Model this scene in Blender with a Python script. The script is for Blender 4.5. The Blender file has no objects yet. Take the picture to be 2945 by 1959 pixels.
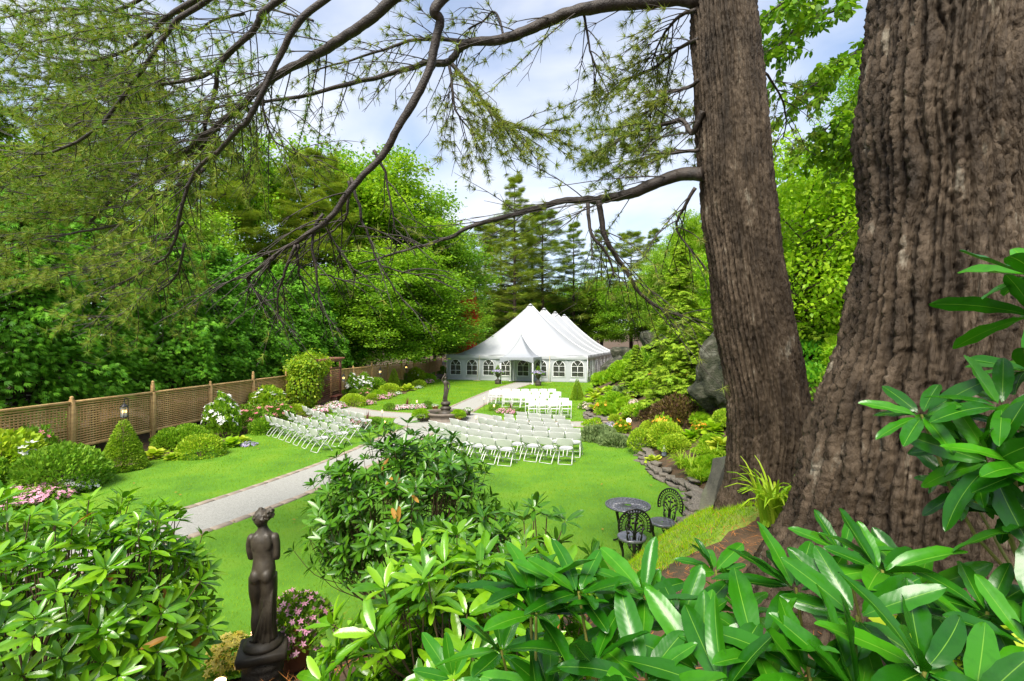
import bpy, bmesh, math, random
import numpy as np
from mathutils import Vector, Matrix

SC = bpy.context.scene
COL = SC.collection
rng = np.random.default_rng(11)
random.seed(11)
PI = math.pi

# ------------------------------------------------------------------ camera, sky, sun, exposure
F, CX, HY, CZ = 1390.0, 1472.5, 990.0, 3.48      # focal length and horizon of the photograph, eye height above the lawn
cam = bpy.data.cameras.new('camera')
camo = bpy.data.objects.new('camera', cam)
COL.objects.link(camo)
camo.location = (0, 0, CZ)
camo.rotation_euler = (PI / 2, 0, 0)
cam.sensor_width = 36.0
cam.lens = F / 2945 * 36
cam.shift_y = (HY - 979.5) / 2945
cam.clip_start = 0.05
cam.clip_end = 2000
SC.camera = camo

SUN_EL, SUN_AZ = math.radians(54), math.radians(202)
world = bpy.data.worlds.new('World')
SC.world = world
world.use_nodes = True
wn, wl = world.node_tree.nodes, world.node_tree.links
wn.clear()
wout = wn.new('ShaderNodeOutputWorld')
wbg = wn.new('ShaderNodeBackground')
sky = wn.new('ShaderNodeTexSky')
sky.sky_type = 'NISHITA'
sky.sun_disc = False
sky.sun_elevation = SUN_EL
sky.sun_rotation = SUN_AZ
sky.air_density = 1.0
sky.dust_density = 0.4
sky.ozone_density = 2.0
tc = wn.new('ShaderNodeTexCoord')
mp = wn.new('ShaderNodeMapping')
mp.inputs['Scale'].default_value = (1.6, 1.6, 4.2)
nz = wn.new('ShaderNodeTexNoise')
nz.inputs['Scale'].default_value = 1.5
nz.inputs['Detail'].default_value = 5
nz.inputs['Roughness'].default_value = 0.48
nz.inputs['Distortion'].default_value = 0.5
rmp = wn.new('ShaderNodeValToRGB')
rmp.color_ramp.elements[0].position = 0.30
rmp.color_ramp.elements[1].position = 0.66
rmp.color_ramp.elements[0].color = (0.12, 0.12, 0.12, 1)
rmp.color_ramp.elements[1].color = (0.92, 0.92, 0.92, 1)
mixc = wn.new('ShaderNodeMix')
mixc.data_type = 'RGBA'
mixc.inputs[7].default_value = (4.2, 4.35, 4.75, 1)
wl.new(tc.outputs['Generated'], mp.inputs['Vector'])
wl.new(mp.outputs['Vector'], nz.inputs['Vector'])
wl.new(nz.outputs['Fac'], rmp.inputs['Fac'])
wl.new(rmp.outputs['Color'], mixc.inputs[0])
wl.new(sky.outputs['Color'], mixc.inputs[6])
wl.new(mixc.outputs[2], wbg.inputs['Color'])
wbg.inputs['Strength'].default_value = 0.115
wl.new(wbg.outputs['Background'], wout.inputs['Surface'])

sun = bpy.data.lights.new('sun', 'SUN')
sun.energy = 3.7
sun.angle = math.radians(30)
sun.color = (1.0, 0.94, 0.82)
suno = bpy.data.objects.new('sun', sun)
COL.objects.link(suno)
sd = Vector((math.sin(SUN_AZ) * math.cos(SUN_EL), math.cos(SUN_AZ) * math.cos(SUN_EL), math.sin(SUN_EL)))
suno.rotation_euler = sd.to_track_quat('Z', 'Y').to_euler()
suno.location = (0, 0, 60)

SC.view_settings.view_transform = 'Standard'
SC.view_settings.look = 'None'
SC.view_settings.exposure = 1.18
SC.view_settings.gamma = 1.0
SC.cycles.max_bounces = 7
SC.cycles.diffuse_bounces = 4
SC.cycles.transparent_max_bounces = 8
SC.cycles.use_denoising = True

# ------------------------------------------------------------------ helpers
def PD(px, py, d):
    """point at depth d that the photograph shows at pixel (px, py)"""
    return np.array([(px - CX) / F * d, d, CZ - (py - HY) / F * d])

def PG(px, py, z=0.0):
    return PD(px, py, (CZ - z) * F / (py - HY))

def nrm(v):
    v = np.asarray(v, float)
    return v / np.maximum(np.linalg.norm(v, axis=-1, keepdims=True), 1e-9)

def hash01(ix, iy, iz, seed):
    h = (ix * 374761393 + iy * 668265263 + iz * 2147483647 + seed * 974634541) & 0xFFFFFFFF
    h = ((h ^ (h >> 13)) * 1274126177) & 0xFFFFFFFF
    h = ((h ^ (h >> 16)) * 2246822519) & 0xFFFFFFFF
    return ((h ^ (h >> 15)) & 0xFFFFFF) / float(0xFFFFFF)

def vnoise(x, y, z=None, seed=0):
    x = np.asarray(x, float); y = np.asarray(y, float)
    z = np.zeros_like(x) if z is None else np.asarray(z, float)
    ix, iy, iz = np.floor(x).astype(np.int64), np.floor(y).astype(np.int64), np.floor(z).astype(np.int64)
    fx, fy, fz = x - ix, y - iy, z - iz
    fx, fy, fz = fx * fx * (3 - 2 * fx), fy * fy * (3 - 2 * fy), fz * fz * (3 - 2 * fz)
    r = 0
    for dx in (0, 1):
        for dy in (0, 1):
            for dz in (0, 1):
                w = (fx if dx else 1 - fx) * (fy if dy else 1 - fy) * (fz if dz else 1 - fz)
                r = r + w * hash01(ix + dx, iy + dy, iz + dz, seed)
    return r

def fbm(x, y, z=None, seed=0, oct=4):
    r, a, s, t = 0, 1.0, 1.0, 0
    for i in range(oct):
        r = r + a * vnoise(np.asarray(x) * s, np.asarray(y) * s, None if z is None else np.asarray(z) * s, seed + i)
        t += a; a *= 0.5; s *= 2.03
    return r / t

class G:
    """collects vertices and faces of one mesh"""
    def __init__(s):
        s.v, s.f, s.n, s.a = [], [], 0, []
    def add(s, V, Fc, attr=None):
        V = np.asarray(V, float).reshape(-1, 3)
        s.v.append(V)
        for f in (Fc if isinstance(Fc, list) else [Fc]):
            f = np.asarray(f, np.int64)
            if f.size: s.f.append(f + s.n)
        s.a.append(np.full(len(V), 0.5) if attr is None else np.broadcast_to(np.asarray(attr, float), (len(V),)))
        s.n += len(V)
        return s
    def box(s, c, size, R=None, bev=0.0, seg=1):
        V, Fc = boxdata(tuple(np.round(np.asarray(size, float), 5)), bev, seg)
        V = V.copy()
        if R is not None: V = V @ np.asarray(R).T
        return s.add(V + np.asarray(c, float), Fc)
    def bar(s, a, b, w, h, bev=0.0, up=(0, 0, 1)):
        a, b = np.asarray(a, float), np.asarray(b, float)
        d = b - a; L = np.linalg.norm(d); d = d / L
        x = nrm(np.cross(d, up)); z = np.cross(x, d)
        return s.box((a + b) / 2, (w, L, h), np.stack([x, d, z], 1), bev)
    def tube(s, P, r, n=6, cap=True, attr=None):
        P = np.asarray(P, float); m = len(P)
        r = np.broadcast_to(np.asarray(r, float), (m,))
        T = nrm(np.gradient(P, axis=0))
        ref = np.array([0, 0, 1.0]) if abs(T[0][2]) < 0.9 else np.array([1.0, 0, 0])
        u = nrm(np.cross(T[0], ref)); ang = np.arange(n) * 2 * PI / n
        V = np.empty((m, n, 3))
        for i in range(m):
            u = nrm(u - T[i] * np.dot(u, T[i])); w = np.cross(T[i], u)
            V[i] = P[i] + r[i] * (np.cos(ang)[:, None] * u + np.sin(ang)[:, None] * w)
        return s.rings(V, cap, attr)
    def rings(s, V, cap=True, attr=None):
        m, n = V.shape[:2]
        i, j = np.meshgrid(np.arange(m - 1), np.arange(n), indexing='ij')
        j2 = (j + 1) % n
        q = np.stack([i * n + j, i * n + j2, (i + 1) * n + j2, (i + 1) * n + j], -1).reshape(-1, 4)
        Fs = [q]; V = V.reshape(-1, 3)
        if cap:
            c0, c1 = V[:n].mean(0), V[-n:].mean(0)
            k = len(V); V = np.vstack([V, c0, c1]); a = np.arange(n); b = (a + 1) % n
            Fs.append(np.stack([b, a, np.full(n, k)], 1))
            Fs.append(np.stack([a + (m - 1) * n, b + (m - 1) * n, np.full(n, k + 1)], 1))
        return s.add(V, Fs, attr)
    def lathe(s, prof, n=24, c=(0, 0, 0), sx=1.0, sy=1.0, cap=True):
        p = np.asarray(prof, float); ang = np.arange(n) * 2 * PI / n
        V = np.stack([p[:, 0:1] * np.cos(ang) * sx, p[:, 0:1] * np.sin(ang) * sy, np.repeat(p[:, 1:2], n, 1)], -1)
        return s.rings(V + np.asarray(c, float), cap)
    def ell(s, c, r, nu=12, nv=8, R=None):
        t = np.linspace(0.02, PI - 0.02, nv); ang = np.arange(nu) * 2 * PI / nu
        V = np.stack([np.sin(t)[:, None] * np.cos(ang), np.sin(t)[:, None] * np.sin(ang), np.repeat(-np.cos(t)[:, None], nu, 1)], -1) * np.asarray(r, float)
        if R is not None: V = V @ np.asarray(R).T
        return s.rings(V + np.asarray(c, float), True)
    def grid(s, V):
        m, n = V.shape[:2]
        i, j = np.meshgrid(np.arange(m - 1), np.arange(n - 1), indexing='ij')
        q = np.stack([i * n + j, i * n + j + 1, (i + 1) * n + j + 1, (i + 1) * n + j], -1).reshape(-1, 4)
        return s.add(V.reshape(-1, 3), q)
    def leaves(s, tmpl, pos, R, sc, attr=None):
        tv, tf = tmpl
        pos = np.asarray(pos, float); n = len(pos); k = len(tv)
        if n == 0: return s
        sc = np.asarray(sc, float)
        if sc.ndim == 0: sc = np.full(n, float(sc))
        tvs = tv[None] * (sc[:, None, None] if sc.ndim == 1 else sc[:, None, :])
        V = np.einsum('nij,nkj->nki', R, tvs) + pos[:, None, :]
        f = (tf[None] + (np.arange(n) * k)[:, None, None]).reshape(-1, tf.shape[1])
        a = rng.random(n) if attr is None else np.asarray(attr, float)
        return s.add(V.reshape(-1, 3), f, np.repeat(a, k))
    def arrays(s):
        return np.vstack(s.v), s.f, np.concatenate(s.a)
    def mesh(s, name, mat=None, smooth=True, off=None):
        V, fs, a = s.arrays()
        if off is not None: V = V - np.asarray(off, float)
        me = bpy.data.meshes.new(name)
        me.vertices.add(len(V)); me.vertices.foreach_set('co', V.astype(np.float32).ravel())
        flat = np.concatenate([f.ravel() for f in fs]).astype(np.int32)
        tot = np.concatenate([np.full(len(f), f.shape[1]) for f in fs])
        st = np.concatenate([[0], np.cumsum(tot)[:-1]]).astype(np.int32)
        me.loops.add(len(flat)); me.loops.foreach_set('vertex_index', flat)
        me.polygons.add(len(st)); me.polygons.foreach_set('loop_start', st)
        me.update(calc_edges=True)
        if smooth: me.polygons.foreach_set('use_smooth', np.ones(len(st), bool))
        at = me.attributes.new('rnd', 'FLOAT', 'POINT'); at.data.foreach_set('value', a.astype(np.float32))
        if mat is not None: me.materials.append(mat)
        return me

_bc = {}
def boxdata(size, bev, seg):
    k = (size, bev, seg)
    if k not in _bc:
        bm = bmesh.new(); bmesh.ops.create_cube(bm, size=1.0)
        for v in bm.verts: v.co = Vector((v.co.x * size[0], v.co.y * size[1], v.co.z * size[2]))
        if bev > 0: bmesh.ops.bevel(bm, geom=list(bm.edges), offset=bev, segments=seg, profile=0.5, affect='EDGES')
        bm.verts.index_update()
        V = np.array([v.co[:] for v in bm.verts])
        by = {}
        for f in bm.faces: by.setdefault(len(f.verts), []).append([v.index for v in f.verts])
        bm.free()
        _bc[k] = (V, [np.array(x) for x in by.values()])
    return _bc[k]

def tag(o, label=None, cat=None, group=None, kind=None):
    if label: o['label'] = label
    if cat: o['category'] = cat
    if group: o['group'] = group
    if kind: o['kind'] = kind
    return o

def thing(name, label, cat, loc=(0, 0, 0), rz=0.0, group=None):
    o = bpy.data.objects.new(name, None); COL.objects.link(o)
    o.empty_display_size = 0.1
    o.location = [float(c) for c in loc]; o.rotation_euler = (0, 0, rz)
    return tag(o, label, cat, group)

def link(name, me, parent=None, loc=(0, 0, 0), rot=None, scale=None):
    o = bpy.data.objects.new(name, me); COL.objects.link(o)
    o.parent = parent; o.location = [float(c) for c in loc]
    if rot is not None: o.rotation_euler = rot
    if scale is not None: o.scale = scale if hasattr(scale, '__len__') else (scale,) * 3
    return o

def obj(name, g, mat, parent=None, loc=(0, 0, 0), smooth=True, world=False):
    """link one mesh; world=True when g holds world coordinates and the parent is not rotated"""
    off = None
    if world and parent is not None:
        off = np.array(parent.location)
        if parent.parent is not None: off = off + np.array(parent.parent.location)
    return link(name, g.mesh(name, mat, smooth, off), parent, loc)

def struct(name, g, mat, smooth=True, kind='structure'):
    return tag(obj(name, g, mat, smooth=smooth), kind=kind)

def copytree(o, loc=None, rz=None, sc=None, parent=None, label=None, group=None):
    c = o.copy(); COL.objects.link(c); c.parent = parent
    if loc is not None: c.location = [float(q) for q in loc]
    if rz is not None: c.rotation_euler = (c.rotation_euler[0], c.rotation_euler[1], rz)
    if sc is not None: c.scale = sc if hasattr(sc, '__len__') else (sc,) * 3
    if label: c['label'] = label
    if group: c['group'] = group
    for ch in KIDS.get(o.name, ()) or list(o.children): copytree(ch, parent=c)
    return c
KIDS = {}

def rotz(a):
    return np.array([[math.cos(a), -math.sin(a), 0], [math.sin(a), math.cos(a), 0], [0, 0, 1.0]])

def basis(d, up):
    """columns: side, along, normal"""
    d = nrm(d); x = nrm(np.cross(d, up)); n = np.cross(x, d)
    return np.stack([x, d, n], -1)

def rdir(n):
    return nrm(rng.normal(size=(n, 3)))

def spline(P, m):
    """smooth curve through the points P"""
    P = np.asarray(P, float); n = len(P)
    t = np.linspace(0, n - 1, m); i = np.clip(t.astype(int), 0, n - 2); u = (t - i)[:, None]
    p0, p1, p2, p3 = P[np.clip(i - 1, 0, n - 1)], P[i], P[i + 1], P[np.clip(i + 2, 0, n - 1)]
    return 0.5 * (2 * p1 + (p2 - p0) * u + (2 * p0 - 5 * p1 + 4 * p2 - p3) * u ** 2 + (3 * p1 - p0 - 3 * p2 + p3) * u ** 3)

# ------------------------------------------------------------------ materials
MATS = {}
def newmat(name):
    m = bpy.data.materials.new(name); m.use_nodes = True
    nt = m.node_tree; nt.nodes.clear()
    out = nt.nodes.new('ShaderNodeOutputMaterial')
    b = nt.nodes.new('ShaderNodeBsdfPrincipled')
    nt.links.new(b.outputs[0], out.inputs[0])
    MATS[name] = m
    return m, nt, b, out

def noise(nt, scale, detail=5, coord='Object', sc=(1, 1, 1), rough=0.6):
    t = nt.nodes.new('ShaderNodeTexCoord'); mpp = nt.nodes.new('ShaderNodeMapping')
    mpp.inputs['Scale'].default_value = sc
    n = nt.nodes.new('ShaderNodeTexNoise')
    n.inputs['Scale'].default_value = scale; n.inputs['Detail'].default_value = detail; n.inputs['Roughness'].default_value = rough
    nt.links.new(t.outputs[coord], mpp.inputs[0]); nt.links.new(mpp.outputs[0], n.inputs['Vector'])
    return n

def ramp(nt, src, stops):
    r = nt.nodes.new('ShaderNodeValToRGB'); e = r.color_ramp.elements
    while len(e) < len(stops): e.new(0.5)
    for i, (p, c) in enumerate(stops):
        e[i].position = p; e[i].color = (*c, 1)
    nt.links.new(src, r.inputs[0])
    return r

def surf(name, stops, scale=6, rough=0.7, bump=0.0, bscale=60, detail=6, sc=(1, 1, 1), spec=0.5, metal=0.0, bdist=0.02):
    """surface whose colour wanders between the stops"""
    m, nt, b, out = newmat(name)
    if len(stops) == 1: stops = [(0.3, stops[0]), (0.7, tuple(min(1, c * 1.12) for c in stops[0]))]
    elif not hasattr(stops[0][1], '__len__'): stops = [(0.3 + 0.4 * i / (len(stops) - 1), c) for i, c in enumerate(stops)]
    n = noise(nt, scale, detail, sc=sc)
    r = ramp(nt, n.outputs['Fac'], stops)
    nt.links.new(r.outputs[0], b.inputs['Base Color'])
    b.inputs['Roughness'].default_value = rough; b.inputs['Metallic'].default_value = metal
    b.inputs['Specular IOR Level'].default_value = spec
    if bump:
        n2 = noise(nt, bscale, 6, sc=sc)
        bp = nt.nodes.new('ShaderNodeBump'); bp.inputs['Strength'].default_value = bump; bp.inputs['Distance'].default_value = bdist
        nt.links.new(n2.outputs['Fac'], bp.inputs['Height']); nt.links.new(bp.outputs[0], b.inputs['Normal'])
    return m

def leafmat(name, cols, rough=0.45, trans=0.3, tcol=(1.15, 1.25, 0.6), spec=0.18, patch=0.0, pscale=0.6, rib=None, coat=0.0):
    """leaf surface: every leaf takes its own tone between cols, light passes through"""
    m, nt, b, out = newmat(name)
    at = nt.nodes.new('ShaderNodeAttribute'); at.attribute_name = 'rnd'
    oi = nt.nodes.new('ShaderNodeObjectInfo')
    ad = nt.nodes.new('ShaderNodeMath'); ad.operation = 'ADD'
    fr = nt.nodes.new('ShaderNodeMath'); fr.operation = 'PINGPONG'; fr.inputs[1].default_value = 1.0
    nt.links.new(at.outputs['Fac'], ad.inputs[0]); nt.links.new(oi.outputs['Random'], ad.inputs[1])
    nt.links.new(ad.outputs[0], fr.inputs[0])
    src = fr.outputs[0]
    if patch:
        n = noise(nt, pscale, 3)
        mx = nt.nodes.new('ShaderNodeMix'); mx.inputs[0].default_value = patch
        nt.links.new(src, mx.inputs[2]); nt.links.new(n.outputs['Fac'], mx.inputs[3]); src = mx.outputs[0]
    cols = [(min(0.8, c[0] * 1.85), min(0.8, c[1] * 1.16), c[2] * 0.9) if c[1] > c[0] * 1.05 and c[1] > c[2] * 1.5 else c for c in cols]
    k = len(cols) - 1
    r = ramp(nt, src, [(i / k, c) for i, c in enumerate(cols)])
    col = r.outputs[0]
    if rib is not None:
        ra = nt.nodes.new('ShaderNodeAttribute'); ra.attribute_name = 'rib'
        rr = ramp(nt, ra.outputs['Fac'], [(0.90, (0, 0, 0)), (1.0, (1, 1, 1))])
        rm = nt.nodes.new('ShaderNodeMix'); rm.data_type = 'RGBA'; rm.inputs[7].default_value = (*rib, 1)
        nt.links.new(rr.outputs[0], rm.inputs[0]); nt.links.new(col, rm.inputs[6]); col = rm.outputs[2]
        # mottling and brown blemishes, different on every leaf
        n4 = noise(nt, 5.0, 5); n4.noise_dimensions = '4D'
        mw = nt.nodes.new('ShaderNodeMath'); mw.operation = 'MULTIPLY'; mw.inputs[1].default_value = 60.0
        nt.links.new(oi.outputs['Random'], mw.inputs[0]); nt.links.new(mw.outputs[0], n4.inputs['W'])
        mr = ramp(nt, n4.outputs['Fac'], [(0.3, (0.62, 0.72, 0.6)), (0.5, (1, 1, 1)), (0.68, (1.0, 1.0, 1.0))])
        mm = nt.nodes.new('ShaderNodeMix'); mm.data_type = 'RGBA'; mm.blend_type = 'MULTIPLY'; mm.inputs[0].default_value = 0.8
        nt.links.new(col, mm.inputs[6]); nt.links.new(mr.outputs[0], mm.inputs[7])
        sp = ramp(nt, n4.outputs['Fac'], [(0.735, (0, 0, 0)), (0.765, (1, 1, 1))])
        ms_ = nt.nodes.new('ShaderNodeMix'); ms_.data_type = 'RGBA'; ms_.inputs[7].default_value = (0.16, 0.075, 0.015, 1)
        nt.links.new(sp.outputs[0], ms_.inputs[0]); nt.links.new(mm.outputs[2], ms_.inputs[6]); col = ms_.outputs[2]
        # side veins as fine relief
        tcv = nt.nodes.new('ShaderNodeTexCoord'); sx = nt.nodes.new('ShaderNodeSeparateXYZ'); nt.links.new(tcv.outputs['Object'], sx.inputs[0])
        def mth(op, a, b_):
            q = nt.nodes.new('ShaderNodeMath'); q.operation = op
            for k_, v_ in enumerate((a, b_)):
                if v_ is None: continue
                if isinstance(v_, float): q.inputs[k_].default_value = v_
                else: nt.links.new(v_, q.inputs[k_])
            return q.outputs[0]
        ax = mth('ABSOLUTE', sx.outputs[0], None)
        wv = mth('SINE', mth('MULTIPLY', mth('SUBTRACT', sx.outputs[1], mth('MULTIPLY', ax, 1.1)), 74.0), None)
        bp = nt.nodes.new('ShaderNodeBump'); bp.inputs['Strength'].default_value = 0.018; bp.inputs['Distance'].default_value = 0.003
        nt.links.new(wv, bp.inputs['Height']); nt.links.new(bp.outputs[0], b.inputs['Normal'])
    nt.links.new(col, b.inputs['Base Color'])
    b.inputs['Roughness'].default_value = rough; b.inputs['Specular IOR Level'].default_value = spec
    b.inputs['Coat Weight'].default_value = coat; b.inputs['Coat Roughness'].default_value = 0.1
    if trans:
        tr = nt.nodes.new('ShaderNodeBsdfTranslucent')
        mu = nt.nodes.new('ShaderNodeMix'); mu.data_type = 'RGBA'; mu.blend_type = 'MULTIPLY'; mu.inputs[0].default_value = 1.0
        nt.links.new(col, mu.inputs[6]); mu.inputs[7].default_value = (*tcol, 1)
        nt.links.new(mu.outputs[2], tr.inputs['Color'])
        ms = nt.nodes.new('ShaderNodeMixShader'); ms.inputs[0].default_value = trans
        nt.links.new(b.outputs[0], ms.inputs[1]); nt.links.new(tr.outputs[0], ms.inputs[2])
        nt.links.new(ms.outputs[0], out.inputs[0])
    return m

def glow(name, col, strength):
    m, nt, b, out = newmat(name)
    b.inputs['Base Color'].default_value = (*col, 1)
    b.inputs['Emission Color'].default_value = (*col, 1); b.inputs['Emission Strength'].default_value = strength
    return m

def glass(name, col, rough=0.08, alpha=0.35):
    m, nt, b, out = newmat(name)
    b.inputs['Base Color'].default_value = (*col, 1); b.inputs['Roughness'].default_value = rough
    b.inputs['Alpha'].default_value = alpha
    return m

M_lawn = surf('lawn_turf', [(0.055, 0.16, 0.002), (0.09, 0.23, 0.003), (0.14, 0.26, 0.005)], scale=0.7, rough=0.9, bump=0.5, bscale=70, bdist=0.03)
M_soil = surf('forest_soil', [(0.035, 0.032, 0.014), (0.075, 0.045, 0.022), (0.13, 0.065, 0.027)], scale=5, rough=0.95, bump=0.8, bscale=45)
M_grav = surf('grey_gravel', [(0.24, 0.235, 0.21), (0.32, 0.315, 0.285), (0.40, 0.39, 0.355)], scale=38, rough=0.95, bump=0.4, bscale=160, detail=10, spec=0.1)
M_paver = surf('edging_stone', [(0.22, 0.17, 0.13), (0.33, 0.27, 0.21)], scale=6, rough=0.85, bump=0.3)
M_white = surf('white_plastic', [(0.52, 0.52, 0.50)], scale=3, rough=0.35)
M_whitemetal = surf('white_enamel', [(0.55, 0.55, 0.53)], scale=3, rough=0.4)
M_canvas = surf('white_tent_fabric', [(0.345, 0.355, 0.375), (0.39, 0.40, 0.415)], scale=0.5, rough=0.5, bump=0.25, bscale=1.3, bdist=0.12)
M_canopy = surf('shaded_white_canopy_fabric', [(0.25, 0.265, 0.295), (0.29, 0.305, 0.33)], scale=0.7, rough=0.5, bump=0.2, bscale=2, bdist=0.06)  # white fabric darkened to grey: the canopy's shading is put into its colour
M_mull = surf('white_window_trim', [(0.8, 0.8, 0.8)], rough=0.4)
M_vinyl = glass('smoky_window_vinyl', (0.07, 0.075, 0.065), 0.10, 0.62)
M_wood = surf('stained_fence_wood', [(0.36, 0.20, 0.075), (0.54, 0.33, 0.13), (0.64, 0.43, 0.19)], scale=3, rough=0.75, bump=0.3, sc=(1, 1, 4))
M_redwood = surf('red_brown_arbor_wood', [(0.12, 0.042, 0.022), (0.20, 0.07, 0.036)], scale=4, rough=0.6)
M_bronze = surf('dark_bronze_stone', [(0.022, 0.017, 0.011), (0.046, 0.036, 0.024), (0.070, 0.056, 0.038)], scale=7, rough=0.55, bump=0.2, bscale=50, bdist=0.01)
M_iron = surf('black_cast_iron', [(0.012, 0.010, 0.010), (0.022, 0.018, 0.017)], scale=9, rough=0.3, metal=0.3)
M_ironworn = surf('worn_pale_cast_metal', [(0.10, 0.10, 0.11), (0.22, 0.22, 0.24)], scale=26, rough=0.3, metal=0.4)
M_terra = surf('terracotta', [(0.22, 0.075, 0.035), (0.33, 0.12, 0.055)], scale=6, rough=0.8, bump=0.2)
M_redpot = surf('orange_red_pot', [(0.45, 0.06, 0.02), (0.55, 0.09, 0.03)], scale=6, rough=0.6)
M_rock = surf('lichened_rock', [(0.36, (0.010, 0.012, 0.006)), (0.48, (0.028, 0.032, 0.014)), (0.58, (0.065, 0.062, 0.042)), (0.70, (0.19, 0.19, 0.15))], scale=2.2, rough=0.9, bump=1.0, bscale=9, bdist=0.12, detail=12)
M_slab = surf('mossy_slate', [(0.05, 0.048, 0.035), (0.12, 0.11, 0.08), (0.16, 0.17, 0.10)], scale=3.5, rough=0.8, bump=0.6, bscale=20)
M_stone = surf('border_stone', [(0.06, 0.05, 0.04), (0.14, 0.12, 0.095), (0.26, 0.23, 0.19)], scale=5, rough=0.85, bump=0.5, bscale=30)
M_water = surf('dark_pool_water', [(0.012, 0.012, 0.009)], rough=0.06)
M_bark = surf('furrowed_pine_bark', [(0.30, (0.022, 0.015, 0.009)), (0.48, (0.048, 0.033, 0.020)), (0.62, (0.095, 0.068, 0.044)), (0.72, (0.26, 0.23, 0.175))], scale=8, rough=0.6, spec=0.22, bump=1.0, bscale=40, sc=(1, 1, 0.35), bdist=0.03, detail=10)
M_barkb = surf('branch_bark', [(0.016, 0.011, 0.008), (0.045, 0.031, 0.022)], scale=12, rough=0.6, bump=0.5, bscale=60)
M_twig = surf('dark_twig', [(0.035, 0.022, 0.017), (0.07, 0.045, 0.033)], scale=8, rough=0.7)
M_ctrunk = surf('cedar_trunk', [(0.035, 0.022, 0.015), (0.07, 0.045, 0.03)], scale=6, rough=0.9, sc=(1, 1, 0.3))
M_stem = surf('green_stem', [(0.16, 0.2, 0.03), (0.24, 0.22, 0.05)], scale=8, rough=0.5)
M_rstem = surf('brown_shrub_stem', [(0.07, 0.045, 0.025), (0.14, 0.09, 0.04)], scale=8, rough=0.7)
M_rope = surf('tan_strap', [(0.42, 0.34, 0.18)], rough=0.8)
M_candle = glow('candle_glow', (1.0, 0.55, 0.14), 3.5)
M_lampglow = glow('spotlight_glow', (1.0, 0.66, 0.24), 7.0)
M_lglass = glass('lantern_glass', (0.5, 0.56, 0.55), 0.05, 0.3)
M_blackmetal = surf('black_metal', [(0.015, 0.015, 0.015)], rough=0.45)

L_lawn = leafmat('grass_blade', [(0.062, 0.215, 0.002), (0.10, 0.31, 0.003), (0.22, 0.37, 0.008)], 0.6, 0.35, patch=0.68, pscale=0.5)
L_rhodo = leafmat('rhododendron_leaf', [(0.006, 0.070, 0.003), (0.012, 0.12, 0.004), (0.028, 0.20, 0.007)], 0.27, 0.2, spec=0.42, rib=(0.16, 0.34, 0.03), coat=0.0)
L_rhodoL = leafmat('light_rhododendron_leaf', [(0.024, 0.14, 0.005), (0.058, 0.25, 0.007), (0.12, 0.37, 0.012)], 0.25, 0.28, spec=0.6, rib=(0.16, 0.34, 0.03), coat=0.0)
L_rhodoD = leafmat('dark_rhododendron_leaf', [(0.012, 0.08, 0.005), (0.026, 0.135, 0.008), (0.052, 0.205, 0.012)], 0.3, 0.22, spec=0.5, rib=(0.16, 0.34, 0.03), coat=0.0)
L_deadleaf = leafmat('yellowed_leaf', [(0.22, 0.10, 0.02), (0.36, 0.20, 0.03)], 0.5, 0.2)
L_needle = leafmat('pine_needle', [(0.058, 0.20, 0.03), (0.095, 0.28, 0.04), (0.18, 0.28, 0.06)], 0.5, 0.3)
L_needleb = leafmat('blue_green_needle', [(0.06, 0.17, 0.045), (0.11, 0.25, 0.055), (0.19, 0.31, 0.07)], 0.5, 0.3)
L_cedar = leafmat('cedar_frond', [(0.024, 0.145, 0.010), (0.050, 0.245, 0.016), (0.10, 0.37, 0.028)], 0.5, 0.25)
L_decid = leafmat('broad_leaf', [(0.042, 0.17, 0.017), (0.078, 0.27, 0.021), (0.15, 0.38, 0.03)], 0.45, 0.35)
L_decidy = leafmat('yellow_green_leaf', [(0.058, 0.22, 0.014), (0.095, 0.31, 0.018), (0.17, 0.39, 0.028)], 0.45, 0.4)
L_pine = leafmat('far_pine_needle', [(0.055, 0.165, 0.03), (0.10, 0.25, 0.04), (0.18, 0.32, 0.055)], 0.6, 0.25)
L_hemlock = leafmat('hemlock_spray', [(0.068, 0.216, 0.019), (0.115, 0.324, 0.027), (0.189, 0.405, 0.041)], 0.5, 0.35)
L_box = leafmat('boxwood_leaf', [(0.08, 0.26, 0.018), (0.14, 0.37, 0.025), (0.24, 0.46, 0.04)], 0.4, 0.3)
L_boxd = leafmat('dark_clipped_leaf', [(0.032, 0.144, 0.016), (0.064, 0.240, 0.022), (0.112, 0.304, 0.032)], 0.4, 0.25)
L_spruce = leafmat('dwarf_spruce_needle', [(0.07, 0.24, 0.022), (0.13, 0.35, 0.03), (0.20, 0.42, 0.05)], 0.5, 0.3)
L_lime = leafmat('lime_leaf', [(0.068, 0.26, 0.012), (0.11, 0.36, 0.016), (0.19, 0.44, 0.025)], 0.4, 0.4)
L_hosta = leafmat('hosta_leaf', [(0.09, 0.28, 0.02), (0.17, 0.40, 0.03), (0.30, 0.50, 0.07)], 0.4, 0.35)
L_juniper = leafmat('blue_juniper', [(0.05, 0.14, 0.06), (0.08, 0.19, 0.09), (0.11, 0.23, 0.11)], 0.6, 0.2)
L_purple = leafmat('purple_leaf', [(0.06, 0.03, 0.025), (0.11, 0.06, 0.04), (0.08, 0.10, 0.03)], 0.5, 0.3)
L_ivy = leafmat('ivy_leaf', [(0.02, 0.14, 0.012), (0.04, 0.24, 0.018), (0.10, 0.34, 0.02)], 0.4, 0.3)
L_red = leafmat('red_maple_leaf', [(0.4, 0.02, 0.012), (0.55, 0.05, 0.02)], 0.5, 0.4, (1.2, 1, 1))
L_daylily = leafmat('daylily_blade', [(0.065, 0.25, 0.012), (0.11, 0.34, 0.018), (0.20, 0.42, 0.035)], 0.4, 0.4)
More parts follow.
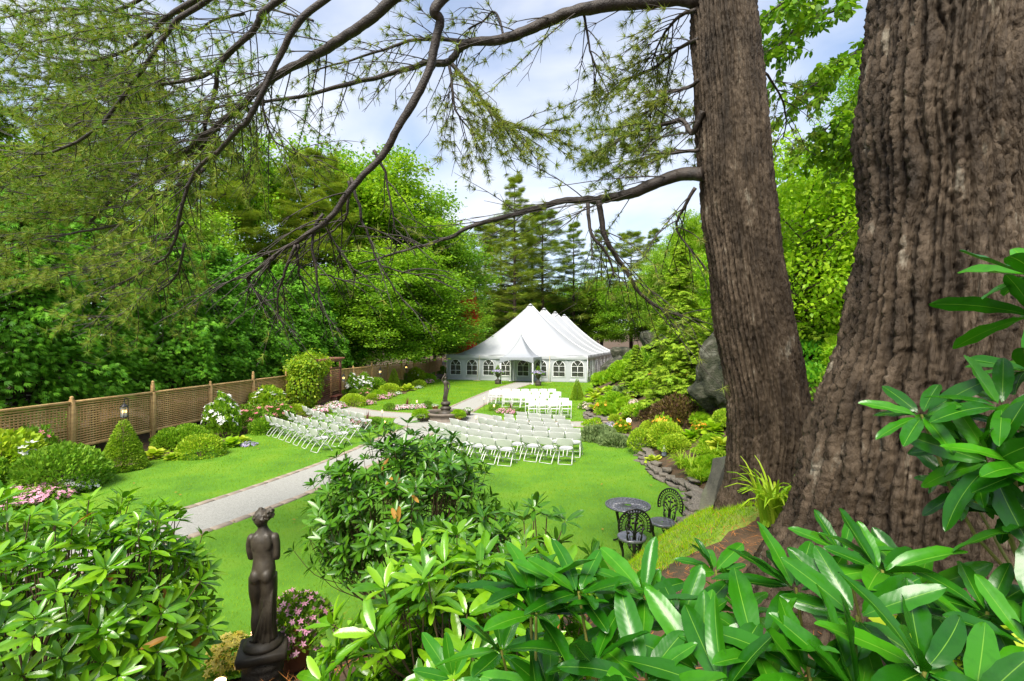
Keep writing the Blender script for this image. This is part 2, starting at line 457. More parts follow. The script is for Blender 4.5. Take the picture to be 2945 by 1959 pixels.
def petal(n, a, b): return leafmat(n, [a, b], 0.5, 0.25, (1, 1, 1))
P_pink = petal('pink_petal', (0.72, 0.22, 0.40), (0.85, 0.45, 0.60))
P_white = petal('white_petal', (0.80, 0.78, 0.76), (0.86, 0.85, 0.84))
P_rose = petal('rose_petal', (0.75, 0.16, 0.24), (0.86, 0.34, 0.38))
P_lav = petal('lavender_petal', (0.32, 0.26, 0.50), (0.46, 0.40, 0.62))
P_orange = petal('orange_petal', (0.80, 0.27, 0.02), (0.88, 0.42, 0.05))
P_yellow = petal('yellow_petal', (0.75, 0.58, 0.05), (0.85, 0.72, 0.2))
P_peach = petal('pale_pink_petal', (0.80, 0.52, 0.50), (0.86, 0.70, 0.66))

# leaf shapes: x across, y along, z normal
def T(v, f): return (np.array(v, float), np.array(f))
T_diamond = T([(0, 0, 0), (0.32, 0.45, 0.05), (0, 1, -0.06), (-0.32, 0.45, 0.05)], [(0, 1, 2, 3)])
T_oval = T([(0, 0, 0), (0.22, 0.22, 0.04), (0.27, 0.6, 0.03), (0, 1, -0.08), (-0.27, 0.6, 0.03), (-0.22, 0.22, 0.04), (0, 0.5, -0.02)], [(0, 1, 6, 5), (1, 2, 3, 6), (5, 6, 3, 4)])
T_needle = T([(-0.5, 0, 0), (0.5, 0, 0), (0, 1, 0)], [(0, 1, 2)])
def fan(nb, spread, w, droop):
    v, f = [], []
    for i in range(nb):
        a = (i / (nb - 1) - 0.5) * 2 * spread; l = 1 - 0.35 * abs(i / (nb - 1) - 0.5) * 2; k = len(v)
        dx, dy = math.sin(a), math.cos(a)
        b0 = 0.12 + 0.42 * (1 - abs(i / (nb - 1) - 0.5) * 2)
        b0 = b0 * 0.5
        for (t, s) in ((0, 0), (0.55, w), (1, 0), (0.55, -w)):
            r = t * l
            v.append((dx * r + dy * s, b0 * (1 - t) * 0 + dy * r - dx * s, -droop * r * r + 0.05 * ((i * 7) % 3 - 1) * t))
        f.append((k, k + 1, k + 2, k + 3))
    return T(v, f)
T_fan7 = fan(7, 1.15, 0.085, 0.25)
T_fan5 = fan(5, 0.9, 0.1, 0.15)
T_cedar = fan(5, 0.60, 0.062, 0.35)
T_tuft = fan(9, 1.5, 0.03, -0.15)
def petals(n=5):
    v = [(0, 0, 0)]; f = []
    for i in range(n):
        a = i * 2 * PI / n
        for (r, da, z) in ((0.5, -0.5, 0.12), (1.0, 0, 0.2), (0.5, 0.5, 0.12)):
            v.append((r * math.cos(a + da), r * math.sin(a + da), z))
        f.append((0, 1 + 3 * i, 2 + 3 * i, 3 + 3 * i))
    return T(v, f)
T_flower = petals()
def biglef(nl=8, wid=0.15, fold=0.05, bend=0.18, tip=1.0, cross=2, twist=0.0, sway=0.0):
    """long leaf with folded midrib, curved along its length"""
    v, f = [], []; m = 2 * cross + 1
    for i in range(nl + 1):
        t = 0.5 - 0.5 * math.cos(PI * i / nl)
        u = abs(2 * t ** 1.12 - 1)
        w = max(wid * max(1 - u ** 2.4, 0) ** 0.66, 0.008 if t < 1 else 0.002)
        if t < 0.05: w = 0.014
        for j in range(m):
            s = (j - cross) / cross; ww = w * (1 + 0.05 * math.sin(t * 23 + s * 2 + bend * 40) * abs(s))
            z = fold * abs(s) * (w / wid) * (1.4 - 0.4 * abs(s)) + 0.014 * math.sin(t * 17 + s * 3 + twist * 9) * abs(s)
            a = twist * t
            v.append((s * ww * math.cos(a) - z * math.sin(a) + sway * t * t, t, s * ww * math.sin(a) + z * math.cos(a) - bend * t * t))
    for i in range(nl):
        for j in range(m - 1):
            a = i * m + j
            f.append((a, a + 1, a + m + 1, a + m))
    return T(v, f)
T_rhodo = biglef(5, 0.145, 0.035, 0.10, cross=1)
T_rhodoN = [biglef(12, 0.145, 0.04, 0.16, twist=0.2), biglef(12, 0.155, 0.05, 0.04, twist=-0.3, sway=0.05), biglef(12, 0.135, 0.03, 0.32, sway=-0.06), biglef(12, 0.13, 0.065, 0.10, twist=0.5, sway=0.08), biglef(12, 0.15, 0.02, 0.22, twist=-0.5), biglef(12, 0.14, 0.055, -0.06, twist=0.1, sway=-0.04)]
T_hosta = biglef(6, 0.30, 0.07, 0.35, cross=1)
T_blade = biglef(6, 0.035, 0.015, 0.0, cross=1)

# ------------------------------------------------------------------ terrain
XE_Y = [-20, 3, 5, 8.5, 11, 13.4, 18, 22, 30, 38, 43, 60, 75, 120, 200]
XE_X = [2.2, 2.4, 2.6, 3.2, 3.95, 3.9, 4.0, 3.5, 4.4, 6.2, 8.2, 13.5, 18.5, 32, 50]
BANK_S = [-30, -8, -4, -2.1, -1.3, -0.55, 0, 1, 2, 3]
BANK_Z = [2.1, 1.9, 1.72, 1.5, 1.2, 0.75, 0.42, 0.2, 0.05, 0]
HILL_R = [0, 0.3, 1, 2.4, 4, 6, 8.5, 12, 20, 60]
HILL_Z = [0, 0.22, 0.5, 1.3, 2.2, 3.4, 6.8, 11.5, 16, 24]
def xe(y): return np.interp(y, XE_Y, XE_X)
def zt(x, y):
    x = np.asarray(x, float); y = np.asarray(y, float)
    s = (y - 4.3) - 0.45 * (np.clip(x, -9, 7) + 2.2)
    bank = np.interp(s, BANK_S, BANK_Z)
    r = x - xe(y)
    hill = np.interp(r, HILL_R, HILL_Z) * np.interp(y, [0, 7, 12, 55, 90], [0.35, 0.7, 1, 1, 0.35])
    far = np.interp(y, [60, 95, 200, 600], [0, 1.5, 6, 10]) * np.interp(x, [-30, 5, 40], [1, 0.6, 1])
    bumps = 0.05 * (fbm(x * 0.7, y * 0.7, seed=5, oct=3) - 0.5) * np.clip(r * 2 + 0.2, 0.0, 6)
    q = np.clip((x - 0.4) / 1.7, 0, 1) * np.clip((6.6 - y) / 1.6, 0, 1)
    knoll = 0.62 * q * q * (3 - 2 * q)
    return bank + hill + far + bumps + knoll
def Z(x, y): return float(zt(np.array([x]), np.array([y]))[0])
def ground(x, y): return np.array([x, y, Z(x, y)])

g = G()
xs = np.unique(np.concatenate([np.linspace(-700, -40, 14), np.linspace(-40, -14, 16), np.linspace(-14, 16, 110), np.linspace(16, 60, 30), np.linspace(60, 700, 14)]))
ys = np.unique(np.concatenate([np.linspace(-60, -3, 8), np.linspace(-3, 14, 85), np.linspace(14, 50, 72), np.linspace(50, 120, 30), np.linspace(120, 900, 12)]))
gx, gy = np.meshgrid(xs, ys)
g.grid(np.stack([gx, gy, zt(gx, gy) - 0.03], -1))
struct('ground', g, M_soil)

# lawn sheet between the beds
XL_Y = [-4, 2, 5, 8, 10.7, 13.4, 15.4, 18, 22, 26.6, 31, 36, 45, 51, 60]
XL_X = [-12.5, -12, -11.4, -10.8, -10.6, -11.2, -10.4, -10.2, -9.6, -8.9, -7.8, -7.4, -7.5, -7.8, -8]
def xl(y): return np.interp(y, XL_Y, XL_X) + 0.12 * np.sin(np.asarray(y) * 1.9) + 0.08 * np.sin(np.asarray(y) * 4.3)
def xr(y): return np.minimum(xe(y) - 0.02 + 0.1 * np.sin(np.asarray(y) * 1.3), np.interp(y, [1, 3.5, 4.7, 4.95, 5.2, 6.0, 7.2, 8.5, 9.0, 9.6], [-9.5, -5.2, -2.3, -0.8, 1.8, 2.6, 3.0, 3.3, 4, 90]))
def lawnpt(t, y): return xl(y) + t * (xr(y) - xl(y))
yy = np.concatenate([np.linspace(1.0, 12, 60), np.linspace(12.2, 48, 120)])
tt = np.linspace(0, 1, 60)
gy, gt = np.meshgrid(yy, tt, indexing='ij')
gx = lawnpt(gt, gy)
g = G(); g.grid(np.stack([gx, gy, zt(gx, gy) + 0.004], -1)); struct('lawn', g, M_lawn)

# gravel paths
def strip(P, w, z, m=60):
    P = spline(np.array([(a, b, 0) for a, b in P]), m)
    t = nrm(np.gradient(P, axis=0)); n = np.stack([-t[:, 1], t[:, 0], 0 * t[:, 0]], 1)
    k = np.linspace(-0.5, 0.5, 7)
    V = P[:, None, :] + n[:, None, :] * (k[None, :, None] * w)
    V[..., 2] = zt(V[..., 0], V[..., 1]) + z
    return V, P, n
FOUNT = np.array([-3.06, 22.3, 0])
PATH1 = [(-12.5, 1.5), (-10.2, 4.2), (-7.9, 6.9), (-6.45, 9.2), (-5.35, 12), (-4.55, 15), (-4.05, 18), (-3.4, 21.2), (-2.95, 24.0), (-2.35, 28), (-1.55, 32.5), (-0.55, 37.5), (0.9, 42.6), (1.3, 44.2)]
CROSS_R = [(-3.06, 22.0), (-1, 21.3), (1.5, 21.0), (4.4, 20.9)]
CROSS_L = [(-3.06, 22.8), (-5.6, 23.6), (-7.6, 24.6), (-10.8, 27.4)]
path_o = None
g = G()
V1, C1, N1 = strip(PATH1, 1.45, 0.018, 140); g.grid(V1)
path_o = struct('path', g, M_grav)
g = G(); VR, CR, NR = strip(CROSS_R, 1.1, 0.013, 40); g.grid(VR); cr_o = struct('cross_path', g, M_grav)
g = G(); VL, CL_, NL = strip(CROSS_L, 1.3, 0.013, 40); g.grid(VL); cl_o = struct('side_path', g, M_grav)
g = G(); a = np.linspace(0, 2 * PI, 49)
rr = np.linspace(0.3, 2.35, 6)
g.grid(np.stack([FOUNT[0] + rr[:, None] * np.cos(a), FOUNT[1] + rr[:, None] * np.sin(a), np.full((6, 49), 0.023)], -1))
struct('fountain_terrace', g, M_grav)

# edging stones, each a piece of its own
ed = []
for k in range(4):
    gg = G(); gg.box((0, 0, 0), (0.17, 0.36, 0.10), None, 0.012); v = gg.v[0]
    v += rng.normal(scale=0.005, size=v.shape); ed.append(gg.mesh('edging_paver', M_paver, False))
def edging(owner, C, N, w, step=0.375, lo=0.0):
    L = np.concatenate([[0], np.cumsum(np.linalg.norm(np.diff(C, axis=0), axis=1))])
    for side in (-1, 1):
        s = 0.1
        while s < L[-1] - 0.2:
            c = np.array([np.interp(s, L, C[:, i]) for i in range(2)]); n = np.array([np.interp(s, L, N[:, i]) for i in range(2)])
            p = c + side * n * (w / 2 + 0.08)
            s += step
            if np.hypot(p[0] - FOUNT[0], p[1] - FOUNT[1]) < 2.45 or p[1] < lo: continue
            if owner is not path_o and abs(np.min(np.hypot(C1[:, 0] - p[0], C1[:, 1] - p[1]))) < 0.95: continue
            if owner is path_o and any(np.min(np.hypot(q[:, 0] - p[0], q[:, 1] - p[1])) < 0.7 for q in (CR, CL_)): continue
            link('edging_paver', random.choice(ed), owner, (p[0], p[1], Z(p[0], p[1]) - 0.018 + random.uniform(-0.006, 0.006)), (random.gauss(0, 0.01), random.gauss(0, 0.012), math.atan2(n[1], n[0]) + random.gauss(0, 0.02)))
edging(path_o, C1, N1, 1.45, lo=6)
edging(cr_o, CR, NR, 1.1); edging(cl_o, CL_, NL, 1.3)

def onpath(x, y, m=0.0):
    x = np.asarray(x)[:, None]; y = np.asarray(y)[:, None]
    d = np.minimum(np.hypot(x - C1[None, :, 0], y - C1[None, :, 1]).min(1) - 0.9, np.hypot(x - CR[None, :, 0], y - CR[None, :, 1]).min(1) - 0.7)
    d = np.minimum(d, np.hypot(x - CL_[None, :, 0], y - CL_[None, :, 1]).min(1) - 0.8)
    d = np.minimum(d, np.hypot(x[:, 0] - FOUNT[0], y[:, 0] - FOUNT[1]) - 2.4)
    return d < m

# ------------------------------------------------------------------ tent
TA = math.radians(17)
TC = np.array([0.2, 45.5, 0.0])
TU = np.array([math.cos(TA), -math.sin(TA), 0]); TV = np.array([math.sin(TA), math.cos(TA), 0])
TW, TL, TE, TP = 6.9, 31.0, 2.45, 7.75
PK = [6.0, 12.3, 18.6, 25.0]
tent = thing('marquee_tent', 'large white peaked marquee tent with arched windows at the end of the path', 'tent', TC, -TA)
def roofz(u, v):
    a = np.abs(u) / TW
    e = np.clip(np.maximum((PK[0] - v) / PK[0], (v - PK[-1]) / (TL - PK[-1])), 0, 1)
    m = (a ** 6 + e ** 6) ** (1 / 6.0)
    m = np.clip(m, 0, 1)
    dv = np.min(np.abs(v[..., None] - np.array(PK)), -1); dv = np.where((v > PK[0]) & (v < PK[-1]), dv, 0) / 3.15
    peak = 1 - 0.26 * np.clip(dv * 1.5, 0, 1) ** 0.75 * (1 - a) ** 0.5
    return TE + (TP - TE) * ((1 - m) ** 1.38) * peak
u = TW * np.sin(np.linspace(-PI / 2, PI / 2, 61)) * 0.35 + TW * np.linspace(-1, 1, 61) * 0.65
v = np.unique(np.concatenate([np.linspace(0, TL, 90), PK]))
gv, gu = np.meshgrid(v, u, indexing='ij')
zz = roofz(gu, gv)
zz = zz + 0.05 * (fbm(gu * 0.6, gv * 0.6, seed=3) - 0.5) * (zz < 7.3)
g = G(); g.grid(np.stack([gu, gv, zz], -1)); obj('roof', g, M_canvas, tent)
# seams on the roof
for pv in PK:
    for sgn in (-1, 1):
        uu = sgn * np.linspace(0.05, TW, 30); vv = np.full(30, pv)
        g = G(); g.tube(np.stack([uu, vv, roofz(uu, vv) + 0.03], 1), 0.035, 5); obj('roof_seam', g, M_mull, tent)
for pv in PK:
    g = G(); g.lathe([(0.26, 0), (0.16, 0.1), (0.05, 0.17)], 10, (0, pv, TP - 0.14)); obj('peak_cap', g, M_canvas, tent)
def edge_pts():
    return [((-TW, 0), (TW, 0)), ((TW, 0), (TW, TL)), ((TW, TL), (-TW, TL)), ((-TW, TL), (-TW, 0))]
for (a0, b0) in edge_pts():
    L = math.dist(a0, b0); n = int(L / 0.12)
    t = np.linspace(0, 1, n)
    x = a0[0] + (b0[0] - a0[0]) * t; y = a0[1] + (b0[1] - a0[1]) * t
    ox = (b0[1] - a0[1]) / L; oy = -(b0[0] - a0[0]) / L
    bulge = 0.05 + 0.03 * np.sin(t * L * 2.3) + 0.02 * np.sin(t * L * 5.1)
    sc = 0.05 * np.abs(np.sin(t * L / 3.45 * PI))
    rows = [(TE + 0.03 - sc * 1.2, 0.0), (TE - 0.10 - sc, 1.0), (TE - 0.24 - sc, 1.2), (TE - 0.36 - 0.6 * sc, 0.8)]
    V = np.stack([np.stack([x + ox * (bulge * k + 0.02), y + oy * (bulge * k + 0.02), np.full(n, 1.0) * z0], 1) for z0, k in rows])
    g = G(); g.grid(V); obj('valance', g, M_canvas, tent)

# wall modules with arched windows
def arch(w, h, n=10):
    r = w / 2; a = np.linspace(0, PI, n)
    return np.array([(-r, 0)] + [(-r * math.cos(t), h - r + r * math.sin(t)) for t in a] + [(r, 0)])
def wall_module(width, height, z0, ww, wh, wz, seed):
    """local: x along wall, y = outward 0, z up"""
    A = arch(ww, wh); A[:, 1] += wz
    r = np.random.default_rng(seed)
    O = []
    for (x, z) in A:
        dx, dz = x / (ww / 2), (z - wz - wh / 2) / (wh / 2)
        k = max(abs(dx), abs(dz))
        O.append((dx / k * width / 2, z0 + height / 2 + dz / k * height / 2))
    O = np.array(O)
    A = np.vstack([A, A[:1]]); O = np.vstack([O, O[:1]])
    O[0] = O[-1] = (-width / 2, z0)
    O[len(O) - 2] = (width / 2, z0)
    rows = []
    for k in np.linspace(0, 1, 7):
        P = A * (1 - k) + O * k
        wv = 0.035 * math.sin(PI * min(k, 0.85)) * np.sin(P[:, 0] * 9 + P[:, 1] * 5 + seed) + 0.02 * np.sin(P[:, 1] * 13 + seed * 2) * (0 < k < 1)
        rows.append(np.stack([P[:, 0], wv, P[:, 1]], 1))
    gg = G(); gg.grid(np.array(rows))
    # strip that closes the bottom
    return gg, A
def window_parts(parent, ww, wh, wz, M):
    """M: 4x4 placing local window into the tent's coordinates"""
    A = arch(ww, wh); A[:, 1] += wz
    def tr(p): return (M @ np.append(p, 1.0))[:3]
    fr = G(); P = np.array([tr((x, -0.02, z)) for x, z in np.vstack([A, A[:1]])]); fr.tube(P, 0.028, 5, False)
    w = obj('window', fr, M_mull, parent)
    gp = G(); c = np.array([tr((0, 0.03, wz + wh / 2))]); Q = np.array([tr((x, 0.03, z)) for x, z in A]); n = len(Q)
    gp.add(np.vstack([Q, c]), np.stack([np.arange(n), (np.arange(n) + 1) % n, np.full(n, n)], 1)); obj('pane', gp, M_vinyl, w, smooth=False)
    r = ww / 2; hz = wz + wh - r
    bars = [((0, wz), (0, hz)), ((-r, hz), (r, hz)), ((-r, wz + (hz - wz) * 0.45), (r, wz + (hz - wz) * 0.45)), ((0, hz), (-r * 0.62, hz + r * 0.78)), ((0, hz), (r * 0.62, hz + r * 0.78))]
    for (p, q) in bars:
        b = G(); b.tube([tr((p[0], -0.015, p[1])), tr((q[0], -0.015, q[1]))], 0.02, 4); obj('mullion', b, M_mull, w)
def place(o2, ang):
    c, s = math.cos(ang), math.sin(ang)
    return np.array([[c, -s, 0, o2[0]], [s, c, 0, o2[1]], [0, 0, 1, 0], [0, 0, 0, 1.0]])
def wall_run(p0, ang, nmod, width, skip=()):
    for i in range(nmod):
        M = place((p0[0] + math.cos(ang) * width * (i + 0.5), p0[1] + math.sin(ang) * width * (i + 0.5)), ang)
        if i in skip: continue
        gg, A = wall_module(width, TE - 0.30, 0.02, 1.1, 1.5, 0.5, i * 3 + int((ang + 4) * 7))
        V = gg.v[0]; gg.v[0] = (np.hstack([V, np.ones((len(V), 1))]) @ M.T)[:, :3]
        obj('wall_panel', gg, M_canvas, tent)
        # closed band under the window
        window_parts(tent, 1.1, 1.5, 0.5, M)
wall_run((-TW + 0.05, 0.06), 0.0, 8, (2 * TW - 0.1) / 8)
wall_run((TW - 0.06, 0.05), PI / 2, 17, (TL - 0.1) / 17)
wall_run((-TW + 0.06, TL - 0.05), -PI / 2, 17, (TL - 0.1) / 17)
g = G(); g.box((0, TL - 0.06, TE / 2), (2 * TW - 0.2, 0.02, TE - 0.1)); obj('wall_panel', g, M_canvas, tent)
for (a0, b0) in edge_pts():
    L = math.dist(a0, b0); n = int(round(L / 3.45))
    for i in range(n):
        x = a0[0] + (b0[0] - a0[0]) * i / n; y = a0[1] + (b0[1] - a0[1]) * i / n
        ox = (b0[1] - a0[1]) / L; oy = -(b0[0] - a0[0]) / L
        gp = G(); gp.tube([(x, y, 0), (x, y, TE - 0.05)], 0.03, 6); obj('side_pole', gp, M_mull, tent)
        if a0[0] == TW and b0[0] == TW: continue
        if abs(y) < 0.1 and -1 < x < 3: continue
        gs = G(); e = np.array([x + ox * 0.75, y + oy * 0.75, 0.02]); s0 = np.array([x + ox * 0.06, y + oy * 0.06, TE - 0.05])
        gs.tube([s0, e], 0.018, 5); obj('guy_strap', gs, M_rope, tent)
        gk = G(); gk.bar(e - np.array([0.35, 0, 0]), e + np.array([0.35, 0, 0]), 0.05, 0.05); obj('base_plate', gk, M_rope, tent)
# dark floor inside
g = G(); g.box((0, TL / 2, 0.04), (2 * TW - 0.3, TL - 0.4, 0.02)); obj('floor_mat', g, surf('tent_floor', [(0.05, 0.045, 0.04)]), tent)

# entrance canopy
CO = TC + TU * 1.15 - TV * 1.62
can = thing('entrance_canopy', 'small white high-peaked canopy over the path in front of the marquee', 'canopy', CO, -TA)
H = 1.52; m = 25
uu, vv = np.meshgrid(np.linspace(-H, H, m), np.linspace(-H, H, m))
q = np.maximum(np.abs(uu), np.abs(vv)) / H
zc = 2.32 + 2.05 * (1 - q) ** 1.75
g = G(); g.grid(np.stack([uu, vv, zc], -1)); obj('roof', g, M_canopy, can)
g = G(); g.lathe([(0.05, 0), (0.03, 0.1), (0.012, 0.2), (0.008, 0.5)], 8, (0, 0, 4.32)); obj('finial', g, M_mull, can)
for k in range(4):
    R = rotz(k * PI / 2); t = np.linspace(-1, 1, 25)
    low = 2.32 - 0.22 - 0.30 * np.abs(t) ** 2.2
    top = np.full(25, 2.33)
    V = np.stack([np.stack([t * H, np.full(25, -H - 0.012), top], 1), np.stack([t * H, np.full(25, -H - 0.03), (top + low) / 2], 1), np.stack([t * H, np.full(25, -H - 0.012), low], 1)])
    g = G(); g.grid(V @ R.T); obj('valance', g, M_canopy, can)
    p = R @ np.array([H - 0.06, -H + 0.06, 0])
    g = G(); g.box((p[0], p[1], 1.15), (0.11, 0.11, 2.3), None, 0.01); obj('leg', g, M_mull, can)
    g = G(); g.box((p[0], p[1], 0.03), (0.26, 0.26, 0.03)); obj('foot_plate', g, M_mull, can)

# ------------------------------------------------------------------ lattice fence
slat_cache = {}
def fence(A, B, n, label, height=1.79, backing=True):
    A, B = np.array([*A, 0.0]), np.array([*B, 0.0]); L = np.linalg.norm(B - A); ang = math.atan2(B[1] - A[1], B[0] - A[0])
    t = thing('lattice_fence', label, 'fence', A, ang)
    w = L / n
    k = round(w, 3)
    if k not in slat_cache:
        a = G(); a.box((0, 0, 0), (w - 0.16, 0.016, 0.042), None, 0.004)
        b = G(); b.box((0, 0, 0), (w - 0.13, 0.11, 0.07), None, 0.01)
        c = G(); c.box((0, 0, 0), (w - 0.15, 0.05, 0.10), None, 0.008)
        p = G(); p.box((0, 0, 0.9), (0.13, 0.12, 1.8), None, 0.012)
        s = G(); s.box((0, 0, 1.09), (0.05, 0.03, 1.2), None, 0.004)
        tall = G(); tall.box((0, 0, 0), (0.10, 0.10, 0.26), None, 0.01); tall.lathe([(0.055, 0.13), (0.06, 0.16), (0.035, 0.18), (0.05, 0.21), (0.05, 0.24), (0.02, 0.28)], 10)
        lb = G()
        for x in np.arange(-w / 2 + 0.1, w / 2 - 0.08, 0.10): lb.box((x, 0.03, 1.08), (0.03, 0.012, 1.16))
        slat_cache[k] = [q.mesh(nm, M_wood, False) for q, nm in ((a, 'slat'), (b, 'cap_rail'), (c, 'bottom_rail'), (p, 'post'), (s, 'stile'), (tall, 'post_finial'), (lb, 'lattice_upright'))]
    sl, cp, br, po, st, fi, lb = slat_cache[k]
    for i in range(n + 1):
        q = link('post', po, t, (i * w, 0, 0))
        if i % 2 == 0 or i == n: link('post_finial', fi, q, (0, 0, height + 0.13))
        else: link('post_finial', fi, q, (0, 0, height - 0.02), None, (1, 1, 0.7))
    for i in range(n):
        c = (i + 0.5) * w
        link('cap_rail', cp, t, (c, 0, height)); link('bottom_rail', br, t, (c, 0, 0.47))
        for s in (-1, 1): link('stile', st, t, (c + s * (w / 2 - 0.09), -0.015, 0))
        tag(link('lattice_upright', lb, t, (c, 0, 0)), kind='stuff')
        for j in range(17): link('slat', sl, t, (c, random.gauss(0, 0.001), 0.565 + j * 0.0715), (0, random.gauss(0, 0.0012), 0))
    return t
fence((-13.45, 5.4), (-11.95, 25.6), 7, 'brown lattice fence running in front of the tall cedars up to the vine-covered arbour')
fence((-11.6, 31.0), (-9.2, 45.2), 5, 'brown lattice fence beyond the arbour, behind the white phlox and the small cone spruce')
fence((-9.15, 45.6), (-8.3, 57), 4, 'brown lattice fence behind the rear corner of the marquee')

# ------------------------------------------------------------------ folding chairs
def make_chair():
    t = thing('folding_chair', 'x', 'chair')
    # seat plate
    nu = 20; a = np.arange(nu) * 2 * PI / nu
    def ring(sx, sy, z, p=3.2):
        c, s = np.cos(a), np.sin(a); k = (np.abs(c) ** p + np.abs(s) ** p) ** (-1 / p)
        x, y = sx * c * k, sy * s * k
        return np.stack([x, y, z + 0.06 * y + 0 * x], 1)
    g = G(); g.rings(np.array([ring(0.185, 0.18, 0.418), ring(0.2, 0.195, 0.425), ring(0.2, 0.195, 0.44), ring(0.185, 0.18, 0.45), ring(0.1, 0.1, 0.444), ring(0.02, 0.02, 0.442)]))
    obj('seat', g, M_white, t)
    # curved back panel with rounded corners
    xs_ = np.linspace(-1, 1, 11); zs = np.linspace(0, 1, 6)
    gx_, gz_ = np.meshgrid(xs_, zs)
    edge = 1 - 0.10 * (np.abs(gz_ - 0.5) * 2) ** 4
    X = 0.225 * gx_ * edge; Zc = 0.565 + 0.215 * gz_ * (1 - 0.04 * gx_ ** 4)
    Y = -0.235 - 0.30 * (Zc - 0.565) - 0.035 * (1 - gx_ ** 2)
    Vf = np.stack([X, Y, Zc], -1); Vb = Vf + np.array([0, -0.018, -0.004])
    g = G(); g.grid(Vf); g.grid(Vb[:, ::-1])
    rim = lambda V: np.vstack([V[0], V[1:, -1], V[-1, ::-1][1:], V[::-1, 0][1:-1]])
    r1, r2 = rim(Vf), rim(Vb); n = len(r1); k = np.arange(n)
    g.add(np.vstack([r1, r2]), np.stack([k, (k + 1) % n, (k + 1) % n + n, k + n], 1))
    obj('backrest', g, M_white, t)
    for s in (-1, 1):
        g = G(); g.tube(spline([(s * 0.222, -0.305, 0.775), (s * 0.226, -0.22, 0.56), (s * 0.215, -0.06, 0.43), (s * 0.215, 0.1, 0.22), (s * 0.225, 0.235, 0.012)], 9), 0.0135, 6); obj('front_leg', g, M_whitemetal, t)
        g = G(); g.tube(spline([(s * 0.19, 0.12, 0.43), (s * 0.193, -0.02, 0.31), (s * 0.197, -0.17, 0.15), (s * 0.2, -0.26, 0.012)], 8), 0.013, 6); obj('rear_leg', g, M_whitemetal, t)
        g = G(); g.box((s * 0.225, 0.235, 0.012), (0.032, 0.035, 0.024), None, 0.004); obj('foot_cap', g, M_whitemetal, t)
    g = G(); g.tube([(-0.22, 0.14, 0.16), (0.22, 0.14, 0.16)], 0.010, 5); obj('crossbar', g, M_whitemetal, t)
    g = G(); g.tube([(-0.2, -0.26, 0.016), (0.2, -0.26, 0.016)], 0.011, 5); obj('crossbar', g, M_whitemetal, t)
    return t
chair0 = make_chair(); CH = {'used': False}
KIDS[chair0.name] = list(chair0.children)
def chair(x, y, ang, label, group):
    """ang: heading of the sitter, 0 = +Y, positive to the right (+X)"""
    o = chair0 if not CH['used'] else copytree(chair0)
    CH['used'] = True
    o.location = (x, y, Z(x, y) + 0.004); o.rotation_euler = (0, 0, -ang + random.gauss(0, 0.06))
    o['label'] = label; o['group'] = group
    return o
def row(pts, org, sc, flip, label, group, a0=None, a1=None):
    W = np.array([PG(org[0] + px * sc, org[1] + py * sc, 0.78)[:2] for px, py in pts])
    # smooth the row a little
    t = np.arange(len(W)); deg = 2 if len(W) > 4 else 1
    cx, cy = np.polyfit(t, W[:, 0], deg), np.polyfit(t, W[:, 1], deg)
    W = 0.6 * np.stack([np.polyval(cx, t), np.polyval(cy, t)], 1) + 0.4 * W
    tx, ty = np.polyval(np.polyder(cx), t), np.polyval(np.polyder(cy), t)
    for i in range(len(W)):
        h = math.atan2(-ty[i], tx[i]) + (PI if flip else 0)
        if a0 is not None: h = math.radians(a0 + (a1 - a0) * i / max(1, len(W) - 1)) * 0.6 + 0.4 * (h if not flip else math.radians((a0 + a1) / 2))
        off = 0.28
        chair(W[i, 0] + math.sin(h) * off, W[i, 1] + math.cos(h) * off, h, label, group)
S2 = 520 / 2357.; O2 = (1200, 1090)
NEAR = [
 [(255, 640), (420, 680), (570, 712), (740, 738), (920, 765), (1130, 785)],
 [(205, 545), (325, 572), (450, 595), (580, 620), (730, 648), (880, 675), (1050, 695), (1260, 722), (1480, 745), (1690, 763), (1910, 768)],
 [(475, 520), (605, 542), (740, 567), (880, 592), (1040, 620), (1210, 645), (1405, 665), (1600, 680), (1805, 690), (2035, 695)],
 [(840, 502), (970, 524), (1110, 550), (1250, 573), (1415, 595), (1610, 618), (1815, 630), (2035, 638)],
 [(1055, 478), (1195, 508), (1360, 527), (1545, 550), (1745, 567), (1925, 588)],
 [(1200, 458), (1350, 477), (1545, 498), (1720, 518), (1915, 528)],
 [(1360, 430), (1510, 443), (1675, 460), (1845, 475)]]
names = ['rearmost, shortest', 'second', 'third', 'fourth', 'fifth', 'sixth', 'foremost']
for i, r in enumerate(NEAR):
    row(r, O2, S2, False, 'white folding chair, %s row of the large block facing the cross path' % names[i], 'chairs of the large block', 36, 17)
FAR = [
 [(1030, 130), (1165, 130), (1295, 132), (1410, 131), (1520, 130), (1640, 130), (1760, 130)],
 [(980, 152), (1092, 152), (1203, 154), (1313, 157), (1425, 160), (1537, 163), (1650, 165), (1835, 166)],
 [(1170, 200), (1300, 201), (1410, 202), (1530, 203), (1660, 202), (1790, 200)],
 [(1475, 252), (1615, 251), (1765, 250), (1915, 249)],
 [(1520, 285), (1663, 284), (1807, 285), (1950, 285)]]
names = ['row closest to the marquee', 'second row from the marquee', 'middle row', 'second row from the cross path', 'row along the cross path']
for i, r in enumerate(FAR):
    row(r, O2, S2, True, 'white folding chair in the block by the marquee, %s' % names[i], 'chairs of the block by the marquee', 186, 190)
S3 = 600 / 2357.; O3 = (700, 1020)
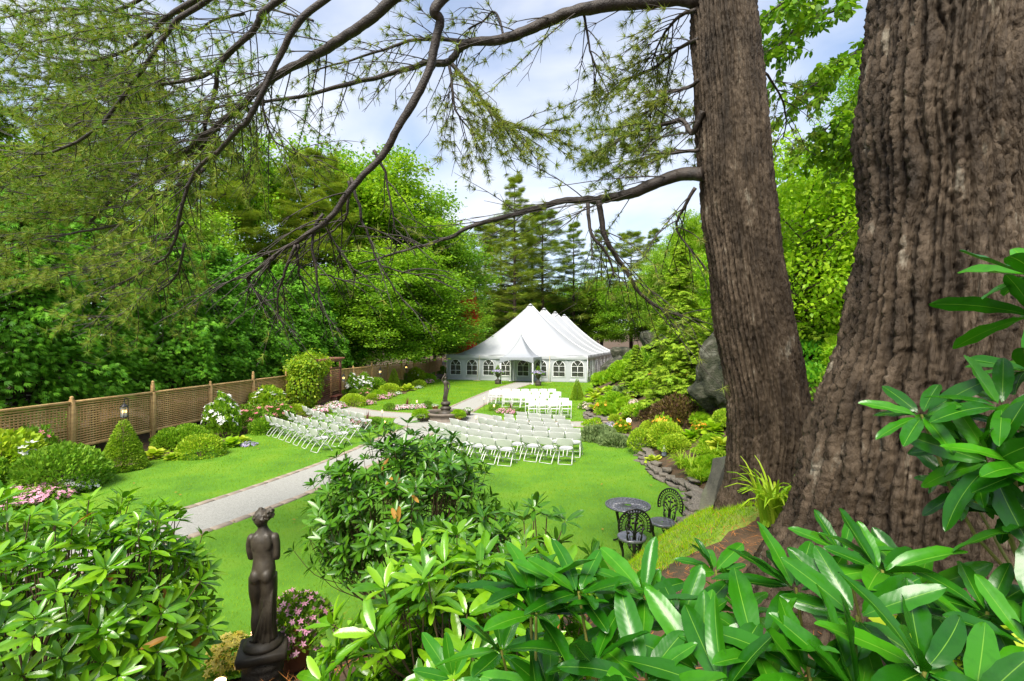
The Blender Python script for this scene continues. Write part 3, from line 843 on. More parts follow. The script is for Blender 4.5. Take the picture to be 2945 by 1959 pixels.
LEFT = [
 [(270, 690), (345, 703), (415, 722), (490, 746), (575, 772), (670, 800), (785, 832)],
 [(480, 632), (560, 665), (637, 687), (712, 711), (800, 737), (905, 762), (1025, 785)],
 [(690, 580), (760, 612), (825, 633), (900, 655), (985, 675), (1072, 697), (1170, 718)],
 [(985, 560), (1075, 598), (1150, 620), (1235, 640), (1320, 656)]]
names = ['row farthest from the fountain', 'second row from the back', 'second row from the front', 'front row beside the clipped ball']
for i, r in enumerate(LEFT):
    row(r, O3, S3, False, 'white folding chair in the block by the fence, %s' % names[i], 'chairs of the block by the fence', 46, 46)

# ------------------------------------------------------------------ figures: overlapping forms fused into one continuous surface
def fuse(g, voxel, smooth_it=4, fac=0.5):
    me = g.mesh('fuse'); o = bpy.data.objects.new('fuse', me); COL.objects.link(o)
    r = o.modifiers.new('r', 'REMESH'); r.mode = 'VOXEL'; r.voxel_size = voxel; r.use_smooth_shade = True
    s = o.modifiers.new('s', 'SMOOTH'); s.iterations = smooth_it; s.factor = fac
    dg = bpy.context.evaluated_depsgraph_get()
    out = bpy.data.meshes.new_from_object(o.evaluated_get(dg))
    bpy.data.objects.remove(o); bpy.data.meshes.remove(me)
    return out
def section_body(g, secs, n=28, fold=None):
    """secs: (z, cx, cy, rx, ry); fold(angle, z) gives drapery relief"""
    S = np.array(secs, float); zs = np.linspace(S[0, 0], S[-1, 0], 70)
    C = [np.interp(zs, S[:, 0], S[:, k]) for k in range(1, 5)]
    for _ in range(2): C = [np.convolve(np.pad(c, 2, 'edge'), [0.1, 0.2, 0.4, 0.2, 0.1], 'valid') for c in C]
    a = np.arange(n) * 2 * PI / n
    V = np.stack([C[0][:, None] + C[2][:, None] * np.cos(a), C[1][:, None] + C[3][:, None] * np.sin(a), np.repeat(zs[:, None], n, 1)], -1)
    if fold is not None:
        k = fold(a[None, :], zs[:, None])
        d = np.stack([np.cos(a), np.sin(a), 0 * a], -1)
        V = V + d[None] * k[..., None]
    g.rings(V)

# standing figure seen from behind, 1.24 m, faces +Y (away), robe held round the legs; local z=0 at the feet
def bather():
    g = G()
    # waist, ribs and shoulders; weight on the right leg
    section_body(g, [(0.60, 0.005, 0.0, 0.125, 0.10), (0.66, 0.008, 0.0, 0.128, 0.098), (0.72, 0.008, 0.0, 0.118, 0.085), (0.77, 0.004, 0.004, 0.110, 0.074), (0.82, 0.0, 0.006, 0.112, 0.074), (0.89, -0.002, 0.002, 0.122, 0.078), (0.945, -0.002, 0, 0.136, 0.074), (0.975, 0, 0, 0.132, 0.064), (1.005, 0, 0.004, 0.105, 0.054), (1.03, 0, 0.006, 0.068, 0.048), (1.055, -0.005, 0.012, 0.048, 0.046), (1.115, -0.012, 0.02, 0.042, 0.042)])
    for s in (-1, 1):
        g.ell((s * 0.058 + 0.004, -0.048, 0.615), (0.07, 0.068, 0.075), 14, 10)          # buttocks
        g.ell((s * 0.06, -0.044, 0.925), (0.055, 0.028, 0.085), 12, 8)                       # shoulder blades
        g.ell((s * 0.126, 0.004, 0.962), (0.044, 0.045, 0.042), 12, 8)                     # shoulders
    # arms: upper arms down, forearms forward round the gathered cloth
    g.tube(spline([(0.130, 0.0, 0.965), (0.148, 0.0, 0.89), (0.150, 0.005, 0.80), (0.144, 0.03, 0.755)], 12), np.interp(np.linspace(0, 1, 12), [0, 0.5, 1], [0.043, 0.038, 0.033]), 12)
    g.tube(spline([(0.15, 0.01, 0.765), (0.11, 0.09, 0.79), (0.05, 0.13, 0.83)], 8), np.linspace(0.034, 0.022, 8), 10)
    g.tube(spline([(-0.130, 0.0, 0.965), (-0.150, 0.008, 0.90), (-0.150, 0.015, 0.83), (-0.142, 0.03, 0.765)], 12), np.interp(np.linspace(0, 1, 12), [0, 0.5, 1], [0.042, 0.036, 0.032]), 12)
    g.tube(spline([(-0.148, 0.02, 0.775), (-0.10, 0.10, 0.75), (-0.03, 0.135, 0.74)], 8), np.linspace(0.032, 0.022, 8), 10)
    # hands with fingers on the cloth
    for (hx, hz, sg) in ((0.045, 0.832, -1), (-0.025, 0.742, 1)):
        g.ell((hx, 0.135, hz), (0.026, 0.014, 0.022), 8, 6)
        for k in range(4): g.tube([(hx, 0.142, hz + 0.015 - 0.01 * k), (hx + sg * 0.03, 0.15, hz + 0.012 - 0.011 * k), (hx + sg * 0.045, 0.14, hz + 0.008 - 0.012 * k)], 0.006, 6)
        g.tube([(hx, 0.14, hz + 0.015), (hx + sg * 0.012, 0.15, hz + 0.04)], 0.007, 6)
    # legs
    g.tube(spline([(0.062, -0.01, 0.60), (0.066, -0.008, 0.48), (0.058, 0.0, 0.335), (0.055, -0.012, 0.22), (0.05, -0.006, 0.07), (0.05, 0.0, 0.02)], 16), np.interp(np.linspace(0, 1, 16), [0, 0.25, 0.5, 0.65, 0.9, 1], [0.088, 0.078, 0.055, 0.058, 0.033, 0.035]), 14)
    g.tube(spline([(-0.062, -0.01, 0.60), (-0.075, 0.0, 0.48), (-0.078, 0.03, 0.33), (-0.076, 0.005, 0.2), (-0.074, -0.01, 0.07), (-0.075, 0.0, 0.02)], 16), np.interp(np.linspace(0, 1, 16), [0, 0.25, 0.5, 0.65, 0.9, 1], [0.086, 0.076, 0.053, 0.056, 0.033, 0.036]), 14)
    for sx in (0.05, -0.08):
        g.ell((sx - 0.01, 0.045, 0.018), (0.034, 0.075, 0.024), 12, 8)
    # robe: falls from the right hip across behind the left leg to the plinth
    def fold(a, z): return 0.012 * np.sin(a * 11 + z * 9) * np.clip((0.5 - z) * 3, 0, 1) + 0.006 * np.sin(a * 23 - z * 14)
    section_body(g, [(0.0, 0.045, 0.0, 0.105, 0.10), (0.1, 0.045, 0.0, 0.092, 0.088), (0.25, 0.05, 0.0, 0.088, 0.082), (0.38, 0.06, 0.0, 0.085, 0.086), (0.47, 0.075, 0.01, 0.072, 0.088), (0.54, 0.09, 0.03, 0.05, 0.07), (0.60, 0.095, 0.06, 0.03, 0.045)], 44, fold)
    for k in range(9):   # diagonal folds sweeping from the hip down to the left
        t = np.linspace(0, 1, 10); x0 = 0.13 - 0.010 * k; x1 = 0.13 - 0.032 * k
        P = np.stack([x0 + (x1 - x0) * t ** 1.3, -0.035 - 0.06 * np.sin(PI * np.clip(t, 0, 0.9)) - 0.012 * (k % 2), 0.52 - 0.015 * k - 0.50 * t], 1)
        P[:, 2] = np.maximum(P[:, 2], 0.015)
        g.tube(P, np.linspace(0.009, 0.014, 10), 7)
    # head turned and tipped to the left
    g.ell((-0.026, 0.026, 1.132), (0.070, 0.080, 0.088), 16, 12)
    g.ell((-0.07, 0.055, 1.127), (0.028, 0.03, 0.042), 10, 8)
    g.tube([(-0.09, 0.072, 1.147), (-0.102, 0.08, 1.132), (-0.094, 0.075, 1.122)], [0.008, 0.011, 0.008], 7)
    g.ell((-0.086, 0.066, 1.106), (0.013, 0.012, 0.008), 8, 6)
    return fuse(g, 0.0072, 7, 0.6)
def hairdo():
    g = G(); r = np.random.default_rng(4)
    g.ell((-0.022, 0.01, 1.17), (0.084, 0.085, 0.084), 16, 12)
    g.ell((0.082, -0.03, 1.215), (0.046, 0.046, 0.052), 14, 10)
    for k in range(60):
        d = nrm(r.normal(size=3)); d[2] = abs(d[2]) * 0.9 - 0.15
        if d[1] > 0.55: continue
        c = np.array([-0.022, 0.01, 1.17]) + d * np.array([0.084, 0.085, 0.084])
        tn = nrm(np.cross(d, r.normal(size=3))) * 0.022
        g.tube([c - tn, c + d * 0.010, c + tn], [0.006, 0.010, 0.006], 6)
    for k in range(26):
        d = nrm(r.normal(size=3)); c = np.array([0.082, -0.03, 1.215]) + d * np.array([0.043, 0.043, 0.048])
        tn = nrm(np.cross(d, r.normal(size=3))) * 0.018
        g.tube([c - tn, c + d * 0.010, c + tn], [0.006, 0.010, 0.006], 6)
    g.ell((-0.02, 0.0, 1.256), (0.02, 0.02, 0.014), 8, 6); g.ell((-0.045, 0.02, 1.25), (0.016, 0.016, 0.012), 8, 6)
    return fuse(g, 0.0052, 1, 0.4)

SX, SY = -2.215, 4.3
st = thing('garden_statue', 'dark bronze garden statue of a draped woman seen from behind on a stone pedestal', 'statue', (SX, SY, Z(SX, SY)), 0.12)
sz = 0.86 - Z(SX, SY)
me = bather(); me.materials.append(M_bronze); fb = link('figure', me, st, (0, 0, sz), None, (0.78, 0.90, 0.935))
me = hairdo(); me.materials.append(M_bronze); link('hair', me, fb, (0, 0, -0.018))
g = G(); g.lathe([(0.15, 0), (0.16, 0.01), (0.16, 0.035), (0.135, 0.05), (0.13, 0.06)], 28, (0, 0, sz - 0.055)); obj('round_base', g, M_bronze, st)
g = G(); g.box((0, 0, sz - 0.095), (0.40, 0.36, 0.08), rotz(0.25), 0.015); obj('base_slab', g, M_bronze, st)
g = G(); pr = np.linspace(0, 1, 16)
g.lathe([(0.165 + 0.02 * math.sin(t * 9) * (1 - t) + 0.012 * math.sin(t * 31), -0.12 + t * (sz - 0.01)) for t in pr], 26); v = g.v[0]
v += 0.03 * (fbm(v[:, 0] * 16, v[:, 1] * 16, v[:, 2] * 16, 3)[:, None] - 0.5) * np.array([1, 1, 0.2]); obj('pedestal', g, surf('rough_dark_stone', [(0.04, 0.032, 0.024), (0.085, 0.07, 0.052)], scale=9, rough=0.85, bump=0.7, bscale=40), st)

# ------------------------------------------------------------------ fountain
fo = thing('fountain', 'round dark stone fountain basin with a bronze maiden on a bulbous pedestal', 'fountain', FOUNT)
g = G(); g.lathe([(1.02, 0.0), (1.02, 0.06), (0.94, 0.07), (0.94, 0.24), (0.99, 0.27), (1.03, 0.31), (1.03, 0.36), (0.98, 0.385), (0.86, 0.385), (0.82, 0.36), (0.80, 0.16)], 48, cap=False)
obj('basin', g, surf('brown_basin_stone', [(0.10, 0.078, 0.06), (0.17, 0.135, 0.105)], scale=6, rough=0.6, bump=0.2), fo)
g = G(); g.lathe([(0.82, 0.31), (0.4, 0.31), (0.01, 0.31)], 48, cap=False); obj('water', g, M_water, fo)
g = G(); g.lathe([(0.34, 0.16), (0.34, 0.34), (0.32, 0.36), (0.30, 0.40), (0.24, 0.42), (0.20, 0.45), (0.25, 0.50), (0.25, 0.56), (0.20, 0.61), (0.15, 0.63), (0.16, 0.655), (0.21, 0.69), (0.225, 0.75), (0.20, 0.81), (0.13, 0.845), (0.10, 0.86)], 28); obj('pedestal', g, M_bronze, fo)
g = G()
section_body(g, [(0.0, 0.0, 0, 0.085, 0.075), (0.15, -0.01, 0, 0.075, 0.07), (0.32, 0.01, 0.01, 0.09, 0.082), (0.47, 0.03, 0, 0.112, 0.095), (0.55, 0.03, 0, 0.118, 0.095), (0.63, 0.02, 0, 0.09, 0.075), (0.70, 0.01, 0, 0.085, 0.07), (0.79, 0.0, 0, 0.105, 0.08), (0.86, 0, 0, 0.12, 0.07), (0.90, 0, 0, 0.08, 0.05), (0.93, 0, 0, 0.04, 0.04), (0.98, 0, 0, 0.038, 0.038)], 40, lambda a, z: 0.010 * np.sin(a * 9 + z * 12) * (z < 0.55))
g.ell((-0.01, 0, 1.03), (0.058, 0.065, 0.075), 14, 10); g.ell((0.0, 0.045, 1.06), (0.04, 0.04, 0.04)); 
g.tube(spline([(-0.11, 0, 0.86), (-0.16, 0, 0.97), (-0.10, -0.02, 1.10), (-0.03, 0, 1.17)], 9), np.linspace(0.036, 0.024, 9), 9)   # raised arm carrying the jar
g.tube(spline([(0.115, 0, 0.86), (0.165, -0.01, 0.74), (0.17, -0.06, 0.62), (0.14, -0.10, 0.55)], 9), np.linspace(0.036, 0.022, 9), 9)
g.ell((0.13, -0.105, 0.535), (0.02, 0.03, 0.03)); g.ell((-0.03, 0, 1.18), (0.05, 0.05, 0.07))
for k in range(7): g.tube(spline([(0.10 - 0.02 * k, -0.08, 0.5), (0.07 - 0.03 * k, -0.10, 0.3), (0.05 - 0.035 * k, -0.085, 0.02)], 7), 0.012, 6)
me = fuse(g, 0.012, 2, 0.5); me.materials.append(M_bronze); link('figure', me, fo, (0, 0, 0.85), (0, 0, 0.3), 1.03)

# ------------------------------------------------------------------ pots
def pot_mesh(r, h, mat, rim=0.03):
    g = G(); g.lathe([(r * 0.66, 0), (r * 0.92, h * 0.78), (r * 0.95, h * 0.8), (r + rim * 0.4, h * 0.8), (r + rim * 0.5, h), (r * 0.9, h), (r * 0.86, h * 0.86), (0.01, h * 0.86)], 24, cap=False)
    return g.mesh('pot', mat)
def pot(x, y, r, h, mat, label, group=None):
    o = link('flower_pot', pot_mesh(r, h, mat), None, (x, y, Z(x, y)))
    return tag(o, label, 'pot', group)
POT = PG(848, 1888, 0.42); POT[2] = Z(POT[0], POT[1])
pot(POT[0], POT[1], 0.165, 0.27, M_terra, 'terracotta flower pot standing on the mulch beside the bronze statue')

# ------------------------------------------------------------------ arbour
ar = thing('garden_arbor', 'red-brown wooden lattice arbour set into the fence line, half covered by a vine', 'arbor', (-11.35, 28.6, 0), math.radians(4))
for (x, y) in ((0.55, -2.2), (0.55, 2.2), (-0.55, -2.2), (-0.55, 2.2)):
    g = G(); g.box((x, y, 1.2), (0.13, 0.13, 2.4), None, 0.012); obj('post', g, M_redwood, ar)
for x in (0.55, -0.55):
    g = G(); g.box((x, 0, 2.47), (0.09, 5.1, 0.16), None, 0.012); obj('beam', g, M_redwood, ar)
for k in range(9):
    g = G(); g.box((0, -2.3 + k * 0.575, 2.60), (1.6, 0.07, 0.11), None, 0.01); obj('rafter', g, M_redwood, ar)
g = G(); g.box((0.55, 0.0, 2.02), (0.05, 4.26, 0.08), None, 0.006); obj('rail', g, M_redwood, ar)
g = G(); g.box((0.55, 0.0, 0.25), (0.05, 4.26, 0.08), None, 0.006); obj('rail', g, M_redwood, ar)
lv = G(); lv.box((0, 0, 0), (0.012, 0.035, 1.70), None, 0); lvm = lv.mesh('slat', M_redwood, False)
lh = G(); lh.box((0, 0, 0), (0.012, 4.26, 0.035), None, 0); lhm = lh.mesh('slat', M_redwood, False)
for k in range(30): link('slat', lvm, ar, (0.545, -2.08 + k * 0.1434, 1.135))
for k in range(14): link('slat', lhm, ar, (0.559, 0, 0.36 + k * 0.122))
bn = thing('garden_bench', 'low red-brown bench seat at the foot of the lattice arbour', 'bench', (-10.45, 28.8, 0), math.radians(4))
for k in range(3): g = G(); g.box((0.12 * k - 0.12, 0, 0.42), (0.11, 1.5, 0.03), None, 0.006); obj('seat_slat', g, surf('bench_red', [(0.24, 0.06, 0.03)]) if 'bench_red' not in MATS else MATS['bench_red'], bn)
for s in (-0.65, 0.65): g = G(); g.box((0, s, 0.2), (0.3, 0.06, 0.4), None, 0.008); obj('leg', g, M_redwood, bn)

# ------------------------------------------------------------------ hanging lanterns on hooks and candle stakes
def lantern_proto():
    t = thing('hanging_lantern', 'x', 'lantern')
    g = G(); g.tube(spline([(0, 0.16, 0), (0, 0.16, 1.45), (0, 0.13, 1.6), (0, 0.03, 1.63), (0, 0, 1.52)], 24), 0.011, 6); obj('hook_stand', g, M_blackmetal, t)
    g = G(); g.lathe([(0.10, 1.02), (0.115, 1.03), (0.10, 1.05)], 6); obj('base', g, M_blackmetal, t)
    g = G(); g.lathe([(0.10, 1.05), (0.11, 1.36)], 6, cap=False); obj('pane', g, M_lglass, t, smooth=False)
    g = G(); g.lathe([(0.125, 1.36), (0.10, 1.39), (0.04, 1.46), (0.015, 1.47), (0.012, 1.52)], 6); obj('roof', g, M_blackmetal, t)
    for k in range(6):
        a = k * PI / 3; g = G(); g.tube([(0.105 * math.cos(a), 0.105 * math.sin(a), 1.04), (0.113 * math.cos(a), 0.113 * math.sin(a), 1.37)], 0.006, 4); obj('corner_bar', g, M_blackmetal, t)
    for k in range(3):
        a = k * 2.1 + 0.4; g = G(); g.lathe([(0.016, 1.05), (0.016, 1.17), (0.012, 1.175)], 8, (0.05 * math.cos(a), 0.05 * math.sin(a), 0)); c = obj('candle', g, M_white, t)
        g = G(); g.lathe([(0.003, 1.175), (0.022, 1.205), (0.014, 1.24), (0.002, 1.27)], 8, (0.05 * math.cos(a), 0.05 * math.sin(a), 0)); obj('flame', g, M_candle, c)
    return t
LAN = [((357, 1185), 15.3, 'lantern with three lit candles by the lattice fence above the cone spruce'), ((746, 1128), 22.8, 'lit lantern above the white hydrangea just before the vine-covered arbour'), ((988, 1088), 31.8, 'lit lantern against the fence right beside the arbour post'), ((1093, 1070), 36.5, 'lit lantern on the fence between the white phlox and the small cone spruce'), ((1168, 1057), 41, 'lit lantern at the last fence panel before the marquee')]
lp = lantern_proto(); KIDS[lp.name] = list(lp.children)
for c in lp.children: KIDS[c.name] = list(c.children)
for i, ((px, py), d, lb) in enumerate(LAN):
    p = PD(px, py, d); o = lp if i == 0 else copytree(lp)
    o.location = (p[0], p[1], p[2] - 1.2); o['label'] = lb; o['group'] = 'lanterns along the fence'
    if p[2] - 1.2 > 0.02:
        for ch in o.children:
            if ch.name.startswith('hook_stand'): pass
def stake_proto():
    t = thing('candle_stake', 'x', 'candle light')
    g = G(); g.tube([(0, 0, 0), (0, 0, 0.62)], 0.008, 6); obj('stake', g, M_blackmetal, t)
    g = G(); g.lathe([(0.02, 0.6), (0.045, 0.63), (0.055, 0.74), (0.05, 0.76)], 12, cap=False); obj('glass_cup', g, M_lglass, t)
    g = G(); g.lathe([(0.005, 0.63), (0.03, 0.65), (0.03, 0.70), (0.005, 0.74)], 8); obj('flame', g, M_candle, t)
    return t
sp = stake_proto(); KIDS[sp.name] = list(sp.children)
for i, (px, py, lb) in enumerate([(1099, 1184, 'votive candle on a stake at the lawn corner left of the fountain'), (1106, 1216, 'votive candle on a stake beside the clipped ball at the front chair row'), (1199, 1155, 'votive candle on a stake behind the pink and white impatiens bed'), (1392, 1146, 'votive candle on a stake beside the path to the marquee'), (1421, 1167, 'votive candle on a stake by the small ball and pink bed of the marquee block'), (1369, 1201, 'votive candle on a stake between the fountain and the large chair block')]):
    p = PG(px, py, 0.68); o = sp if i == 0 else copytree(sp)
    o.location = (p[0], p[1], Z(p[0], p[1])); o['label'] = lb; o['group'] = 'votive candles around the fountain'

# ------------------------------------------------------------------ urns at the canopy
def urn_proto():
    t = thing('garden_urn', 'x', 'urn')
    g = G(); g.box((0, 0, 0.16), (0.42, 0.42, 0.32), None, 0.02); g.box((0, 0, 0.34), (0.48, 0.48, 0.05), None, 0.012); obj('plinth', g, M_bronze, t)
    g = G(); g.lathe([(0.16, 0.365), (0.16, 0.40), (0.07, 0.46), (0.06, 0.56), (0.10, 0.60), (0.19, 0.72), (0.24, 0.86), (0.25, 0.96), (0.31, 1.0), (0.31, 1.04), (0.26, 1.04), (0.22, 0.95), (0.01, 0.93)], 24, cap=False); obj('bowl', g, M_bronze, t)
    for s in (-1, 1): g = G(); g.tube(spline([(s * 0.23, 0, 0.92), (s * 0.33, 0, 0.9), (s * 0.30, 0, 0.76), (s * 0.2, 0, 0.74)], 10), 0.018, 6); obj('handle', g, M_bronze, t)
    return t
up = urn_proto(); KIDS[up.name] = list(up.children)
URN = []
for i, (px, py, lb) in enumerate([(1432, 1105, 'dark stone urn on plinth at the canopy leg nearer the fence'), (1548, 1110, 'dark stone urn on plinth at the canopy leg nearer the rocks')]):
    p = PG(px, py); o = up if i == 0 else copytree(up); o.location = p; o.rotation_euler = (0, 0, -TA); o['label'] = lb; o['group'] = 'urns at the canopy'; URN.append(p)

# ------------------------------------------------------------------ cast iron table and chairs
def iron_back(g, w, h, z0, lean):
    """pierced shell-shaped back; x across, z up"""
    def Y(z): return -lean * (z - z0)
    def pt(x, z): return (x, Y(z), z)
    a = np.linspace(-0.35, PI + 0.35, 36)
    for (rx, rz, r) in ((w, h * 0.56, 0.013), (w * 0.80, h * 0.46, 0.007), (w * 0.56, h * 0.36, 0.007), (w * 0.47, h * 0.30, 0.006)):
        g.tube([pt(rx * math.cos(t), z0 + h * 0.44 + rz * math.sin(t)) for t in a], r, 6)
    for t in np.linspace(-0.3, PI + 0.3, 21):
        c, s = math.cos(t), math.sin(t)
        g.tube([pt(w * 0.8 * c, z0 + h * 0.44 + h * 0.46 * s), pt(w * c, z0 + h * 0.44 + h * 0.56 * s)], 0.006, 5)
        g.ell(pt(w * 0.9 * c, z0 + h * 0.44 + h * 0.51 * s), (0.014, 0.008, 0.014), 6, 5)
    for t in np.linspace(-0.25, PI + 0.25, 31):
        c, s = math.cos(t), math.sin(t)
        g.tube([pt(w * 0.56 * c, z0 + h * 0.44 + h * 0.36 * s), pt(w * 0.8 * c, z0 + h * 0.44 + h * 0.46 * s)], 0.0045, 5)
    # little tree of branches in the middle
    for k in (-1, 1):
        g.tube([pt(k * w * 0.52, z0 + h * 0.42), pt(k * w * 0.42, z0 + h * 0.1), pt(k * w * 0.36, z0 - 0.01)], 0.010, 6)
        g.tube([pt(k * 0.012, z0), pt(k * 0.02, z0 + h * 0.3), pt(k * 0.08, z0 + h * 0.5)], 0.009, 6)
        g.tube([pt(k * 0.015, z0 + h * 0.2), pt(k * 0.07, z0 + h * 0.33), pt(k * 0.10, z0 + h * 0.36)], 0.007, 6)
        for (x, z) in ((0.03, 0.55), (0.08, 0.62), (0.035, 0.7), (0.10, 0.48), (0.12, 0.36), (0.06, 0.42), (0.09, 0.22)): g.ell(pt(k * x, z0 + h * z), (0.024, 0.008, 0.02), 7, 5)
    g.tube([pt(0, z0), pt(0, z0 + h * 0.66)], 0.010, 6)
    for x in np.linspace(-0.1, 0.1, 6): g.tube([pt(x, z0 - 0.01), pt(x * 1.15, z0 + h * 0.14)], 0.008, 5)
def iron_leg(ang, r0, zt_, r1):
    g = G(); c, s = math.cos(ang), math.sin(ang)
    P = spline([(r0 * c, r0 * s, zt_), ((r0 + 0.035) * c, (r0 + 0.035) * s, zt_ * 0.82), (r0 * 0.92 * c, r0 * 0.92 * s, zt_ * 0.4), (r0 * 0.98 * c, r0 * 0.98 * s, zt_ * 0.12), (r1 * c, r1 * s, 0.01)], 12)
    g.tube(P, np.interp(np.linspace(0, 1, 12), [0, 0.2, 0.6, 1], [0.035, 0.03, 0.016, 0.014]), 7)
    g.ell((r1 * c, r1 * s, 0.015), (0.02, 0.02, 0.015), 7, 5)
    for k in (-1, 1):   # pierced bracket
        n = np.array([-s, c, 0]) * k
        b = np.array([r0 * c, r0 * s, zt_ - 0.02])
        g.tube([b + n * 0.02, b + n * 0.09 + np.array([0, 0, -0.01]), b + n * 0.06 + np.array([0, 0, -0.07]), b + n * 0.015 + np.array([0, 0, -0.13])], 0.009, 6)
        g.ell(b + n * 0.05 + np.array([0, 0, -0.045]), (0.018, 0.018, 0.02), 7, 5)
    return g
def iron_chair(x, y, head, label):
    t = thing('iron_chair', label, 'chair', (x, y, Z(x, y)), -head)
    g = G(); g.lathe([(0.02, 0.425), (0.16, 0.428), (0.205, 0.436), (0.215, 0.43), (0.21, 0.395), (0.19, 0.39)], 26, cap=False); obj('seat', g, M_ironworn, t)
    g = G(); iron_back(g, 0.235, 0.47, 0.45, 0.16)
    for p in g.v: p[:, 1] += -0.185
    obj('backrest', g, M_iron, t)
    for k in range(3):
        g = iron_leg(PI / 2 * -1 + k * 2 * PI / 3, 0.15, 0.40, 0.20); obj('leg', g, M_iron, t)
    return t
TP_ = PG(1825, 1444, 0.95)
tx, ty = 1.99, 8.3
tb = thing('iron_table', 'round pierced cast-iron garden table with pale worn top', 'table', (tx, ty, Z(tx, ty)))
g = G(); g.lathe([(0.37, 0.655), (0.385, 0.665), (0.385, 0.685), (0.372, 0.69), (0.36, 0.68)], 40, cap=False)
for rr_ in (0.06, 0.11, 0.17, 0.22, 0.28, 0.33): g.lathe([(rr_, 0.672), (rr_ + 0.014, 0.684), (rr_ + 0.028, 0.672)], 36, cap=False)
for k in range(28):
    a = k * 2 * PI / 28; c, s = math.cos(a), math.sin(a); g.tube([(0.06 * c, 0.06 * s, 0.676), (0.22 * math.cos(a + 0.2), 0.22 * math.sin(a + 0.2), 0.676), (0.37 * c, 0.37 * s, 0.676)], 0.010, 5)
    g.ell((0.25 * c, 0.25 * s, 0.675), (0.02, 0.02, 0.008), 7, 5); g.ell((0.31 * math.cos(a + 0.1), 0.31 * math.sin(a + 0.1), 0.675), (0.018, 0.018, 0.008), 7, 5)
obj('table_top', g, M_ironworn, tb)
for k in range(3): obj('leg', iron_leg(k * 2 * PI / 3 + 0.4, 0.17, 0.66, 0.26), M_iron, tb)
c1 = PG(1910, 1548, 0.2); c2 = PG(1812, 1612, 0.35)
iron_chair(2.50, 8.02, -2.25, 'black cast-iron chair with pierced back turned sideways beyond the iron table')
iron_chair(1.79, 7.22, 0.05, 'black cast-iron chair with its pierced back turned to the rhododendrons')

# ------------------------------------------------------------------ rocks
def rock(c, r, label, seed, mat=None, rough=0.35, rz=0.0, tilt=(0, 0), name='boulder', n=28, group=None, flat=0.0):
    t = np.linspace(0.03, PI - 0.03, n); a = np.arange(n * 2) * PI / n
    D = np.stack([np.sin(t)[:, None] * np.cos(a), np.sin(t)[:, None] * np.sin(a), np.repeat(np.cos(t)[:, None], len(a), 1)], -1)
    q = 1 + rough * (fbm(D[..., 0] * 1.6 + seed, D[..., 1] * 1.6, D[..., 2] * 1.6 + 3, seed, 5) - 0.5) * 2 + 0.16 * (fbm(D[..., 0] * 7, D[..., 1] * 7, D[..., 2] * 7, seed + 4, 3) - 0.5)
    # facets
    r_ = np.random.default_rng(seed)
    for k in range(9):
        nn = nrm(r_.normal(size=3)); dd = (D @ nn) * q; q = np.where(dd > 0.72, q * 0.72 / np.maximum(dd, 1e-6), q)
    V = D * q[..., None] * np.asarray(r, float)
    R = np.array(Matrix.Rotation(tilt[0], 3, 'X') @ Matrix.Rotation(tilt[1], 3, 'Y')) if (tilt[0] or tilt[1]) else np.eye(3)
    V = V @ (rotz(rz) @ R).T
    g = G(); g.rings(V[::-1]); o = obj(name, g, mat or M_rock, None, c, smooth=False)
    return tag(o, label, 'rock', group)
p = PD(2125, 1030, 14.2); rock((p[0] + 0.3, p[1] + 0.6, p[2]), (1.05, 1.2, 1.75), 'tall lichened boulder leaning behind the slimmer pine trunk', 21, tilt=(0, 0.35))
p = PD(1945, 1120, 15); rock((p[0] + 0.9, p[1], p[2] - 0.1), (0.55, 0.6, 0.5), 'dark jagged rock at the foot of the tall leaning boulder', 23)
p = PD(1770, 1070, 37); rock((p[0], p[1], p[2]), (1.15, 1.2, 1.35), 'grey boulder in front of the side wall of the marquee', 24, tilt=(0, 0.5))
p = PD(1720, 1095, 37); rock((p[0] + 0.2, p[1], p[2]), (0.7, 0.8, 0.7), 'low mossy boulder next to the grey boulder by the marquee', 25, M_slab)
p = PD(1790, 1020, 41); rock((p[0], p[1], p[2]), (1.2, 1.0, 0.9), 'upper boulder with yellow growth behind the marquee corner', 30)
p = PD(1880, 960, 27); rock((p[0], p[1], p[2] - 0.4), (0.8, 0.9, 0.7), 'pale boulder on the slope behind the young hemlock', 26)
p = PD(2000, 965, 24); rock((p[0], p[1], p[2] - 0.4), (0.9, 0.9, 0.6), 'broad pale boulder halfway up the slope', 27)
p = PD(2425, 790, 16.5); rock((p[0] + 0.6, p[1] + 0.8, p[2] - 0.3), (1.1, 1.2, 1.3), 'grey cliff boulder high between the two big trunks', 28)
p = PD(2290, 830, 15.5); rock((p[0], p[1] + 0.6, p[2] - 0.3), (0.7, 0.8, 1.0), 'pale cliff boulder beside the slimmer trunk', 29)
p = PD(2330, 640, 18.5); rock((p[0], p[1] + 1, p[2] - 0.3), (1.2, 1.2, 0.9), 'dark overhanging ledge under the yellow-green maple', 31, M_slab)
p = PD(2085, 1410, 5.7)
bm = bmesh.new(); bmesh.ops.create_cube(bm, size=1.0); bmesh.ops.subdivide_edges(bm, edges=list(bm.edges), cuts=5, use_grid_fill=True)
for v in bm.verts:
    c = v.co; taper = 1 - 0.55 * max(0, c.z + 0.1) if c.x < 0 else 1 - 0.2 * max(0, c.z)
    nn_ = float(fbm(np.array([c.x * 4 + 9]), np.array([c.y * 4]), np.array([c.z * 4]), 5, 3)[0]) - 0.5
    v.co = Vector((c.x * 0.52 * taper, c.y * 0.20 + nn_ * 0.10, c.z * 0.98 + 0.1 * c.x + nn_ * 0.10))
me = bpy.data.meshes.new('slate_slab'); bm.to_mesh(me); bm.free(); me.materials.append(M_slab)
tag(link('slate_slab', me, None, (p[0], p[1], p[2] - 0.1), (-0.25, 0.42, 0.35)), 'upright mossy slate slab leaning on the foot of the slimmer pine', 'rock')
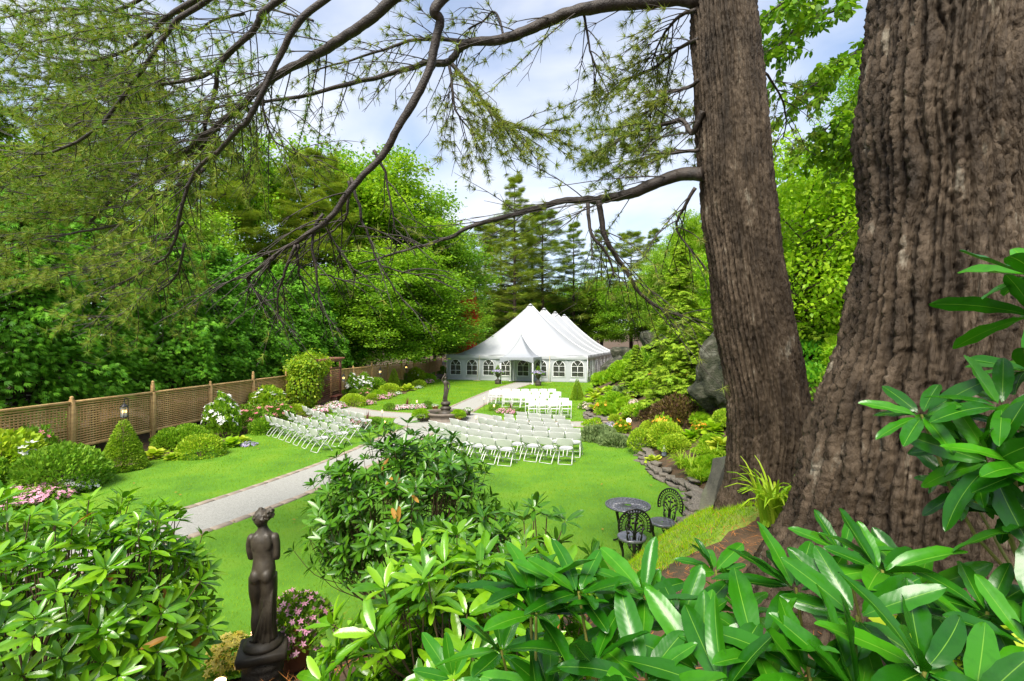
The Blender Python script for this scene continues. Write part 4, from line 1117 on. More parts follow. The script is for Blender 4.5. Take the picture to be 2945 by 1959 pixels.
for i, (px, py, d, r, lb) in enumerate([(1985, 1430, 8.2, 0.16, 'small pale stone at the lawn end of the stone border'), (2010, 1455, 7.9, 0.14, 'small rounded stone beside the leaning slate slab'), (2005, 1478, 7.3, 0.2, 'flat grey stone lying in the moss below the slate slab'), (1972, 1450, 7.9, 0.1, 'fist-sized stone beside the small pale border stone')]):
    q = PD(px, py, d); x, y = q[0], q[1]; rock((x, y, Z(x, y) + r * 0.25), (r, r * 0.8, r * 0.5), lb, 40 + i, M_stone, 0.3, n=10)

# stone border wall, stone by stone
wl_ = thing('stone_border', 'low dry-laid stone border along the curved edge of the lawn and rock garden', 'stone wall', (4.0, 15, 0))
ys_ = np.arange(8.6, 26, 0.34)
stones = []
for k in range(8):
    g = G(); g.box((0, 0, 0), (2, 2, 2), None, 0.28); v = g.v[0]; v += np.random.default_rng(k).normal(size=v.shape) * np.array([0.16, 0.16, 0.12]); stones.append(g.mesh('border_stone', M_stone, False))
r_ = np.random.default_rng(9)
for y in ys_:
    for lay in range(3):
        yy_ = y + r_.uniform(-0.1, 0.1) + lay * 0.15; x = float(xe(yy_)) + 0.02 + 0.07 * lay + r_.uniform(-0.05, 0.05) + 0.1 * math.sin(yy_ * 1.3)
        if lay == 2 and r_.random() < 0.45: continue
        link('stone', stones[r_.integers(8)], wl_, (x - 4.0, yy_ - 15, Z(x - 0.1, yy_) + 0.03 + 0.075 * lay), (r_.uniform(-0.12, 0.12), r_.uniform(-0.12, 0.12), r_.normal() * 0.35 + 1.5), (r_.uniform(0.12, 0.27), r_.uniform(0.09, 0.17), r_.uniform(0.03, 0.06)))

# ------------------------------------------------------------------ big pine trunks with furrowed bark
def big_trunk(name, label, rows, Y0, lean, cols, nrows, zr, depth, seed, ftop, ridge=0.055):
    """rows: (py, left px, right px); lean: depth change with height; every ring keeps the real size at its distance"""
    R = []
    for (py, l, r) in rows:
        y = Y0
        al, ar_ = math.atan((l - CX) / F), math.atan((r - CX) / F)
        c, h = (al + ar_) / 2, (ar_ - al) / 2
        D = y / math.cos(c)
        R.append((CZ - (py - HY) / F * (y - D * math.sin(h) * 0.5), y * math.tan(c), y, D * math.sin(h)))
    R = np.array(sorted(R))
    z = np.concatenate([np.linspace(zr[0], zr[1], nrows), np.linspace(zr[1], ftop, 30)[1:]])
    cxs, rs = np.interp(z, R[:, 0], R[:, 1]), np.interp(z, R[:, 0], R[:, 3])
    top = z > R[-1, 0]
    sl = (R[-1, 1] - R[-2, 1]) / (R[-1, 0] - R[-2, 0]); cxs = np.where(top, R[-1, 1] + sl * 0.5 * (z - R[-1, 0]), cxs)
    rs = np.where(top, np.maximum(R[-1, 3] * (1 - 0.45 * (z - R[-1, 0]) / (ftop - R[-1, 0])), 0.1), rs)
    low = z < R[0, 0]; rs = np.where(low, R[0, 3] + (R[0, 0] - z) * 0.5, rs)
    k = np.ones(9) / 9
    cxs = np.convolve(np.pad(cxs, 4, 'edge'), k, 'valid'); rs = np.convolve(np.pad(rs, 4, 'edge'), k, 'valid')
    a = np.arange(cols) * 2 * PI / cols
    A, ZZ = np.meshgrid(a, z); r0 = float(np.median(R[:, 3]))
    X, Yc = np.cos(A) * r0, np.sin(A) * r0
    kr = int(round(2 * PI * r0 / ridge))
    w1 = fbm(X * 4.5, Yc * 4.5, ZZ * 1.7, seed, 3) - 0.5; w2 = fbm(X * 14, Yc * 14, ZZ * 5.0, seed + 3, 2) - 0.5
    ph = A * kr / 2 + w1 * 8.0 + w2 * 0.8
    ridge_ = np.abs(np.sin(ph)) ** 0.42
    ph2 = A * kr * 0.5 * 0.73 // 1 * 0 + (A * round(kr * 0.37)) + w1 * 4 - w2 * 1.2
    ridge_ = np.minimum(ridge_, 0.08 + np.abs(np.sin(ph2)) ** 0.45) * (0.55 + 0.9 * fbm(X * 6, Yc * 6, ZZ * 2.2, seed + 21, 2))
    brk = np.abs(fbm(X * 20, Yc * 20, ZZ * 13 + w2 * 2, seed + 7, 2) - 0.5) * 2
    plate = 0.84 * ridge_ + 0.16 * np.clip(brk / 0.12, 0, 1)
    fine = fbm(X * 70, Yc * 70, ZZ * 45, seed + 5, 3) - 0.5
    lump = fbm(X * 2.2, Yc * 2.2, ZZ * 1.2, seed + 8, 3) - 0.5
    dis = depth * (plate - 0.7) + depth * 0.42 * fine + 0.10 * lump * r0
    butt = 0.16 * np.clip((zr[0] + 0.75 - ZZ) / 0.75, 0, 1) ** 1.6 * np.maximum(0, np.sin(A * 5 + seed)) * r0 * 2
    rad = rs[:, None] + dis + butt
    V = np.stack([cxs[:, None] + rad * np.cos(A), Y0 + lean * (ZZ - CZ) + rad * np.sin(A), ZZ], -1)
    g = G(); g.rings(V)
    return g, R, cxs, rs, z
rows1 = [(0, 1990, 2172), (300, 2005, 2205), (500, 2012, 2222), (700, 2034, 2242), (900, 2055, 2280), (1100, 2086, 2320), (1250, 2094, 2348), (1400, 2088, 2345), (1480, 2062, 2350), (1560, 2050, 2360)]
PINE1 = np.array([2.05, 4.45])
pine1 = thing('pine_tree', 'slimmer old pine trunk with long bare limbs over the lawn', 'tree', (PINE1[0] + 0.35, PINE1[1], Z(*PINE1)))
g, R1, cx1, rs1, z1 = big_trunk('trunk', '', rows1, 4.45, 0.0, 270, 330, (1.45, 6.9), 0.062, 3, 13.5, 0.040)
obj('trunk', g, M_bark, pine1, world=True)
rows2 = [(0, 2492, 3060), (100, 2487, 3060), (250, 2466, 3050), (330, 2464, 3045), (450, 2480, 3040), (600, 2484, 3040), (800, 2452, 3050), (1000, 2424, 3065), (1200, 2362, 3085), (1350, 2322, 3100), (1450, 2300, 3110), (1560, 2280, 3120)]
pine2 = thing('pine_tree', 'huge furrowed pine trunk filling the bank beside the glossy rhododendron', 'tree', (2.6, 2.6, Z(2.6, 2.6)))
g, R2, cx2, rs2, z2 = big_trunk('trunk', '', rows2, 2.6, 0.0, 360, 350, (1.7, 5.6), 0.098, 17, 12.0, 0.058)
obj('trunk', g, M_bark, pine2, world=True)

# ------------------------------------------------------------------ plants: builders
UP = np.array([0, 0, 1.0])
def sprays(pos, d, up, tmpl, sc, g, attr=None):
    g.leaves(tmpl, pos, basis(d, up), sc, attr)

def conifer(seed, H, z0, nb, Lmax, prof, rise, droop, ns, tmpl, ssz, width, tr, tmin=0.2, sprd=0.9, gold=2.39996, jit=0.06, up_mix=0.35, limb=0.22):
    r = np.random.default_rng(seed)
    k = np.arange(nb); h = z0 + (H - z0) * ((k + 0.5) / nb) ** 0.92 + r.normal(size=nb) * H * 0.008
    h = np.minimum(h, H * 0.955)
    az = k * gold + r.normal(size=nb) * 0.25
    L = Lmax * prof((h - z0) / (H - z0)) * r.uniform(0.68, 1.12, nb)
    D = np.stack([np.cos(az), np.sin(az), 0 * az], 1); S = np.stack([-np.sin(az), np.cos(az), 0 * az], 1)
    def at(t): return h[:, None] * UP[None, None].transpose(1, 0, 2) if False else None
    n = np.maximum((ns * (0.35 + 0.65 * L / L.max())).astype(int), 6)
    idx = np.repeat(k, n); N = len(idx)
    t = tmin + (1 - tmin) * r.random(N) ** 0.75
    lat = (r.random(N) * 2 - 1); lat = np.sign(lat) * np.abs(lat) ** 0.8
    wl_ = width * L[idx] * np.clip(1.05 - t, 0.08, 0.7) * lat
    base = D[idx] * (L[idx] * t)[:, None] + S[idx] * wl_[:, None]
    zz = h[idx] + rise * L[idx] * t - droop * L[idx] * t ** 2 - 0.15 * np.abs(wl_) + r.normal(size=N) * jit * Lmax
    base[:, 2] = zz
    d = D[idx] * (1 - 0.3 * np.abs(lat))[:, None] + S[idx] * (np.sign(lat) * sprd * r.random(N))[:, None]
    d[:, 2] += (rise - 2 * droop * t) * 0.8 + r.normal(size=N) * 0.25
    upv = UP + rdir_(r, N) * up_mix
    g = G(); sprays(base, d, upv, tmpl, ssz * r.uniform(0.65, 1.25, N), g, r.random(N))
    gt = G()
    zq = np.linspace(-0.3, H * 0.99, 14)
    gt.tube(np.stack([0 * zq, 0 * zq, zq], 1), tr * np.clip(1.05 - zq / H, 0.04, 1.2), 9)
    for i in range(nb):
        tq = np.linspace(0, 0.8, 5); P = D[i] * (L[i] * tq)[:, None]; P[:, 2] = h[i] + rise * L[i] * tq - droop * L[i] * tq ** 2
        gt.tube(P, np.linspace(tr * limb * (0.4 + L[i] / Lmax), 0.01, 5), 4, False)
    return g, gt
def rdir_(r, n): return nrm(r.normal(size=(n, 3)))

def broadleaf(seed, H, R, z0, nl, nleaf, lsz, tr, sub=5, csz=0.16, tmpl=None, shape=0.75, flat=0.6, lean=(0, 0)):
    """trunk, limbs that fork, and leaf clumps with gaps"""
    r = np.random.default_rng(seed); gt = G()
    zq = np.linspace(-0.3, H * 0.8, 10)
    tp = np.stack([lean[0] * (zq / H) ** 1.5 * H + 0.02 * H * np.sin(zq / H * 5 + seed), lean[1] * (zq / H) ** 1.5 * H + 0.015 * H * np.cos(zq / H * 4 + seed), zq], 1)
    gt.tube(tp, tr * np.clip(1.05 - zq / H, 0.2, 1.2), 9)
    C = []
    for i in range(nl):
        f = (i + 0.5) / nl; z = z0 + (H * 0.78 - z0) * f ** 0.9; az = i * 2.39996 + r.normal() * 0.3
        b = np.array([np.interp(z, zq, tp[:, 0]), np.interp(z, zq, tp[:, 1]), z])
        u = (z - z0) / (H - z0)
        L = R * (0.35 + 0.75 * math.sin(PI * min(1, 0.22 + u * shape)) ) * r.uniform(0.75, 1.1)
        el = 0.15 + 0.75 * u + r.normal() * 0.1
        d = np.array([math.cos(az) * math.cos(el), math.sin(az) * math.cos(el), math.sin(el)])
        P = spline([b, b + d * L * 0.45 + UP * 0.03 * L, b + d * L + UP * 0.10 * L * r.uniform(-1, 1)], 7)
        gt.tube(P, np.linspace(tr * 0.33 * (1.1 - u * 0.7), tr * 0.05, 7), 5, False)
        for j in range(sub):
            t = r.uniform(0.3, 1.0); q = P[int(t * 6)]
            d2 = nrm(d * 0.6 + rdir_(r, 1)[0] * 0.9 + UP * 0.15); l2 = L * r.uniform(0.18, 0.42)
            e = q + d2 * l2; gt.tube([q, (q + e) / 2 + UP * 0.04 * l2, e], [tr * 0.1, tr * 0.06, tr * 0.02], 4, False)
            C += [e, q + d2 * l2 * 0.5]
        C.append(P[-1])
    C.append(np.array([tp[-1][0], tp[-1][1], H * 0.93])); C.append(np.array([tp[-1][0] + 0.08 * R, tp[-1][1], H * 0.85]))
    C = np.array(C); n = nleaf // len(C)
    idx = np.repeat(np.arange(len(C)), n); cs = csz * R * r.uniform(0.6, 1.35, len(C))
    off = r.normal(size=(len(idx), 3)) * cs[idx][:, None] * np.array([1, 1, flat])
    pos = C[idx] + off
    d = nrm(off) * 0.7 + rdir_(r, len(idx)); d[:, 2] -= 0.25
    g = G(); sprays(pos, d, UP + 0.8 * rdir_(r, len(idx)), tmpl or T_diamond, lsz * r.uniform(0.6, 1.3, len(idx)), g, np.clip(r.random(len(idx)) * 0.7 + 0.3 * r.random(len(C))[idx], 0, 1))
    return g, gt

def tree_proto(name, g, gt, leafm, barkm, cat='tree'):
    t = thing(name, 'x', cat)
    t['_leafname'] = 'crown'
    obj('trunk', gt, barkm, t); obj('crown', g, leafm, t, smooth=False)
    del t['_leafname']
    KIDS[t.name] = list(t.children)
    PROTO_USED[t.name] = False
    return t
PROTO_USED = {}
RECOL = {}
def plant(proto, x, y, label, group=None, sc=1.0, rz=None, z=None, mat=None):
    used = PROTO_USED[proto.name]
    o = copytree(proto) if used else proto
    PROTO_USED[proto.name] = True
    s = (sc, sc, sc) if not hasattr(sc, '__len__') else sc
    o.location = (float(x), float(y), (Z(x, y) if z is None else z) - 0.03); o.scale = s
    o.rotation_euler = (0, 0, random.uniform(0, 6.28) if rz is None else rz)
    o['label'] = label
    if group: o['group'] = group
    elif 'group' in o: del o['group']
    if mat is not None:
        for c in o.children:
            if c.name.startswith(('crown', 'foliage')):
                if c.data.materials[0] == mat: continue
                kk = (c.data.name, mat.name)
                if kk not in RECOL:
                    RECOL[kk] = c.data.copy(); RECOL[kk].materials.clear(); RECOL[kk].materials.append(mat)
                c.data = RECOL[kk]
    return o

# ------------------------------------------------------------------ the wood behind the fence and the tent
cone = lambda u: np.clip(1 - u, 0.03, 1) ** 0.8
oval = lambda u: np.sin(PI * np.clip(0.18 + u * 0.8, 0, 1)) ** 0.8 + 0.05
cedarA = tree_proto('cedar_tree', *conifer(1, 9.0, 1.5, 210, 2.3, lambda u: np.clip(1.02 - u, 0.03, 1) ** 0.55 * (0.75 + 0.4 * np.clip(u * 6, 0, 1)), 0.15, 0.30, 130, T_cedar, 0.20, 0.85, 0.16, tmin=0.3, jit=0.05, up_mix=1.0), L_cedar, M_ctrunk)
cedarB = tree_proto('cedar_tree', *conifer(2, 8.4, 1.3, 200, 2.5, lambda u: np.clip(1.02 - u, 0.03, 1) ** 0.6 * (0.8 + 0.3 * np.clip(u * 6, 0, 1)), 0.1, 0.32, 130, T_cedar, 0.21, 0.85, 0.17, tmin=0.3, jit=0.05, up_mix=1.0), L_cedar, M_ctrunk)
lab = 'dense green cedar of the row standing right behind the lattice fence'
for i, (d, dx, s) in enumerate([(6.5, 2.5, 0.9), (9.3, 2.2, 0.98), (12.2, 2.3, 0.92), (15.0, 2.0, 1.02), (17.9, 2.4, 0.95), (20.8, 2.0, 1.03), (23.8, 2.2, 0.97), (27.2, 2.4, 1.05), (30.8, 2.2, 1.0), (34.5, 2.3, 0.95), (38.6, 2.4, 0.92)]):
    fx = np.interp(d, [5.4, 25.6, 31, 45], [-13.45, -11.95, -11.6, -9.2])
    plant((cedarA, cedarB)[i % 2], fx - dx - 0.55, d, lab, 'cedars behind the fence', (s * 1.05, s * 1.05, s * 0.98))

dec = [tree_proto('maple_tree', *broadleaf(10 + i, 20, 5.2, 4.0, 30, 40000, 0.27, 0.30, sub=7, csz=0.125, flat=0.5), L_decid, M_ctrunk) for i in range(2)]
decy = tree_proto('birch_tree', *broadleaf(15, 20, 4.2, 4.5, 26, 34000, 0.26, 0.22, sub=7, csz=0.12, flat=0.5), L_decidy, M_ctrunk)
pineA = tree_proto('white_pine', *conifer(5, 28, 6, 95, 5.2, lambda u: np.clip(1.03 - u, 0.05, 1) ** 0.7, 0.28, 0.12, 95, T_tuft, 0.62, 0.6, 0.32, tmin=0.35, jit=0.03, up_mix=0.3), L_pine, M_ctrunk)
pineB = tree_proto('white_pine', *conifer(6, 26, 9, 70, 5.6, lambda u: 0.4 + 0.6 * np.sin(PI * np.clip(u, 0, 1)) ** 0.6 - 0.35 * u, 0.25, 0.10, 115, T_tuft, 0.66, 0.6, 0.34, tmin=0.3, jit=0.03, up_mix=0.3), L_pine, M_ctrunk)
def at_px(px, d): return (px - CX) / F * d, d
def ttop(d, py, x): return CZ + (HY - py) * d / F - Z(x, d)
def plant_px(proto, H0, px, d, topy, label, group=None, wide=1.0, mat=None):
    x, y = at_px(px, d); s = ttop(d, topy, x) / H0
    return plant(proto, x, y, label, group, (s * wide, s * wide, s), None, None, mat)
gd = 'broad-leaved trees behind the cedars'
lbm = 'tall green broad-leaved tree rising behind the cedar row'
for i, (px, d, ty_, w) in enumerate([(-330, 26, 260, 1.2), (-120, 33, 200, 1.1), (60, 38, 280, 1.1), (230, 34, 330, 1.15), (430, 40, 300, 1.1), (610, 37, 430, 1.2), (760, 44, 370, 1.1), (905, 41, 470, 1.2), (520, 30, 520, 1.0), (330, 46, 210, 1.0)]):
    if i % 2 == 1 or i == 4: plant_px((pineA, pineB)[i % 2], 26, px, d, ty_ - 40, 'tall soft white pine among the broad-leaved trees behind the cedar row', 'pines behind the cedars', w * 0.95)
    else: plant_px((dec[i % 2], decy)[i % 4 == 2], 20, px, d, ty_, lbm, gd, w)
plant_px(decy, 20, 1085, 47, 415, 'sunlit yellow-green tree, tallest beside the open sky left of the marquee', None, 1.25)
plant_px(dec[1], 20, 985, 50, 395, 'tall broad-leaved tree just behind the yellow-green one', None, 1.1)
plant_px(dec[0], 20, 1175, 52, 520, 'broad-leaved tree stepping down towards the marquee', None, 1.15)
plant_px(dec[1], 20, 1240, 56, 640, 'lower broad-leaved tree with full skirts behind the marquee corner', None, 1.5)
plant_px(dec[0], 20, 1120, 43, 700, 'low spreading broad-leaved tree overhanging the far fence', None, 1.9)
plant_px(dec[1], 20, 1215, 49, 800, 'small spreading tree beside the rear corner of the marquee', None, 2.2)
plant_px(dec[0], 20, 1010, 38, 760, 'low bright broad-leaved tree over the fence beyond the arbour', None, 1.7)
gp = 'pines behind the marquee'; lbp = 'tall dark white pine standing in the wood behind the marquee'
for i, (px, d, ty_, w) in enumerate([(1480, 78, 492, 1.05), (1395, 84, 640, 1.2), (1320, 78, 690, 1.1), (1560, 86, 600, 1.2), (1650, 92, 630, 1.15), (1290, 90, 650, 1.1), (1730, 98, 650, 1.2), (1440, 96, 620, 1.2), (1530, 100, 580, 1.2), (1815, 92, 660, 1.2), (1880, 80, 650, 1.1), (1230, 96, 600, 1.2), (1370, 72, 760, 1.3), (1250, 74, 740, 1.2)]):
    plant_px((pineA, pineB)[i % 2 if i else 0], 28 if (i % 2 == 0) else 26, px, d, ty_, lbp if i else 'white pine whose tip stands alone against the sky above the marquee', gp if i else None, w)
gu = 'understorey trees behind the marquee'; lbu = 'dark low broad-leaved tree filling the wood behind the marquee roof'
for i, (px, d, ty_, w) in enumerate([(1330, 70, 880, 1.8), (1420, 90, 840, 2.0), (1620, 100, 830, 1.9), (1730, 96, 810, 1.8), (1830, 88, 800, 1.7), (1540, 104, 820, 2.0), (1680, 112, 790, 1.8), (1270, 74, 910, 1.7), (1905, 84, 780, 1.7), (1470, 112, 820, 2.0)]):
    plant_px(dec[i % 2], 20, px, d, ty_, lbu, gu, w)
# right slope
gr = 'trees on the right slope'; 
for i, (px, d, ty_, w, m, lb) in enumerate([(1935, 58, 690, 1.0, L_decid, 'green tree on the slope behind the marquee side wall'), (1900, 40, 720, 0.9, L_decid, 'green tree behind the young hemlock'), (1985, 40, 590, 1.0, None, 'yellow-green tree beside the slimmer pine trunk'), (2060, 36, 590, 1.2, None, 'pale leafy tree partly hidden by the slimmer pine trunk'), (1975, 50, 640, 1.2, L_decid, 'bushy green tree at the top of the rock slope'), (2000, 30, 760, 1.5, None, 'yellow-green thicket tree above the pale boulders')]):
    plant_px((decy if m is None else dec[i % 2]), 20, px, d, ty_, lb, None, w)

hem = tree_proto('hemlock_tree', *conifer(8, 6.0, 0.5, 120, 1.9, lambda u: np.clip(1.03 - u, 0.05, 1) ** 0.85, 0.12, 0.28, 85, T_fan5, 0.21, 0.7, 0.07, tmin=0.15, jit=0.02, up_mix=0.3), L_hemlock, M_ctrunk)
for (px, d, ty_, w, lb) in [(1955, 17.5, 690, 0.85, 'feathery young hemlock standing alone in the rock garden'), (1830, 22, 985, 1.1, 'low spreading hemlock drooping over the rock garden'), (1905, 19, 985, 1.0, 'small hemlock with hanging tips at the foot of the taller one'), (1990, 16.5, 920, 1.0, 'short bright hemlock beside the tall leaning boulder'), (2370, 15.5, 560, 1.1, 'pale feathery hemlock growing between the two big trunks'), (2440, 19, 330, 1.2, 'dark hemlock high on the slope beside the huge trunk')]:
    x, y = at_px(px, d); s = max(ttop(d, ty_, x), 0.5) / 6.0
    plant(hem, x, y, lb, None, (s * w, s * w, s), None, None)
ymap = tree_proto('maple_sapling', *broadleaf(31, 5.0, 1.9, 0.8, 20, 13000, 0.115, 0.07, sub=7, csz=0.16, flat=0.45), L_lime, M_ctrunk)
plant(ymap, *at_px(2500, 30), 'green sapling on the crest behind the huge trunk', None, 1.2)
for (px, d, ty_, w, lb) in [(2300, 14.5, 400, 0.9, 'bright yellow-green maple sapling between the two big trunks'), (2400, 16, 520, 1.0, 'lime-green maple sapling higher on the slope'), (2330, 17, 600, 1.3, 'low golden-green sapling on the dark ledge'), (2250, 20, 560, 1.1, 'yellow-green sapling close behind the slimmer trunk'), (2470, 17, 640, 1.2, 'golden sapling at the edge of the huge trunk'), (2060, 22, 720, 1.2, 'bright sapling left of the slimmer trunk above the boulder')]:
    x, y = at_px(px, d); s = max(ttop(d, ty_, x), 0.8) / 5.0
    plant(ymap, x, y, lb, None, (s * w, s * w, s))

plant(ymap, *at_px(1338, 54), 'slim young maple with scarlet leaves left of the marquee', None, (0.75, 0.75, ttop(54, 850, at_px(1338, 54)[0]) / 5.0), None, None, L_red)

# ------------------------------------------------------------------ mounds, flowers and clumps
def mound(seed, rx, ry, rz, n, tmpl, lsz, lump=0.18, low=-0.25, thick=0.25, out=1.0, upb=0.5, lf=2.2):
    r = np.random.default_rng(seed)
    D = rdir_(r, n); D[:, 2] = np.where(D[:, 2] < low, -D[:, 2], D[:, 2])
    q = 1 + lump * 2 * (fbm(D[:, 0] * lf + seed, D[:, 1] * lf, D[:, 2] * lf, seed, 3) - 0.5)
    pos = D * (q * (1 - thick * r.random(n) ** 2))[:, None] * np.array([rx, ry, rz]); pos[:, 2] += rz * 0.25
    pos[:, 2] = np.maximum(pos[:, 2], 0.01)
    d = D * out + rdir_(r, n) * 0.8 + UP * upb
    g = G(); sprays(pos, d, UP * 0.6 + D * 0.6 + 0.7 * rdir_(r, n), tmpl, lsz * r.uniform(0.6, 1.3, n), g, r.random(n))
    return g, pos, D
def stems(g_, n, rx, ry, rz, seed, rad=0.012):
    r = np.random.default_rng(seed)
    for k in range(n):
        a = r.uniform(0, 6.28); q = r.uniform(0.2, 0.75)
        g_.tube([(0, 0, -0.05), (q * 0.5 * rx * math.cos(a), q * 0.5 * ry * math.sin(a), rz * 0.45), (q * rx * math.cos(a), q * ry * math.sin(a), rz * 0.95)], [rad * 1.5, rad, rad * 0.5], 5, False)
    return g_
MP = {}
def shrub_proto(key, name, cat, seed, rx, ry, rz, n, tmpl, lsz, leafm, flowers=None, **kw):
    """flowers: (material, count, size, height) scattered over the top"""
    t = thing(name, 'x', cat)
    g, pos, D = mound(seed, rx, ry, rz, n, tmpl, lsz, **kw)
    obj('foliage', g, leafm, t, smooth=False)
    obj('stem', stems(G(), 6, rx, ry, rz, seed), M_rstem, t)
    if flowers:
        for (fm, cnt, fs, lift) in flowers:
            r = np.random.default_rng(seed + 77); c = np.where(D[:, 2] > 0.1)[0]; i = r.choice(c, min(cnt, len(c)), False)
            fg = G(); dd = D[i] + 0.5 * rdir_(r, len(i)); nn = nrm(dd + UP * 0.7)
            side = nrm(np.cross(nn, rdir_(r, len(i))))
            R = np.stack([side, np.cross(nn, side), nn], -1)
            fg.leaves(T_flower, pos[i] * 1.02 + nn * lift, R, fs * r.uniform(0.7, 1.2, len(i)), r.random(len(i)))
            tag(obj('blossom', fg, fm, t, smooth=False), kind='stuff')
            seed += 5
    KIDS[t.name] = list(t.children); PROTO_USED[t.name] = False
    MP[key] = t
    return t
shrub_proto('box', 'boxwood_shrub', 'shrub', 51, 0.5, 0.5, 0.42, 4200, T_diamond, 0.05, L_box, lump=0.10)
shrub_proto('ball', 'clipped_ball', 'shrub', 52, 0.30, 0.30, 0.30, 3000, T_diamond, 0.04, L_boxd, lump=0.04, low=-0.7, thick=0.12)
shrub_proto('azalea', 'azalea_shrub', 'shrub', 53, 0.85, 0.8, 0.65, 6500, T_diamond, 0.075, L_boxd, lump=0.25, thick=0.4)
shrub_proto('mixed', 'leafy_shrub', 'shrub', 54, 0.6, 0.6, 0.6, 3600, T_oval, 0.085, L_decid, lump=0.3, thick=0.45)
shrub_proto('lime', 'golden_shrub', 'shrub', 55, 0.6, 0.6, 0.5, 4000, T_diamond, 0.075, L_lime, lump=0.25, thick=0.4)
shrub_proto('imp_pink', 'impatiens', 'flower', 56, 0.45, 0.45, 0.24, 1500, T_oval, 0.06, L_decid, [(P_pink, 300, 0.046, 0.035)], lump=0.2, thick=0.4)
shrub_proto('imp_mix', 'impatiens', 'flower', 57, 0.42, 0.42, 0.2, 1200, T_oval, 0.055, L_decid, [(P_pink, 190, 0.042, 0.035), (P_white, 150, 0.042, 0.035)], lump=0.15, thick=0.4)
shrub_proto('imp_white', 'impatiens', 'flower', 58, 0.4, 0.4, 0.22, 1300, T_oval, 0.06, L_decid, [(P_white, 240, 0.042, 0.035)], lump=0.2, thick=0.4)
shrub_proto('phlox', 'white_phlox', 'flower', 59, 0.5, 0.5, 0.85, 2600, T_oval, 0.10, L_decid, [(P_white, 130, 0.085, 0.08)], lump=0.35, thick=0.6, upb=0.9)
shrub_proto('rose', 'rose_bush', 'flower', 60, 0.6, 0.6, 0.75, 3000, T_oval, 0.08, L_boxd, [(P_rose, 46, 0.09, 0.06)], lump=0.35, thick=0.5)
shrub_proto('hydr', 'hydrangea_shrub', 'shrub', 61, 0.7, 0.7, 0.85, 3200, T_oval, 0.12, L_box, [(P_white, 40, 0.11, 0.06)], lump=0.3, thick=0.45)
shrub_proto('juniper', 'blue_juniper', 'shrub', 62, 0.75, 0.6, 0.26, 3600, T_fan5, 0.09, L_juniper, lump=0.25, thick=0.5)
shrub_proto('purple', 'purple_leaf_shrub', 'shrub', 63, 0.75, 0.75, 0.6, 3000, T_diamond, 0.09, L_purple, lump=0.3, thick=0.6)
shrub_proto('fern', 'fern', 'plant', 64, 0.5, 0.5, 0.35, 1500, T_fan5, 0.16, L_lime, lump=0.3, thick=0.7, upb=0.8)
shrub_proto('ivy', 'ivy_patch', 'ivy', 65, 1.3, 1.3, 0.35, 4000, T_oval, 0.10, L_ivy, lump=0.25, thick=0.3)
shrub_proto('lilies', 'orange_lily', 'flower', 66, 0.35, 0.35, 0.55, 700, T_oval, 0.12, L_daylily, [(P_orange, 34, 0.10, 0.12)], lump=0.3, thick=0.7, upb=1.2)
shrub_proto('lav', 'lavender_pansies', 'flower', 67, 0.4, 0.4, 0.16, 700, T_oval, 0.05, L_decid, [(P_lav, 200, 0.05, 0.03), (P_peach, 50, 0.03, 0.03)], lump=0.2)
shrub_proto('pale', 'pale_begonia', 'flower', 68, 0.3, 0.3, 0.25, 700, T_oval, 0.06, L_decid, [(P_peach, 140, 0.05, 0.03)], lump=0.2)
shrub_proto('yellow', 'yellow_sedum', 'plant', 69, 0.5, 0.5, 0.16, 2000, T_diamond, 0.05, L_lime, [(P_yellow, 120, 0.02, 0.02)], lump=0.3)
# cone spruce
def cone_spruce():
    t = thing('cone_spruce', 'x', 'shrub'); r = np.random.default_rng(70); n = 9000
    u = 1 - np.sqrt(r.random(n)); a = r.random(n) * 2 * PI
    q = 1 + 0.10 * (fbm(np.cos(a) * 3, np.sin(a) * 3, u * 9, 4, 3) - 0.5) * 2
    rad = 0.48 * (1 - u) ** 0.82 * q * (1 - 0.18 * r.random(n) ** 2) + 0.015
    D = np.stack([np.cos(a), np.sin(a), 0 * a], 1); pos = D * rad[:, None]; pos[:, 2] = 0.06 + 1.36 * u
    g = G(); sprays(pos, D + UP * 0.5 + rdir_(r, n) * 0.5, UP + rdir_(r, n) * 0.8, T_diamond, 0.055 * r.uniform(0.6, 1.2, n), g, r.random(n))
    obj('foliage', g, L_spruce, t, smooth=False); gs = G(); gs.tube([(0, 0, -0.05), (0, 0, 1.2)], [0.035, 0.01], 6); obj('trunk', gs, M_rstem, t)
    KIDS[t.name] = list(t.children); PROTO_USED[t.name] = False; MP['cone'] = t
cone_spruce()
# hosta: every large leaf its own piece
hl = []
for k, mt in enumerate((L_hosta, L_lime, L_box)):
    g = G(); g.add(T_hosta[0], T_hosta[1]); hl.append(g.mesh('leaf', mt))
HOSTA_N = {}
def hosta(x, y, label, s=1.0, n=28, kind=0, z=None, group=None):
    key = (kind, n)
    if key not in HOSTA_N:
        t = thing('hosta', 'x', 'plant'); r = np.random.default_rng(80 + kind + n)
        for i in range(n):
            f = (i + 0.5) / n; a = i * 2.39996 + r.normal() * 0.2; el = 1.35 - 0.95 * f
            L = 0.20 + 0.09 * r.random()
            o = link('leaf', hl[kind], t, (0.10 * f * math.cos(a), 0.10 * f * math.sin(a), 0.02 + 0.10 * (1 - f)), (el * 0.8, r.normal() * 0.2, a - PI / 2), (L * 1.05, L, L))
        KIDS[t.name] = list(t.children); PROTO_USED[t.name] = False; HOSTA_N[key] = t
    return plant(HOSTA_N[key], x, y, label, group, s, None, z)
